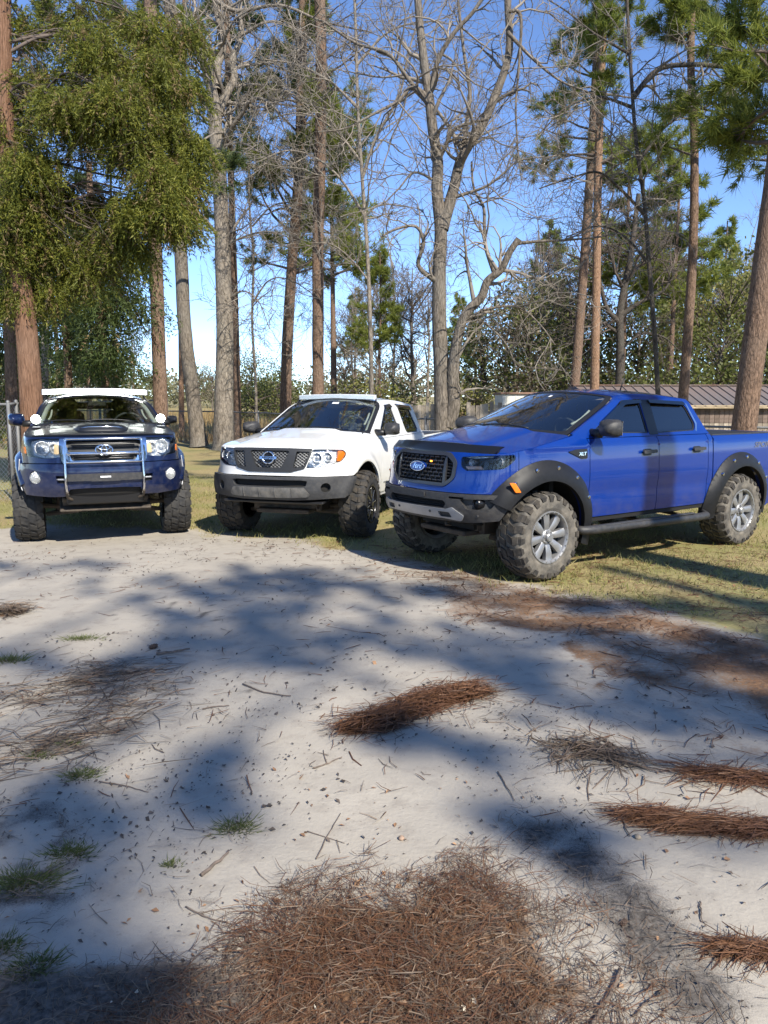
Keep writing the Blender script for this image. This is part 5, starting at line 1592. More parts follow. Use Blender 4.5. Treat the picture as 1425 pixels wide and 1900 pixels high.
    for x in rows:
        for sg in (1, -1):
            s_ = MB()
            z0 = dz - .42
            s_.box((x + .15, sg * .37, z0), (.5, .5, .14), bev=.05)
            s_.box((x - .14, sg * .37, z0 + .30), (.14, .48, .58), ry=math.radians(-14), bev=.05, taper=.86)
            so = s_.build('seat', M['seat'], tr, True, angle=40)
            MB().box((x - .235, sg * .37, z0 + .66), (.09, .26, .17), ry=math.radians(-10), bev=.04).build('headrest', M['seat'], so, True, angle=40)
    mx, mz = A0[0] + (A1[0] - A0[0]) * .80, A0[1] + (A1[1] - A0[1]) * .80 + .03
    MB().box((mx - .03, 0, mz - .02), (.03, .24, .065), bev=.012).build('cabin_mirror', M['black'], tr)
    for sg in (1, -1):                                    # pale inner lining of the windscreen pillars with a grab handle
        a = np.linspace(.05, .95, 8)
        P = wsf(LW * a, sg * WW * (.94 + 0 * a), np.full(8, -.045))
        pl = MB().tube(P, .035, 8).build('pillar_lining', M['cream'], tr, True)
        P = wsf(LW * np.linspace(.35, .7, 7), np.full(7, sg * WW * .84), -.06 - .02 * np.sin(np.linspace(0, math.pi, 7)))
        MB().tube(P, .013, 6).build('grab_handle', M['cream'], pl, True)
    # ---- wheels
    for i, (x, sg) in enumerate(((0, 1), (0, -1), (-wb, 1), (-wb, -1))):
        w = wheel if i == 0 else copy_tree(wheel)
        w.parent = tr
        w.location = (x, sg * sp['track'], sp['tyre_r'] - .006)
        w.rotation_euler = (0, random.Random(i).uniform(0, 6), 0 if sg > 0 else math.pi)
        if x == 0 and sp.get('steer'): w.rotation_euler[2] += sp['steer']

def door_mirror(tr, x, y, z, m, sg, w=.24, h=.19, d=.13, foot=.12):
    """mirror housing on its arm; the glass faces the rear"""
    V, F = [], []
    n = 14
    rings = [(d, .25), (d * .85, .62), (d * .5, .88), (0, 1.0), (-.03, .98)]
    for (dx, k) in rings:
        for i in range(n):
            a = 2 * math.pi * i / n
            c, s = math.cos(a), math.sin(a)
            e = .55
            V.append((x + dx + (.02 * c), sg * (y + w / 2 + k * w / 2 * math.copysign(abs(c) ** e, c) * (1 if c > 0 else 1)), z + k * h / 2 * math.copysign(abs(s) ** e, s)))
    for r in range(len(rings) - 1):
        for i in range(n):
            j = (i + 1) % n
            F.append((r * n + i, r * n + n + i, r * n + n + j, r * n + j))
    F += [tuple(range(n)), tuple(range(len(V) - 1, len(V) - n - 1, -1))]
    o = MB().add(V, F).build('door_mirror', m, tr, True, angle=55)
    MB().box((x - .034, sg * (y + w / 2), z), (.004, w * .86, h * .8), bev=.001).build('mirror_glass', M['chrome'], o)
    MB().tube([(x + .02, sg * (y - foot), z - h * .30), (x + .02, sg * (y + .03), z - h * .32)], [.045, .04], 8).build('mirror_arm', M['black'], o, True)
    return o

def flare(tr, m, sh, xc, zc, ri, ro, a0, a1, sg, proud=.06, bolts=(), z_low=None):
    """wheel-arch flare: a ring sector standing proud of the body, lip towards the wheel"""
    def off(a, z):
        x = np.interp(np.abs(a), sh.ss, sh.x)
        r = np.hypot(x - xc, z - zc)
        u = np.clip((ro - r) / (ro - ri), 0, 1)
        return .006 + proud * (1 - (1 - u) ** 2.2)
    inn = arc(xc, zc, ri, a0, a1, 30)
    out = arc(xc, zc, ro, a1, a0, 34)
    o = panel('wheel_arch_flare', tr, m, sh.xz(inn + out), sh.base, off=off, sign=sg, grid=.04, depth=.045, step=.025)
    for b in bolts:
        r = (ri * .35 + ro * .65)
        x, z = xc + r * math.cos(math.radians(b)), zc + r * math.sin(math.radians(b))
        p = sh.base(sg * sh.S(x), z, .012 + float(off(sh.S(x), np.array(z))))
        MB().lathe([(-.02, .020), (.0, .020), (.005, .013), (.005, .001)] if sg > 0 else [(.02, .020), (.0, .020), (-.005, .013), (-.005, .001)], 8, c=p).build('flare_bolt', M['chrome'], o)
    return o
# ------------------------------------------------------------------ the three pickups
def headlamp(tr, sh, outline, sg, bowls, amber=None, bucket=None, deep=.06, r=.03):
    o = panel('headlight', tr, bucket or M['reflector'], rpoly(outline, r), sh.base, off=-deep, sign=sg, grid=.05, depth=0)
    side = rpoly(outline, r)
    n = len(side)
    A = np.array([p[0] for p in side]) * sg; Z = np.array([p[1] for p in side])
    MB().add(np.vstack([sh.base(A, Z, -deep - .002), sh.base(A, Z, .0)]), [(i, (i + 1) % n, (i + 1) % n + n, i + n) for i in range(n)]).build('lamp_housing', M['black'], o, True)
    for (a, z, rr, m) in bowls:
        c = sh.base(sg * a, z, -deep * .55)
        b = MB().lathe([(-.04, rr * .35), (-.02, rr * .75), (.012, rr), (.016, rr * 1.06), (.012, rr * 1.1)], 20, 'x', c)
        b.lathe([(-.03, rr * .5), (.0, rr * .42), (.012, rr * .22), (.014, .001)], 14, 'x', c)
        b.build('lamp_bowl', m, o, True)
    if amber is not None:
        panel('turn_lamp', o, M['amber'], rpoly(amber, .012), sh.base, off=-deep * .35, sign=sg, grid=.04, depth=.02)
    panel('lamp_lens', o, M['lens'], rpoly(outline, r), sh.base, off=.003, sign=sg, grid=.05, depth=0)
    return o

def bar_on(sh, a0, z0, a1, z1, off, n=10):
    t = np.linspace(0, 1, n)
    return sh.base(a0 + (a1 - a0) * t, z0 + (z1 - z0) * t, np.full(n, off))

def mirrored(pts): return list(pts) + [(-p[0],) + tuple(p[1:]) for p in list(pts)[::-1]]

# ---------------- blue crew-cab pickup
def blue_truck():
    paint = mat('blue_metallic_paint', (0.0002, 0.025, 0.195), 0.35, 0.0, 1.0, spec=.2, dirt=(.10, .09, .10), dscale=9, damt=.25, dz=(.5, .95))
    tr = thing('pickup_truck', 'bright blue lifted crew cab pickup truck with black arch flares and grey wheels', 'truck', (0.987, 8.022, 0), math.radians(214.98), 'pickup trucks parked side by side')
    def extra(x, z):
        d = np.exp(-((z - .78) / .10) ** 2) * np.clip((-x - .45) / .2, 0, 1) * np.clip((x + 2.7) / .2, 0, 1)
        c = np.exp(-((z - 1.262) / .014) ** 2) * .010
        return -.014 * d + c
    sh = Shell([(.82, 0), (.812, .2), (.785, .40), (.73, .58), (.62, .74), (.46, .85), (.25, .905), (0, .92), (-.6, .932), (-2.6, .932), (-4.2, .915), (-4.42, .87), (-4.47, .7), (-4.48, 0)],
               [(.40, .06), (.55, .03), (.70, .008), (.9, 0), (1.05, .006), (1.20, .014), (1.27, .024), (1.31, .05), (1.35, .088), (1.40, .108), (1.66, .205), (1.71, .24), (1.76, .33)],
               [(.50, .10), (.60, .04), (.70, .0), (.85, .0), (.90, .02), (1.05, .035), (1.16, .06), (1.22, .09), (1.27, .15), (1.36, .3)], (.55, 1.0), extra)
    sp = dict(wb=3.22, axle_z=.43, arch_r=.55, A0=(-.42, 1.365), A1=(-1.27, 1.735), rocker=.53, belt=1.325, cab_rear=(-2.66, -2.44), tail=-4.42, hood_front=(.50, 1.205), hood_bow=(.235, .30), hood_crown=(.03, .055), ws_len=.95, ws_bow=(.28, .15), ws_rise=(.035, .055), roof_rise=.03, roof_drop=.03,
              doors=[(-.60, -1.685), (-1.685, -2.575)], handles=[(-1.50, 1.165), (-2.37, 1.165)], handle_mat=M['trim'], bed_z=1.30, arch_a=(54.4, 192), rear_arch_a=(-10, 190), fender_front=[(.32, 1.228), (.32, .877)], fender_t=.2, track=.835, tyre_r=.425, seat_rows=(-1.35, -2.15), sill_mat=M['dark'],
              windows=[dict(pts=[(-.70, 1.372, .02), (-1.30, 1.668, .06), (-1.585, 1.682, .02), (-1.60, 1.352, .03)], visor=[(-.86, 1.47), (-1.30, 1.695), (-1.60, 1.705), (-1.60, 1.668), (-1.32, 1.650), (-.90, 1.45)]),
                       dict(pts=[(-1.745, 1.350, .03), (-1.735, 1.682, .02), (-2.36, 1.655, .07), (-2.46, 1.43, .06), (-2.42, 1.362, .05)], visor=[(-1.73, 1.703), (-2.33, 1.682), (-2.35, 1.642), (-1.73, 1.668)])],
              pillar=[(-1.60, 1.335), (-1.60, 1.70), (-1.73, 1.70), (-1.745, 1.335)])
    def hshape(t, v):                                       # raised centre with two creases
        q = np.clip((.62 - np.abs(v)) / .10, 0, 1); q = q * q * (3 - 2 * q)
        return .022 * q * np.clip(t / .25, 0, 1)
    sp['hood_shape'] = hshape
    wheel = make_wheel((M['rubber'], M['tread'], M['gunmetal'], M['blackalloy']), .425, .31, .245, 8, 3, dish=.045)
    build_truck(tr, sh, sp, paint, wheel)
    base, F, S = sh.base, sh.F, sh.S
    # nose panel with openings for grille and lamps
    grille = [(.40, 1.212), (.50, 1.13), (.485, .975), (.38, .895)]
    gout = rpoly(sh.yz(mirrored(grille)), .04)
    hl = [(float(F(.535)), 1.175, .02), (float(S(.55)), 1.196, .03), (float(S(.36)), 1.200, .03), (float(S(.355)), 1.155, .05), (float(S(.46)), 1.075, .05), (float(F(.60)), 1.052, .02), (float(F(.545)), 1.09, .02)]
    hlL = rpoly(hl, .03); hlR = [(-p[0], p[1]) for p in hlL]
    e = float(S(.326))
    top = [(float(F(y)), 1.214) for y in (.0, .2, .4, .55)] + [(float(S(.48)), 1.206), (float(S(.40)), 1.217), (e, 1.230)]
    fas = mirrored(top[1:] + [(e, .88), (float(S(.37)), .842), (float(F(.6)), .845), (float(F(.4)), .845), (float(F(.2)), .845)])
    panel('front_panel', tr, paint, fas, base, holes=[gout, hlL, hlR], grid=.05, depth=.04)
    gm = mat('dark_grille_plastic', (.035, .036, .04), .35, .2, coat=.3)
    inner = rpoly(sh.yz(mirrored([(.37, 1.180), (.462, 1.115), (.450, .985), (.36, .925)])), .03)
    g = panel('grille', tr, gm, gout, base, holes=[inner], off=.012, grid=.05, depth=.05)
    panel('grille_back', g, M['dark'], gout, base, off=-.07, depth=0, grid=.12)
    bars = MB()
    rows = 7
    for r in range(rows):
        z = .945 + r * .036
        half = .37 - .03 * abs(r - 3.5) / 3.5
        bars.tube(bar_on(sh, F(-half), z, F(half), z, -.018, 12), .0045, 5)
        k = 9
        for i in range(k):
            y = -half + (i + .5 + (.5 if r % 2 else 0)) * (2 * half / k)
            if abs(y) > half - .02: continue
            p0, p1 = base(F(y) - .026, z, -.006), base(F(y) + .026, z, -.006)
            bars.tube(np.array([p0, p1]), .008, 5)
            bars.tube(np.array([base(F(y), z, -.014), base(F(y), z + .036, -.020)]), .0045, 4)
    bars.build('grille_bars', gm, g)
    for sg in (1, -1):
        panel('grille_post', g, gm, rpoly(sh.yz([(sg * .350, 1.19), (sg * .375, 1.19), (sg * .372, .92), (sg * .340, .92)]), .008), base, off=.004, depth=.05)
        for i in range(6):
            z = 1.13 - i * .028
            MB().tube(bar_on(sh, F(sg * .385), z, F(sg * .447), z - .004, -.02, 4), .008, 5).build('side_bar', M['black'], g)
    for y in (.10, ):
        c = base(F(y + .06), 1.118, .0)
        MB().box(c, (.014, .024, .014), bev=.003).build('marker_lamp', mat('lit_amber_marker', (.9, .25, .02), .3, emit=3, emitcol=(1, .3, .03)), g)
    # oval emblem
    bm = mat('emblem_blue', (.006, .035, .22), .15, .2, coat=1)
    em = panel('emblem', g, bm, disc(base, 0, 1.065, .108, .044), base, off=.030, grid=.05, depth=.03)
    rg = MB(); ering(rg, base, 0, 1.065, .108, .044, .006, .031); rg.build('emblem_rim', M['chrome'], em, True)
    lettering('emblem_script', em, M['chrome'], 'Ford', base, 0.0, 1.066, .068, .0345, 1.0, .35, .0012)
    # headlights
    for sg in (1, -1):
        h = headlamp(tr, sh, hl, sg, [(float(S(.49)), 1.135, .040, M['reflector']), (float(F(.64)), 1.125, .030, M['reflector'])], bucket=M['blackalloy'], deep=.05)
        panel('lamp_blade', h, M['reflector'], rpoly([(float(F(.56)), 1.168), (float(F(.68)), 1.183), (float(S(.53)), 1.180), (float(F(.67)), 1.160)], .01), base, off=-.03, sign=sg, depth=.02)
        panel('turn_lamp', h, mat('clear_amber_lamp', (.7, .42, .30), .2, .2, coat=1), rpoly([(float(F(.57)), 1.088), (float(F(.72)), 1.093), (float(F(.74)), 1.066), (float(F(.60)), 1.062)], .01), base, off=-.03, sign=sg, depth=.02)
    # bug deflector along the hood's leading edge
    hs_, LH, WH = sp['hood_surf'], sp['LH'], sp['WH']
    v = np.linspace(-.93, .93, 33)
    rings = []
    for (a, o) in ((-.012, -.05), (-.032, -.01), (-.015, .035), (.06, .052), (.085, .044), (.03, .022), (.01, -.03)):
        rings.append(hs_(np.full(33, a) + .05 * np.abs(v) ** 6, v * WH, np.full(33, o)))
    V = np.array(rings).reshape(-1, 3); n = 33; Fc = []
    for r in range(7):
        for i in range(n - 1): Fc.append((r * n + i, r * n + i + 1, ((r + 1) % 7) * n + i + 1, ((r + 1) % 7) * n + i))
    Fc += [tuple(r * n for r in range(7)), tuple(r * n + n - 1 for r in range(6, -1, -1))]
    MB().add(V, Fc).build('bug_deflector', mat('gloss_black_acrylic', (.008, .008, .009), .3, coat=.25), tr, True, angle=50)
    # bumper
    eb = float(S(.40))
    bo = lambda a, z: .035 + 0 * a
    bt = mirrored([(float(F(y)), z) for y, z in ((.2, .838), (.45, .838), (.62, .838))] + [(eb, .838), (eb + .03, .80), (float(S(.50)), .60), (float(F(.66)), .572), (float(F(.50)), .572), (float(F(.2)), .572)])
    intake = rpoly(sh.yz(mirrored([(.40, .770), (.43, .74), (.40, .700)])), .015)
    fogh = [(float(F(.565)), .795), (float(S(.56)), .800), (float(S(.53)), .775), (float(S(.57)), .705), (float(F(.62)), .700)]
    fL = rpoly(fogh, .025); fR = [(-p[0], p[1]) for p in fL]
    slot = [rpoly([(sg * float(F(.46)), .812), (sg * float(F(.60)), .812), (sg * float(F(.60)), .792), (sg * float(F(.46)), .792)], .006) for sg in (1, -1)]
    bp = panel('front_bumper', tr, M['trim'], bt, base, holes=[intake, fL, fR] + slot, off=bo, grid=.05, depth=.05)
    panel('bumper_back', bp, M['dark'], [(p[0] * .985, .59 if p[1] < .7 else .83) for p in bt], base, off=-.03, depth=0, grid=.1)
    sil = rpoly(mirrored([(float(F(y)), z) for y, z in ((.2, .692), (.43, .692), (.50, .715), (.60, .64), (.575, .585), (.40, .60), (.2, .60))]), .015)
    tow = [rpoly([(sg * float(F(.34)), .665), (sg * float(F(.47)), .665), (sg * float(F(.49)), .615), (sg * float(F(.36)), .615)], .012) for sg in (1, -1)]
    sk = panel('skid_plate', bp, M['silver'], sil, base, holes=tow, off=.055, grid=.05, depth=.03)
    for y in (-.24, .24):
        c = base(F(y), .655, .056); MB().lathe([(-.01, .014), (.003, .014), (.005, .009), (.005, .001)], 8, 'x', c).build('sensor', M['greyplastic'], sk)
    for z in (.755, .735, .715):
        MB().tube(bar_on(sh, F(-.40), z, F(.40), z, -.005, 12), .005, 5).build('intake_slat', M['black'], bp)
    pb = MB(); pb.prism(rpoly([(-.17, .782), (.17, .782), (.17, .830), (-.17, .830)], .01), lambda a, b, d: base(float(F(1)) * 0 + a, b, d), .036, .050); pb.build('plate_bracket', M['trim'], bp)
    for sg in (1, -1):
        pan = panel('fog_lamp_bezel', bp, M['greyplastic'], fogh, base, off=-.01, sign=sg, depth=0)
        c = base(sg * float(F(.70)), .755, .0)
        MB().lathe([(-.05, .05), (.01, .052), (.022, .044), (.012, .036), (.018, .02), (.02, .001)], 18, 'x', c).build('fog_lamp', M['blackalloy'], pan, True, angle=40)
        c = base(sg * float(F(.70)), .64, .036)
        MB().lathe([(-.01, .016), (.004, .016), (.006, .008), (.004, .001)], 10, 'x', c).build('sensor', M['trim'], bp)
    lip = MB(); lip.box((.55, 0, .545), (.28, 1.05, .03), ry=-.2, bev=.01); lip.box((.40, 0, .50), (.06, .8, .10)); lip.build('lower_valance', M['dark'], tr)
    for y in (-.33, .33):
        MB().tube([(.62, y, .56), (.72, y, .545), (.74, y + .03, .53), (.68, y + .03, .52)], .014, 6).build('tow_hook', M['rust'], tr, True)
    # flares, steps, mirrors, badges
    fm = mat('satin_black_flare', (.010, .010, .011), .5, var=.2, vscale=30, spec=.3)
    for sg in (1, -1):
        f1 = flare(tr, fm, sh, 0, .45, .50, .69, 30, 196, sg, .072, (52, 75, 100, 125, 150))
        panel('side_marker', f1, M['amber'], rpoly(sh.xz([(.405, .955), (.45, .955), (.40, .865), (.35, .865)]), .01), base, off=.092, sign=sg, depth=.02)
        flare(tr, fm, sh, -3.22, .44, .50, .66, -8, 190, sg, .07, (45, 70, 95, 120, 145))
        st = MB().tube([(-.42, sg * .90, .45), (-.47, sg * .975, .44), (-.60, sg * .99, .435), (-2.38, sg * .99, .415), (-2.52, sg * .975, .42), (-2.56, sg * .90, .44)], [.036, .042, .045, .045, .042, .036], 10).build('side_step', M['trim'], tr, True)
        MB().box((-1.45, sg * .99, .468), (1.6, .062, .012), bev=.004).build('step_pad', M['greyplastic'], st)
        for x in (-.8, -1.5, -2.2): MB().tube([(x, sg * .45, .46), (x, sg * .96, .43)], .02, 6).build('step_bracket', M['rust'], st)
        door_mirror(tr, -.74, .925, 1.425, M['trim'], sg, .25, .175, .13)
        vt = panel('fender_vent', tr, M['black'], rpoly(sh.xz([(-.29, 1.205), (-.40, 1.225), (-.555, 1.228), (-.555, 1.135), (-.47, 1.135)]), .015), base, off=.010, sign=sg, depth=.012)
        lettering('trim_badge', vt, M['chrome'], 'XLT', base, sg * float(S(-.48)), 1.180, .045, .015, 1.25, .2, .001)
        lettering('bed_lettering', tr, mat('grey_decal', (.10, .10, .12), .4), 'SPORT', base, sg * float(S(-3.72)), 1.17, .085, .003, 1.6, .25, .002)
        panel('window_trim', tr, M['chrome'], rpoly(sh.xz([(-2.375, 1.66), (-2.395, 1.66), (-2.488, 1.44), (-2.445, 1.352), (-2.425, 1.358), (-2.462, 1.43)]), .01), base, off=.004, sign=sg, depth=.01, grid=.1)
        panel('fuel_flap', tr, paint, rpoly(sh.xz([(-2.80, 1.20), (-2.96, 1.20), (-2.96, 1.05), (-2.80, 1.05)]), .03), base, off=.003, sign=sg, depth=.01) if sg < 0 else None
    MB().tube([(-1.98, .15, 1.80), (-2.06, .15, 1.98)], [.008, .003], 6).build('roof_aerial', M['black'], tr, True)
    stk = panel('windscreen_sticker', tr, M['white'], rpoly([(.80, .02), (.84, .02), (.84, .06), (.80, .06)], .004), sp['ws_surf'], off=.002, depth=0)
    return tr

# ---------------- white extended-cab pickup
def white_truck():
    paint = mat('white_paint', (0.80, 0.80, 0.78), 0.35, 0.0, 1.0, dirt=(.45, .40, .33), dscale=7, damt=.35, dz=(.45, 1.0))
    tr = thing('pickup_truck', 'white extended cab pickup truck with grey plastic bumper and a light bar on its roof', 'truck', (-1.096, 9.959, 0), math.radians(-107.61), 'pickup trucks parked side by side')
    def extra(x, z):
        r = np.hypot(x, z - .42); r2 = np.hypot(x + 3.55, z - .42)
        up = np.clip((z - .35) / .2, 0, 1)
        return (.045 * np.exp(-((r - .56) / .085) ** 2) + .045 * np.exp(-((r2 - .56) / .085) ** 2)) * up
    sh = Shell([(.86, 0), (.85, .25), (.81, .45), (.74, .62), (.62, .76), (.47, .85), (.25, .89), (0, .90), (-.6, .905), (-3, .905), (-4.6, .895), (-4.85, .85), (-4.9, .6), (-4.9, 0)],
               [(.38, .06), (.50, .03), (.65, .006), (.8, 0), (1.0, .006), (1.10, .018), (1.17, .04), (1.22, .075), (1.28, .10), (1.60, .20), (1.65, .24), (1.71, .33)],
               [(.45, .09), (.55, .03), (.64, .0), (.80, .0), (.84, .015), (1.0, .03), (1.10, .05), (1.16, .09), (1.22, .17)], (.5, 1.0), extra)
    sp = dict(wb=3.55, axle_z=.42, arch_r=.53, A0=(-.58, 1.275), A1=(-1.48, 1.680), rocker=.47, belt=1.195, cab_rear=(-3.0, -2.86), tail=-4.85, hood_front=(.52, 1.135), hood_bow=(.24, .24), hood_crown=(.03, .05), ws_len=.985, ws_bow=(.2, .13), ws_rise=(.02, .05), roof_rise=.03, roof_drop=.05,
              doors=[(-.70, -1.95), (-1.95, -2.93)], handles=[(-1.78, 1.05)], handle_mat=M['black'], bed_z=1.15, arch_a=(52, 192), rear_arch_a=(-10, 190), fender_front=[(.325, 1.152), (.325, .84)], fender_t=.18, track=.835, tyre_r=.42, seat_rows=(-1.5,), steer=math.radians(3), wheel_up=.06,
              windows=[dict(pts=[(-.84, 1.225, .02), (-1.50, 1.600, .08), (-1.72, 1.618, .04), (-1.84, 1.225, .05)], visor=[(-.95, 1.315), (-1.48, 1.635), (-1.73, 1.650), (-1.75, 1.600), (-1.52, 1.585), (-1.02, 1.29)], mat='midtint'),
                       dict(pts=[(-2.13, 1.215, .05), (-2.04, 1.615, .05), (-2.64, 1.580, .08), (-2.80, 1.26, .06), (-2.74, 1.215, .05)], visor=[(-2.02, 1.648), (-2.66, 1.612), (-2.72, 1.545), (-2.04, 1.585)])])
    M['midtint'] = glass_mat('lightly_tinted_glass', (.25, .28, .28), extra=.05)
    def hshape(t, v):
        q = np.clip((.70 - .15 * t - np.abs(v)) / .12, 0, 1); q = q * q * (3 - 2 * q)
        return .024 * q * np.clip(t / .3, 0, 1)
    sp['hood_shape'] = hshape
    wheel = make_wheel((M['cleanrub'], M['tread'], M['blackalloy'], M['blackalloy']), .42, .31, .235, 8, 5, dish=.04)
    sil = mat('machined_edge', (.55, .55, .56), .25, 1.0)
    for k in range(8):
        a = 2 * math.pi * (k + .3) / 8
        MB().box((math.cos(a) * .14, .15, math.sin(a) * .14), (.13, .006, .012), ry=-a, bev=.002).build('spoke_edge', sil, wheel)
    build_truck(tr, sh, sp, paint, wheel)
    base, F, S = sh.base, sh.F, sh.S
    grille = [(.27, 1.142), (.525, 1.135), (.53, 1.11), (.44, .905), (.27, .862)]
    gout = rpoly(sh.yz(mirrored(grille)), .02)
    hl = [(float(F(.535)), 1.128, .015), (float(F(.70)), 1.130, .02), (float(S(.52)), 1.120, .04), (float(S(.47)), 1.07, .05), (float(S(.55)), .985, .05), (float(F(.66)), .925, .03), (float(F(.455)), .912, .015)]
    hlL = rpoly(hl, .02); hlR = [(-p[0], p[1]) for p in hlL]
    e = float(S(.33))
    fas = mirrored([(float(F(y)), 1.146) for y in (.2, .4, .6)] + [(float(S(.50)), 1.133), (float(S(.42)), 1.142), (e, 1.153), (e, .845), (float(S(.42)), .812), (float(F(.6)), .815), (float(F(.4)), .82), (float(F(.2)), .822)])
    panel('front_panel', tr, paint, fas, base, holes=[gout, hlL, hlR], grid=.05, depth=.04)
    # grille frame with three mesh openings and a V
    op = [rpoly(sh.yz(mirrored([(.235, 1.112), (.255, 1.10), (.165, .925), (.15, .912)])), .012)]
    so = rpoly(sh.yz([(.355, 1.105), (.495, 1.102), (.435, .945), (.385, .925), (.300, .915)]), .012)
    so = rpoly(sh.yz([(.345, 1.105), (.500, 1.102), (.430, .930), (.305, .915)]), .012)
    op += [so, [(-p[0], p[1]) for p in so]]
    g = panel('grille', tr, mat('charcoal_grille', (.026, .027, .029), .5), gout, base, holes=op, off=.014, grid=.05, depth=.05)
    panel('grille_back', g, M['black'], gout, base, off=-.06, depth=0, grid=.12)
    net = MB()
    pm = mat('silver_grey_mesh', (.20, .205, .21), .4, .3)
    L = .0
    for i in range(-34, 35):
        for sgn in (1, -1):
            pts = []
            for t in np.linspace(-.14, .14, 29):
                y, z = i * .048 + sgn * t * 1.35, 1.012 + t
                pts.append((float(F(y)), z) if abs(y) < .6 else (9, z))
            P2 = np.array(pts)
            inside = np.zeros(len(P2), bool)
            for o_ in op: inside |= inpoly(P2, np.asarray(o_))
            run = []
            for q, ok in list(zip(P2, inside)) + [(None, False)]:
                if ok: run.append(q)
                else:
                    if len(run) > 2:
                        r_ = np.array(run); net.tube(base(r_[:, 0], r_[:, 1], np.full(len(r_), -.012)), .0042, 4, cap=False)
                    run = []
    net.build('grille_mesh', pm, g)
    em = MB(); ering(em, base, 0, 1.03, .072, .068, .011, .034); ebo = em.build('emblem', M['chrome'], g, True)
    bar = panel('emblem_bar', ebo, M['chrome'], rpoly([(-.108, 1.014), (.108, 1.014), (.108, 1.046), (-.108, 1.046)], .004), base, off=.044, depth=.02)
    panel('emblem_back', ebo, M['blackalloy'], disc(base, 0, 1.03, .066, .062), base, off=.022, depth=.03)
    lettering('emblem_letters', ebo, M['black'], 'NISSAN', base, 0, 1.030, .034, .0465, 1.3, 0, .0008)
    for sg in (1, -1):
        headlamp(tr, sh, hl, sg, [(float(F(.585)), 1.03, .055, M['reflector']), (float(F(.70)), 1.035, .05, M['reflector'])], [(float(S(.575)), 1.105), (float(S(.50)), 1.105), (float(S(.475)), 1.065), (float(S(.56)), .985), (float(S(.60)), .985)], deep=.05)
    # bumper
    eb = float(S(.40))
    bt = mirrored([(float(F(y)), .808) for y in (.2, .45, .62)] + [(float(S(.5)), .806), (eb, .800), (float(S(.46)), .62), (float(S(.56)), .560), (float(F(.55)), .545), (float(F(.35)), .535), (float(F(.2)), .535)])
    intake = rpoly(sh.yz(mirrored([(.40, .775), (.47, .765), (.455, .705), (.42, .695)])), .015)
    fog = disc(base, float(F(.655)), .685, .058, .056)
    bp = panel('front_bumper', tr, M['greyplastic'], bt, base, holes=[intake, fog, [(-p[0], p[1]) for p in fog]], off=.04, grid=.05, depth=.05)
    panel('bumper_back', bp, M['dark'], [(p[0] * .985, .55 if p[1] < .7 else .80) for p in bt], base, off=-.02, depth=0, grid=.1)
    lowm = mat('scuffed_lower_plastic', (.085, .083, .08), .7, var=.3, vscale=14, dirt=(.3, .27, .22), dscale=9, damt=.45)
    lo = panel('bumper_step', bp, lowm, rpoly(sh.yz(mirrored([(.44, .685), (.50, .60), (.47, .575), (.2, .565)])), .02), base, off=.062, depth=.04)
    for y in (-.30, -.1, .1, .30):
        MB().tube(bar_on(sh, F(y), .57, F(y), .682, .064, 4), .006, 5).build('step_rib', lowm, bp)
    val = MB(); val.box((.62, 0, .515), (.3, 1.3, .03), ry=.12, bev=.01); val.build('lower_valance', M['black'], tr)
    MB().box((.35, 0, .45), (.35, .9, .06), ry=-.15, bev=.02).build('skid_plate', M['rust'], tr)
    for sg in (1, -1):
        door_mirror(tr, -.74, .915, 1.325, M['trim'], sg, .22, .165, .12)
        panel('side_badge', tr, M['silver'], rpoly(sh.xz([(-.78, .62), (-.95, .62), (-.95, .60), (-.78, .60)]), .006), base, off=.004, sign=sg, depth=.008)
        panel('mud_flap', tr, M['black'], rpoly(sh.xz([(-.50, .50), (-.56, .50), (-.58, .22), (-.50, .22)]), .01), base, off=-.03, sign=sg, depth=.02)
    # roof light bar, switched off
    lb = MB()
    v = np.linspace(-.575, .575, 21)
    x0 = -1.42
    for (dx, dz_) in ((0, 0),):
        rings = [[(x0 + .05 - .05 * (y / .575) ** 2 + a, y, 1.735 + b + .012 * (1 - (y / .575) ** 2)) for y in v] for a, b in ((.04, -.032), (.045, .03), (-.03, .038), (-.045, -.02))]
    V = np.array(rings).reshape(-1, 3); n = 21
    Fc = [(r * n + i, r * n + i + 1, ((r + 1) % 4) * n + i + 1, ((r + 1) % 4) * n + i) for r in range(4) for i in range(n - 1)] + [(0, n, 2 * n, 3 * n), (4 * n - 1, 3 * n - 1, 2 * n - 1, n - 1)]
    b_ = lb.add(V, Fc).build('light_bar', mat('white_light_bar', (.72, .74, .76), .4), tr)
    lens = MB()
    R2 = np.array([[(x0 + .05 - .05 * (y / .575) ** 2 + .048, y * .985, 1.735 + b + .012 * (1 - (y / .575) ** 2)) for y in v] for b in (-.026, .026)]).reshape(-1, 3)
    lens.add(R2, [(i, i + 1, n + i + 1, n + i) for i in range(n - 1)]).build('light_bar_lens', mat('frosted_bar_lens', (.55, .62, .66), .18, .2, coat=1, bump=.5, bscale=70), b_)
    for sg in (1, -1): MB().tube([(x0 - .02, sg * .57, 1.72), (x0 + .05, sg * .60, 1.66), (x0 + .12, sg * .61, 1.63)], .012, 6).build('bar_bracket', M['black'], b_, True)
    panel('windscreen_sticker', tr, M['white'], rpoly([(.80, .02), (.85, .02), (.85, .12), (.80, .12)], .008), sp['ws_surf'], off=.002, depth=0)
    return tr

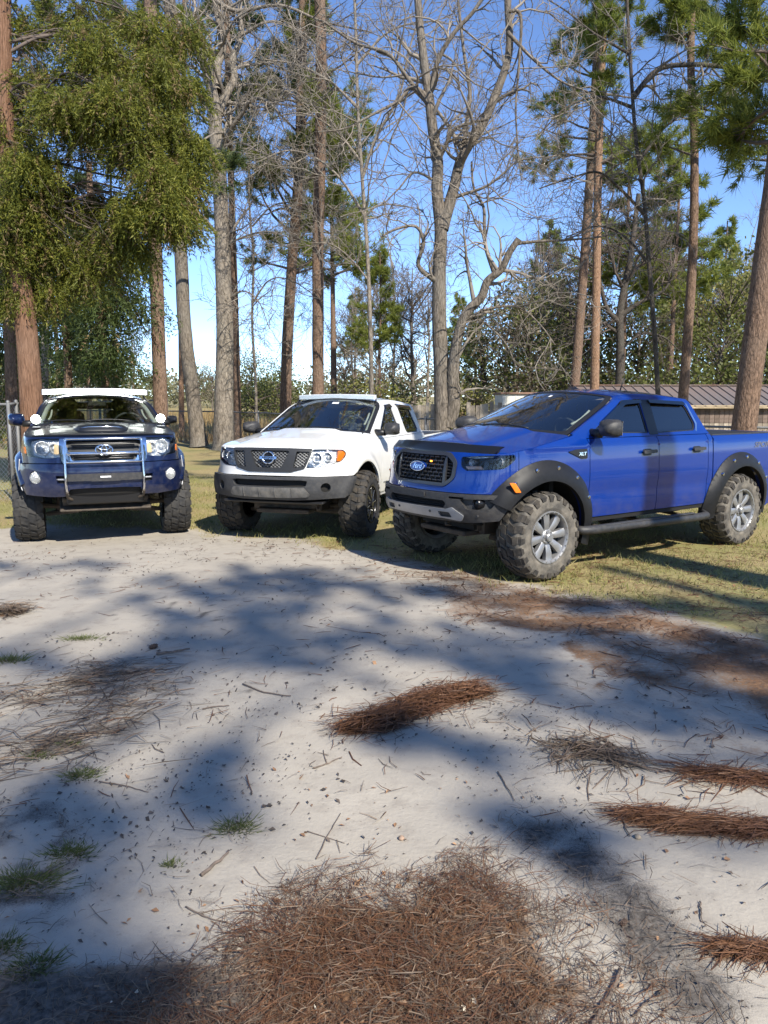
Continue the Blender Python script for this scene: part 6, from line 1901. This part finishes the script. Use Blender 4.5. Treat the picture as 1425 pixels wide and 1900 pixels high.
# ---------------- dark blue pickup with its lamps lit
def navy_truck():
    paint = mat('navy_blue_paint', (0.004, 0.012, 0.055), 0.30, 0.3, 1.0, dirt=(.16, .14, .13), dscale=16, damt=.3, dz=(.5, 1.05))
    hoodp = mat('matte_black_hood', (0.009, 0.010, 0.013), 0.42, 0.0, 0.15)
    tr = thing('pickup_truck', 'dark navy blue pickup truck with chrome brush guard and lit roof light bar', 'truck', (-3.525, 9.770, 0), math.radians(-68.38), 'pickup trucks parked side by side')
    def extra(x, z):
        r = np.hypot(x, z - .44); r2 = np.hypot(x + 3.24, z - .44)
        return .02 * np.exp(-((r - .58) / .1) ** 2) + .02 * np.exp(-((r2 - .58) / .1) ** 2)
    sh = Shell([(.86, 0), (.85, .25), (.82, .45), (.75, .62), (.63, .77), (.46, .865), (.2, .905), (0, .915), (-.5, .91), (-.8, .905), (-2.7, .905), (-4.2, .895), (-4.42, .85), (-4.47, .6), (-4.47, 0)],
               [(.40, .06), (.55, .03), (.70, .008), (.9, 0), (1.05, .006), (1.22, .016), (1.29, .035), (1.34, .075), (1.40, .105), (1.62, .19), (1.67, .23), (1.73, .32)],
               [(.50, .10), (.60, .04), (.68, .0), (.9, .0), (.98, .015), (1.10, .035), (1.22, .06), (1.29, .12), (1.36, .2)], (.55, 1.0), extra)
    sp = dict(wb=3.24, axle_z=.44, arch_r=.55, A0=(-.36, 1.385), A1=(-1.15, 1.700), rocker=.55, belt=1.345, cab_rear=(-2.62, -2.45), tail=-4.42, hood_front=(.50, 1.275), hood_bow=(.25, .27), hood_crown=(.025, .04), ws_len=.86, ws_bow=(.24, .14), ws_rise=(.02, .07), roof_rise=.045, roof_drop=.03, hood_paint=hoodp,
              doors=[(-.58, -1.62), (-1.62, -2.54)], handles=[(-1.45, 1.16), (-2.36, 1.16)], handle_mat=paint, bed_z=1.30, arch_a=(54.4, 192), rear_arch_a=(-10, 190), fender_front=[(.32, 1.288), (.32, .888)], fender_t=.2, track=.86, tyre_r=.42, seat_rows=(-1.3, -2.0),
              windows=[dict(pts=[(-.70, 1.375, .02), (-1.18, 1.605, .06), (-1.53, 1.625, .02), (-1.55, 1.365, .03)]),
                       dict(pts=[(-1.68, 1.365, .03), (-1.67, 1.625, .02), (-2.28, 1.605, .06), (-2.42, 1.38, .05)])])
    wheel = make_wheel((M['cleanrub'], M['cleanrub'], M['blackalloy'], M['blackalloy']), .42, .31, .225, 8, 9, dish=.04)
    build_truck(tr, sh, sp, paint, wheel)
    base, F, S = sh.base, sh.F, sh.S
    hs_, LH, WH = sp['hood_surf'], sp['LH'], sp['WH']
    grille = [(.42, 1.268), (.475, 1.255), (.40, 1.02), (.37, .985)]
    gout = rpoly(sh.yz(mirrored(grille)), .02)
    hl = [(float(F(.50)), 1.262, .015), (float(F(.72)), 1.262, .02), (float(S(.50)), 1.245, .06), (float(S(.42)), 1.15, .06), (float(S(.52)), 1.065, .05), (float(F(.66)), 1.035, .04), (float(F(.475)), 1.055, .02)]
    hlL = rpoly(hl, .02); hlR = [(-p[0], p[1]) for p in hlL]
    e = float(S(.325))
    eb = float(S(.34))
    fas = mirrored([(float(F(y)), 1.278) for y in (.2, .4, .6)] + [(float(S(.50)), 1.272), (float(S(.42)), 1.28), (e, 1.29), (e, .975), (float(S(.5)), .980), (float(F(.6)), .985), (float(F(.4)), .985), (float(F(.2)), .985)])
    panel('front_panel', tr, paint, fas, base, holes=[gout, hlL, hlR], grid=.05, depth=.04)
    inner = rpoly(sh.yz(mirrored([(.38, 1.243), (.425, 1.232), (.355, 1.03), (.34, 1.012)])), .02)
    g = panel('grille', tr, M['chrome'], gout, base, holes=[inner], off=.02, grid=.05, depth=.06)
    panel('grille_back', g, M['black'], gout, base, off=-.05, depth=0, grid=.12)
    for z, w in ((1.205, .36), (1.165, .35), (1.06, .34), (1.035, .33)):
        MB().tube(bar_on(sh, F(-w), z, F(w), z, -.02, 12), .009, 6).build('grille_slat', M['blackalloy'], g, True)
    panel('grille_bar', g, M['chrome'], rpoly(sh.yz(mirrored([(.375, 1.108), (.37, 1.088)])), .004), base, off=.012, depth=.03)
    # three-ellipse emblem
    em = MB()
    ering(em, base, 0, 1.130, .094, .060, .009, .03); ering(em, base, 0, 1.126, .030, .054, .008, .033); ering(em, base, 0, 1.158, .066, .027, .008, .034)
    eo = em.build('emblem', M['chrome'], g, True)
    panel('emblem_back', eo, M['black'], disc(base, 0, 1.13, .092, .058), base, off=.018, depth=.02)
    for sg in (1, -1):
        headlamp(tr, sh, hl, sg, [(float(F(.70)), 1.15, .075, M['reflector']), (float(F(.57)), 1.15, .05, M['reflector'])], None, deep=.07)
        panel('side_turn_lamp', tr, M['amber'], rpoly([(float(S(.505)), 1.165), (float(S(.435)), 1.165), (float(S(.46)), 1.095), (float(S(.525)), 1.085)], .015), base, off=.006, sign=sg, depth=.01)
        panel('inner_turn_lamp', tr, mat('pale_amber', (.75, .55, .30), .25, coat=1), rpoly([(float(F(.505)), 1.19), (float(F(.56)), 1.195), (float(F(.56)), 1.085), (float(F(.50)), 1.085)], .015), base, off=-.02, sign=sg, depth=.01)
    # bumper cover in body colour
    bt = mirrored([(float(F(y)), .978) for y in (.2, .4, .6)] + [(float(S(.5)), .972), (eb, .965), (eb, .90), (float(S(.44)), .70), (float(S(.54)), .62), (float(F(.60)), .600), (float(F(.42)), .605), (float(F(.38)), .69), (float(F(.2)), .70)])
    fog = disc(base, float(F(.73)), .825, .078, .074)
    slot = rpoly(sh.yz([(.415, .845), (.52, .845), (.51, .76), (.415, .76)]), .01)
    bp = panel('front_bumper', tr, paint, bt, base, holes=[fog, [(-p[0], p[1]) for p in fog], slot, [(-p[0], p[1]) for p in slot]], off=.03, grid=.05, depth=.05)
    panel('bumper_back', bp, M['dark'], [(p[0] * .98, .62 if p[1] < .75 else .96) for p in bt], base, off=-.02, depth=0, grid=.1)
    for sg in (1, -1):
        c = base(sg * float(F(.73)), .825, .0)
        fl_ = MB().lathe([(-.05, .045), (-.03, .066), (.012, .072), (.02, .076)], 24, 'x', c).build('fog_lamp', M['reflector'], bp, True)
        MB().lathe([(.012, .068), (.022, .045), (.026, .001)], 24, 'x', c).build('fog_lens', M['lampbowl'], fl_, True)
        MB().tube(bar_on(sh, sg * F(.42), .80, sg * F(.51), .80, .0, 4), .012, 6).build('slot_bar', M['silver'], bp)
    # licence plate bracket bar and brush guard
    pb = panel('plate_bar', tr, M['trim'], rpoly(sh.yz(mirrored([(.40, .865), (.40, .785)])), .008), base, off=.075, depth=.03)
    pl = panel('plate_holder', pb, M['trim'], rpoly([(-.155, .87), (.155, .87), (.155, .78), (-.155, .78)], .008), base, off=.085, depth=.012)
    panel('plate_tag', pl, M['white'], [(-.055, .84), (.055, .84), (.055, .822), (-.055, .822)], base, off=.089, depth=0)
    gd = MB()
    for sg in (1, -1):
        P = [base(sg * F(.405), z, o) for z, o in ((.62, .04), (.70, .08), (.80, .095), (1.0, .095), (1.15, .10), (1.265, .125))]
        gd.tube(catmull(P, 4), .014, 8)
    for z, o in ((1.262, .125), (1.0, .095), (1.095, .095)):
        gd.tube(bar_on(sh, -F(.405), z, F(.405), z, o, 12), .013, 8)
    go = gd.build('brush_guard', M['chrome'], tr, True)
    for sg in (1, -1):
        panel('guard_wing', go, M['chrome'], rpoly(sh.yz([(sg * .42, 1.262), (sg * .485, 1.262), (sg * .455, 1.02), (sg * .415, .96)]), .01), base, off=.05, depth=.02)
    low = MB(); low.box((.66, 0, .60), (.22, .86, .16), ry=.25, bev=.02); low.build('lower_grille', M['black'], tr)
    sk = MB(); sk.box((.50, 0, .475), (.34, 1.02, .03), ry=.35, bev=.01); sk.box((.58, 0, .52), (.05, .95, .09), bev=.01)
    for y in (-.42, .42): sk.box((.62, y, .56), (.10, .12, .06), ry=.4, bev=.01)
    sk.build('skid_plate', M['rust'], tr)
    for sg in (1, -1):
        MB().tube(catmull([base(sg * F(.405), .66, .07), base(sg * F(.415), .60, .04), base(sg * F(.38), .56, -.02), base(sg * F(.35), .55, -.15)], 4), .016, 7).build('guard_mount', M['rust'], go, True)
        flare(tr, paint, sh, 0, .46, .53, .64, 28, 196, sg, .055)
        flare(tr, paint, sh, -3.24, .45, .53, .64, -8, 190, sg, .055)
        a = np.radians(np.linspace(30, 120, 16))
        P = [base(sg * S(.0 + .655 * math.cos(t)), .46 + .655 * math.sin(t), .012) for t in a]
        P = [base(sg * S(.50), .66, .045), base(sg * S(.47), .72, .045)] + [base(sg * S(x), z, .035) for x, z in ((.44, .80), (.42, .88), (.405, .965), (.395, 1.02))]
        MB().tube(catmull(P, 4), .007, 6).build('trim_strip', M['silver'], tr, True)
    door_mirror(tr, -.50, .88, 1.455, paint, -1, .19, .16, .12)
    door_mirror(tr, -.50, .86, 1.44, M['black'], 1, .13, .11, .10)
    # hood scoop and bright edge
    sc = MB()
    rings = []
    for t, hgt, wd in ((.30, .0, .26), (.34, .045, .27), (.55, .05, .30), (.80, .035, .32), (.96, .0, .33)):
        v = np.linspace(-1, 1, 13)
        prof = np.clip(1 - np.abs(v) ** 6, 0, 1)
        rings.append(hs_(np.full(13, t * LH), v * wd, hgt * prof + .002))
    V = np.array(rings).reshape(-1, 3)
    sc.add(V, [(r * 13 + i, r * 13 + i + 1, r * 13 + 14 + i, r * 13 + 13 + i) for r in range(4) for i in range(12)])
    so_ = sc.build('hood_scoop', hoodp, tr, True)
    MB().tube(hs_(np.full(15, .345 * LH), np.linspace(-.25, .25, 15), .045 * np.clip(1 - np.abs(np.linspace(-1, 1, 15)) ** 6, 0, 1)), .008, 6).build('scoop_edge', M['chrome'], so_, True)
    MB().tube(hs_(np.full(25, .02), np.linspace(-.72, .72, 25), np.full(25, .03)), .012, 6).build('bug_deflector', M['black'], tr, True)
    # lit lamps: roof bar and two pillar pods
    lit = mat('lit_led', (1, 1, 1), .3, emit=9, emitcol=(.94, 1.0, .90))
    x0 = -1.33
    v = np.linspace(-.69, .69, 25); n = 25
    cz = lambda y: 1.806 + .018 * (1 - (y / .69) ** 2)
    rings = [[(x0 + .06 - .07 * (y / .665) ** 2 + a, y, cz(y) + b) for y in v] for a, b in ((.035, -.035), (.035, .035), (-.03, .042), (-.045, -.03))]
    V = np.array(rings).reshape(-1, 3)
    Fc = [(r * n + i, r * n + i + 1, ((r + 1) % 4) * n + i + 1, ((r + 1) % 4) * n + i) for r in range(4) for i in range(n - 1)] + [(0, n, 2 * n, 3 * n), (4 * n - 1, 3 * n - 1, 2 * n - 1, n - 1)]
    lbo = MB().add(V, Fc).build('light_bar', M['silver'], tr)
    k = 32                                                # individual LED cells
    leds = MB()
    for i in range(k):
        y0, y1 = -.675 + 1.35 * i / k + .002, -.675 + 1.35 * (i + 1) / k - .002
        f = lambda y: x0 + .06 - .07 * (y / .665) ** 2 + .038
        leds.add([(f(y0), y0, cz(y0) - .03), (f(y1), y1, cz(y1) - .03), (f(y1), y1, cz(y1) + .03), (f(y0), y0, cz(y0) + .03)], [(0, 1, 2, 3)])
    leds.build('led_strip', lit, lbo)
    for sg in (1, -1):
        MB().tube([(x0 - .01, sg * .63, 1.765), (x0 + .03, sg * .66, 1.70), (x0 + .06, sg * .67, 1.67)], .012, 6).build('bar_bracket', M['black'], lbo, True)
        c = np.array((-.10, sg * .735, 1.465))
        pod = MB().lathe([(-.06, .03), (-.05, .055), (.0, .06), (.012, .058)], 16, 'x', c).build('spot_lamp', M['black'], tr, True, angle=40)
        MB().lathe([(.010, .055), (.018, .03), (.02, .001)], 16, 'x', c).build('spot_lens', lit, pod, True)
        MB().tube([c + np.array((-.03, 0, -.05)), (-.14, sg * .74, 1.38)], .010, 6).build('spot_bracket', M['black'], pod)
        MB().box((-.03, sg * .73, 1.372), (.10, .09, .012), bev=.004).build('bracket_plate', M['silver'], pod)
    return tr
blue_truck(); white_truck(); navy_truck()
# ------------------------------------------------------------------ litter on the ground
def strands(rg, x, y, z, ang, L, w, curve=.25, lift=.0):
    """thin curved ribbons lying on the ground, two quads each"""
    n = len(x)
    a0, a1 = ang, ang + rg.normal(size=n) * curve
    p0 = np.stack([x, y, z], -1)
    d0 = np.stack([np.cos(a0), np.sin(a0), rg.normal(size=n) * lift], -1) * (L / 2)[:, None]
    d1 = np.stack([np.cos(a1), np.sin(a1), -np.abs(rg.normal(size=n)) * lift], -1) * (L / 2)[:, None]
    p1 = p0 + d0; p2 = p1 + d1
    q = p2.copy()
    for p in (p1, p2): p[:, 2] = np.maximum(p[:, 2], ground_z(p[:, 0], p[:, 1]) + .004)
    s0 = np.stack([-np.sin(a0), np.cos(a0), rg.normal(size=n) * .5], -1) * (w / 2)[:, None]
    s1 = np.stack([-np.sin(a1), np.cos(a1), rg.normal(size=n) * .5], -1) * (w / 2)[:, None]
    V = np.stack([p0 - s0, p0 + s0, p1 - s1, p1 + s1, p2 - s1 * .5, p2 + s1 * .5], 1).reshape(-1, 3)
    b = (np.arange(n) * 6)[:, None]
    F = np.concatenate([b + np.array([[0, 1, 3, 2]]), b + np.array([[2, 3, 5, 4]])])
    return V, F

strawm = leaf('fallen_pine_straw', (.05, .023, .012), (.215, .105, .052), (.12, .056, .03), .1, 6.0)
strawd = leaf('grey_brown_straw', (.055, .04, .03), (.28, .20, .135), (.13, .095, .065), .1, 4.0)

def straw_object(name, x, y, rg, zmax, L=(.10, .24), w=.0042, field=None, lift=.10, label=None, cat=None, kind=None, m=None, group=None, aspread=.5):
    n = len(x)
    ang = (fbm(x * 1.7 + 3, y * 1.7, 44, 2) * 9.0 if field is None else np.full(n, field)) + rg.normal(size=n) * aspread + math.pi * rg.integers(0, 2, n)
    z = ground_z(x, y) + .006 + zmax * rg.uniform(0, 1, n) ** 1.5
    V, F = strands(rg, x, y, z, ang, rg.uniform(*L, n), np.full(n, w) * rg.uniform(.6, 1.4, n), .35, lift)
    c = np.array([x.mean(), y.mean(), float(ground_z(x.mean(), y.mean()))])
    o = link(name, np_mesh(name, V - c, F, smooth=False), m or strawm, loc=tuple(c))
    return tag(o, label, cat, group, kind)

def along(rg, pts, n, sd):
    pts = np.array(pts); L = np.r_[0, np.cumsum(np.linalg.norm(np.diff(pts, axis=0), axis=1))]
    s = rg.uniform(0, L[-1], n); k = np.where(rg.uniform(size=n) < .75, sd, sd * 2.2)
    return np.interp(s, L, pts[:, 0]) + rg.normal(size=n) * k, np.interp(s, L, pts[:, 1]) + rg.normal(size=n) * k

rg = np.random.default_rng(300)
def pick(n, x0, x1, y0, y1, dens):
    """n candidate spots kept with the given density"""
    x, y = rg.uniform(x0, x1, n), rg.uniform(y0, y1, n)
    k = rg.uniform(size=n) < dens(x, y)
    return x[k], y[k]

# heaps one can point at
heap = 'heaps of fallen pine straw on the sand'
a = math.atan2(*(PILES['centre'][-1] - PILES['centre'][0])[::-1])
x, y = along(rg, PILES['centre'], 3800, .040); straw_object('pine_straw_heap', x, y, rg, .06, L=(.06, .17), w=.0034, field=a, label='reddish brown heap of pine straw alone in the middle of the sand', cat='pine straw', group=heap)
x, y = along(rg, PILES['right'], 1900, .024); straw_object('pine_straw_heap', x, y, rg, .025, L=(.06, .17), w=.0024, field=.0, label='long drift of pine straw at the right edge beside a round stone', cat='pine straw', group=heap, aspread=.35)
x, y = along(rg, PILES['corner'], 420, .013); straw_object('pine_straw_heap', x, y, rg, .02, L=(.05, .14), w=.0026, field=.1, label='short straw wisp beside the dark soil stain', cat='pine straw', group=heap)
x, y = along(rg, PILES['upright'], 500, .03); straw_object('pine_straw_heap', x, y, rg, .02, w=.003, field=-.1, label='thin straw drift above the long right hand drift', cat='pine straw', group=heap)
x, y = along(rg, PILES['leftedge'], 420, .03); straw_object('pine_straw_heap', x, y, rg, .08, L=(.06, .16), label='small dark straw tuft in front of the navy truck', cat='pine straw', group=heap, m=strawd)
x, y = along(rg, [gp(1050, 1395), gp(1150, 1412)], 330, .06); straw_object('pine_straw_heap', x, y, rg, .02, label='faint straw wisp right of the central heap', cat='pine straw', group=heap, m=strawd)
bx, by = pick(52000, -1.3, 1.3, 1.5, 3.1, lambda x, y: masks(x, y)[3] * np.clip((fbm(x * 4, y * 4, 8) - .25) * 2.2, .08, 1))
straw_object('pine_straw_heap', bx, by, rg, .03, L=(.05, .14), w=.0016, lift=.05, label='wide bed of pine straw filling the foreground', cat='pine straw', group=heap, aspread=.8)
bx, by = pick(22000, -1.3, 1.3, 1.5, 3.1, lambda x, y: np.clip(masks(x, y)[3] + masks(x, y)[2] * .35, 0, 1))
straw_object('pine_needles', bx, by, rg, .035, L=(.03, .10), w=.0017, lift=.06, label='grey and tan needles mixed into the foreground straw bed', cat='pine needles', kind='stuff', m=strawd, aspread=1.2)
# loose needles everywhere, thick where the ground is straw-covered
def dens(x, y):
    st, gr, dk, _, _ = masks(x, y)
    return np.clip(st * .95 + .035 + gr * .16 + .2 * dk, 0, 1) * np.clip((fbm(x * 2.2, y * 2.2, 61) - .25) * 2.2, .05, 1)
x1, y1 = pick(60000, -5.5, 6.0, 3.0, 9.5, dens)
straw_object('pine_needles', x1, y1, rg, .012, L=(.06, .19), w=.0044, label='loose pine needles strewn over sand and grass', cat='pine needles', kind='stuff', aspread=1.2, lift=.05)
x1, y1 = pick(9000, -2.6, 2.6, 1.5, 4.5, lambda x, y: np.clip(.06 + masks(x, y)[2] * .3, 0, 1) * np.clip((fbm(x * 2.2, y * 2.2, 61) - .3) * 2.5, .1, 1))
straw_object('pine_needles', x1, y1, rg, .008, L=(.04, .14), w=.0028, label='single pine needles on the near sand', cat='pine needles', kind='stuff', aspread=1.5, lift=.05, m=strawd)
x1, y1 = along(rg, LEFTD + LEFTD2[::-1], 900, .12); straw_object('pine_needles', x1, y1, rg, .02, L=(.08, .26), label='tangled brown needles at the left edge of the sand', cat='pine needles', kind='stuff', m=strawd, field=.5, aspread=.6)

# crumbs of bark and leaf
def crumbs(name, n, x0, x1, y0, y1, size, m, label, dens_):
    x, y = pick(n, x0, x1, y0, y1, dens_)
    k = len(x); c = np.stack([x, y, ground_z(x, y) + .006], -1)
    a = rg.uniform(0, 6.28, k); s = size * rg.uniform(.4, 1.6, k)
    u = np.stack([np.cos(a), np.sin(a), rg.normal(size=k) * .35], -1) * s[:, None]; v = np.stack([-np.sin(a), np.cos(a), rg.normal(size=k) * .45], -1) * (s * rg.uniform(.25, .7, k))[:, None]
    V = np.stack([c - u, c + v + [0, 0, .004], c + u, c - v + [0, 0, .002]], 1).reshape(-1, 3)
    tag(link(name, np_mesh(name, V, np.arange(len(V)).reshape(-1, 4), smooth=False), m), label, 'litter', kind='stuff')
darkc = leaf('dark_bark_crumb', (.035, .030, .026), (.15, .115, .09), (.08, .065, .055), .0, 4.)
brownc = leaf('curled_brown_leaf', (.16, .075, .035), (.45, .27, .15), (.28, .17, .10), .15, 4.)
palec = leaf('pale_wood_chip', (.45, .38, .27), (.75, .68, .55), (.6, .5, .38), .0, 4.)
cl = lambda s: (lambda x, y: np.clip((fbm(x * 1.3, y * 1.3, s) - .42) * 4.5, .06, 1))
crumbs('bark_crumbs', 6500, -5, 6, 2.8, 9.5, .0105, darkc, 'dark crumbs of bark scattered over the sand', cl(7))
crumbs('bark_crumbs', 6500, -2.4, 2.6, 1.5, 4.2, .006, darkc, 'small dark crumbs on the near sand', cl(13))
crumbs('bark_crumbs', 2600, -.1, 2.2, 1.6, 3.4, .006, darkc, 'dark humus crumbs on the soil stain', lambda x, y: masks(x, y)[2])
crumbs('fallen_leaves', 600, -4, 5, 2.2, 9, .015, brownc, 'curled brown leaves on the sand', cl(19))
crumbs('fallen_leaves', 300, -1.6, 1.4, 1.5, 3.4, .010, brownc, 'small curled leaves near the straw bed', cl(29))
crumbs('bark_crumbs', 5200, -1.5, 1.4, 1.5, 3.2, .009, darkc, 'dark leaf crumbs in the foreground straw bed', lambda x, y: masks(x, y)[0] * np.clip((fbm(x * 3, y * 3, 77) - .35) * 4, 0, 1))
crumbs('fallen_leaves', 1600, -1.4, 1.3, 1.5, 3.1, .011, brownc, 'brown leaf scraps in the foreground straw bed', lambda x, y: masks(x, y)[3])
crumbs('wood_chips', 420, -1.4, 1.3, 1.5, 2.9, .008, palec, 'pale wood chips lying in the foreground straw', lambda x, y: masks(x, y)[0] * .8)

# grass round the trucks
def grass_patch():
    x, y = pick(150000, -8.5, 9, 6.0, 17, lambda x, y: np.clip(masks(x, y)[1] * (.15 + 1.1 * np.clip((fbm(x * 1.1, y * 1.1, 70) - .35) * 3, 0, 1)) * .75, 0, 1))
    n = len(x); c = np.stack([x, y, ground_z(x, y) - .003], -1)
    h = rg.uniform(.022, .075, n) * (.6 + .9 * fbm(x * .8, y * .8, 71))
    v = np.stack([rg.normal(size=n) * .55 * h, rg.normal(size=n) * .55 * h, h], -1)
    me = tri_mesh('grass', [tris_from(c, v, np.full(n, .0042), rg)], (0, 0, 0))
    tag(link('grass', me, leaf('winter_lawn_grass', (.12, .15, .03), (.46, .40, .17), (.26, .26, .075), .35, 1.2)), 'thin winter grass round the trucks', 'grass', kind='stuff')
grass_patch()

tuftm = leaf('green_tuft_grass', (.06, .085, .02), (.17, .19, .06), (.11, .12, .05), .25, 5.)
def tuft(label, px, py, rx, ry, n, h):
    c = gp(px, py); z = float(ground_z(*c))
    o = rg.normal(size=(n, 2)) * .5 * np.array([rx, ry])
    p = np.stack([o[:, 0], o[:, 1], ground_z(c[0] + o[:, 0], c[1] + o[:, 1]) - z - .003], -1)
    hh = rg.uniform(.4, 1.2, n) * h
    v = np.stack([rg.normal(size=n) * hh * .9 + o[:, 0] * .4, rg.normal(size=n) * hh * .9 + o[:, 1] * .4, hh], -1)
    tag(link('grass_tuft', tri_mesh('grass_tuft', [tris_from(p, v, np.full(n, .0022), rg)], (0, 0, 0)), tuftm, loc=(c[0], c[1], z)), label, 'grass tuft', 'grass tufts in the sand')
for a in (('green tuft beside the forked twig litter in mid sand', 437, 1535, .07, .05, 420, .022), ('tiny pale tuft below the round green tuft', 317, 1608, .03, .025, 120, .018), ('ragged tuft under the tangled needles', 150, 1440, .07, .06, 420, .02), ('flat tuft left of the tiny pale tuft', 128, 1590, .075, .05, 480, .018), ('broad dark green tuft at the left edge in shade', 40, 1645, .12, .07, 900, .02), ('dark tuft beside the shaded chips', 62, 1800, .06, .05, 420, .02), ('lower left edge tuft half out of view', 2, 1765, .05, .05, 320, .02), ('sunny tuft at the left edge before the navy truck', 18, 1228, .10, .06, 300, .04), ('flat dry tuft amid the shade left of centre', 150, 1186, .10, .06, 300, .03), ('small olive tuft under the needle tangle', 132, 1380, .05, .03, 160, .015), ('worn tuft near the needle tangle end', 75, 1405, .06, .04, 220, .018)):
    tuft(*a)

stickm = mat('grey_brown_stick', (.15, .115, .09), .9, var=.4, vscale=30)
def stick(label, pts, r, fork=None):
    P = np.array([[*gp(*p), 0] for p in pts]); P[:, 2] = ground_z(P[:, 0], P[:, 1]) + r + .003
    P = catmull(P, 5)
    P[:, :2] += rg.normal(size=(len(P), 2)) * r * .5
    c = P[0].copy()
    mb = MB().tube(P - c, np.linspace(r, r * .55, len(P)), 7)
    if fork:
        Q = np.array([[*gp(*p), 0] for p in fork]); Q[:, 2] = ground_z(Q[:, 0], Q[:, 1]) + r * .7 + .002; Q = catmull(Q, 4); mb.tube(Q - c, np.linspace(r * .7, r * .35, len(Q)), 6)
    tag(mb.build('stick', stickm, None, True, loc=tuple(c)), label, 'stick', 'sticks lying on the sand')
stick('thick dark stick at the foreground straw bed\'s right end', [(1092, 1915), (1120, 1870), (1152, 1808)], .0085)
stick('stubby bark covered stick below the round green tuft', [(375, 1628), (400, 1607), (427, 1583)], .0075)
stick('thin crossed stick with a pale end on bare sand', [(588, 1597), (605, 1560), (632, 1512)], .0028, [(570, 1545), (605, 1556), (640, 1566)])
stick('forked twig in the open sand above the central straw', [(580, 1428), (605, 1420), (635, 1407)], .004, [(607, 1419), (602, 1405), (600, 1395)])
stick('flat grey stick in front of the navy truck', [(290, 1212), (320, 1208), (352, 1203)], .010)
stick('bent dark twig right of centre in sunlight', [(925, 1436), (938, 1460), (955, 1490)], .0035)
stick('long straight twig below the left needle tangle', [(185, 1455), (235, 1463), (275, 1472)], .003)
stick('hooked twig beside the foreground bed', [(345, 1690), (385, 1708), (430, 1722)], .003, [(370, 1700), (400, 1693), (450, 1688)])
stick('dark upright looking twig on the right sand', [(1298, 1680), (1300, 1700), (1303, 1715)], .003)
stick('thin twig on shaded sand in mid ground', [(375, 1318), (400, 1314), (425, 1312)], .004)
stick('slim twig between the trucks shade and sun', [(450, 1270), (490, 1288), (540, 1295)], .005)
stick('twig leaning across the right straw drift', [(1150, 1510), (1158, 1530), (1168, 1555)], .004)
stick('curved twig near the bottom right corner', [(1175, 1890), (1200, 1865), (1230, 1850)], .003)
def cone(label, px, py, s):
    c = gp(px, py); mb = MB()
    mb.lathe([(-s, .001), (-s * .7, s * .3), (0, s * .45), (s * .7, s * .25), (s, .001)], 9, 'x')
    for i in range(36):
        t = -0.85 + 1.7 * (i / 36); a = i * 2.4; rr = s * .45 * math.sqrt(max(.05, 1 - t * t))
        mb.box((t * s, math.cos(a) * rr, math.sin(a) * rr), (s * .22, s * .16, s * .16), rx=a)
    tag(mb.build('pine_cone', mat('cone_brown', (.085, .055, .04), .85, var=.3, vscale=80), None, loc=(c[0], c[1], float(ground_z(*c)) + s * .42), rot=(0, 0, .9)), label, 'pine cone', 'small finds on the sand')
cone('small dark pine cone on the grey soil stain', 1157, 1718, .018)
cone('brown pine cone beside the flat grey stick', 285, 1200, .035)
def stone(label, px, py, s, col):
    c = gp(px, py); r2 = np.random.default_rng(int(px)); n, m_ = 10, 6
    V = [(0, 0, s)] + [((s * math.sin(math.pi * j / m_)) * math.cos(2 * math.pi * i / n) * r2.uniform(.8, 1.15), s * math.sin(math.pi * j / m_) * math.sin(2 * math.pi * i / n) * r2.uniform(.8, 1.15), s * .7 * math.cos(math.pi * j / m_)) for j in range(1, m_) for i in range(n)] + [(0, 0, -s * .7)]
    F = [(0, 1 + i, 1 + (i + 1) % n) for i in range(n)] + [(1 + j * n + i, 1 + (j + 1) * n + i, 1 + (j + 1) * n + (i + 1) % n, 1 + j * n + (i + 1) % n) for j in range(m_ - 2) for i in range(n)] + [(len(V) - 1, 1 + (m_ - 2) * n + (i + 1) % n, 1 + (m_ - 2) * n + i) for i in range(n)]
    tag(MB().add(V, F).build('stone', mat('tan_stone', col, .9, var=.3, vscale=40), None, True, loc=(c[0], c[1], float(ground_z(*c)) + s * .5)), label, 'stone', 'small finds on the sand')
stone('round tan stone at the end of the right straw drift', 1183, 1556, .014, (.34, .27, .19))
stone('brown pebble among the curled leaves', 745, 1558, .013, (.30, .21, .15))
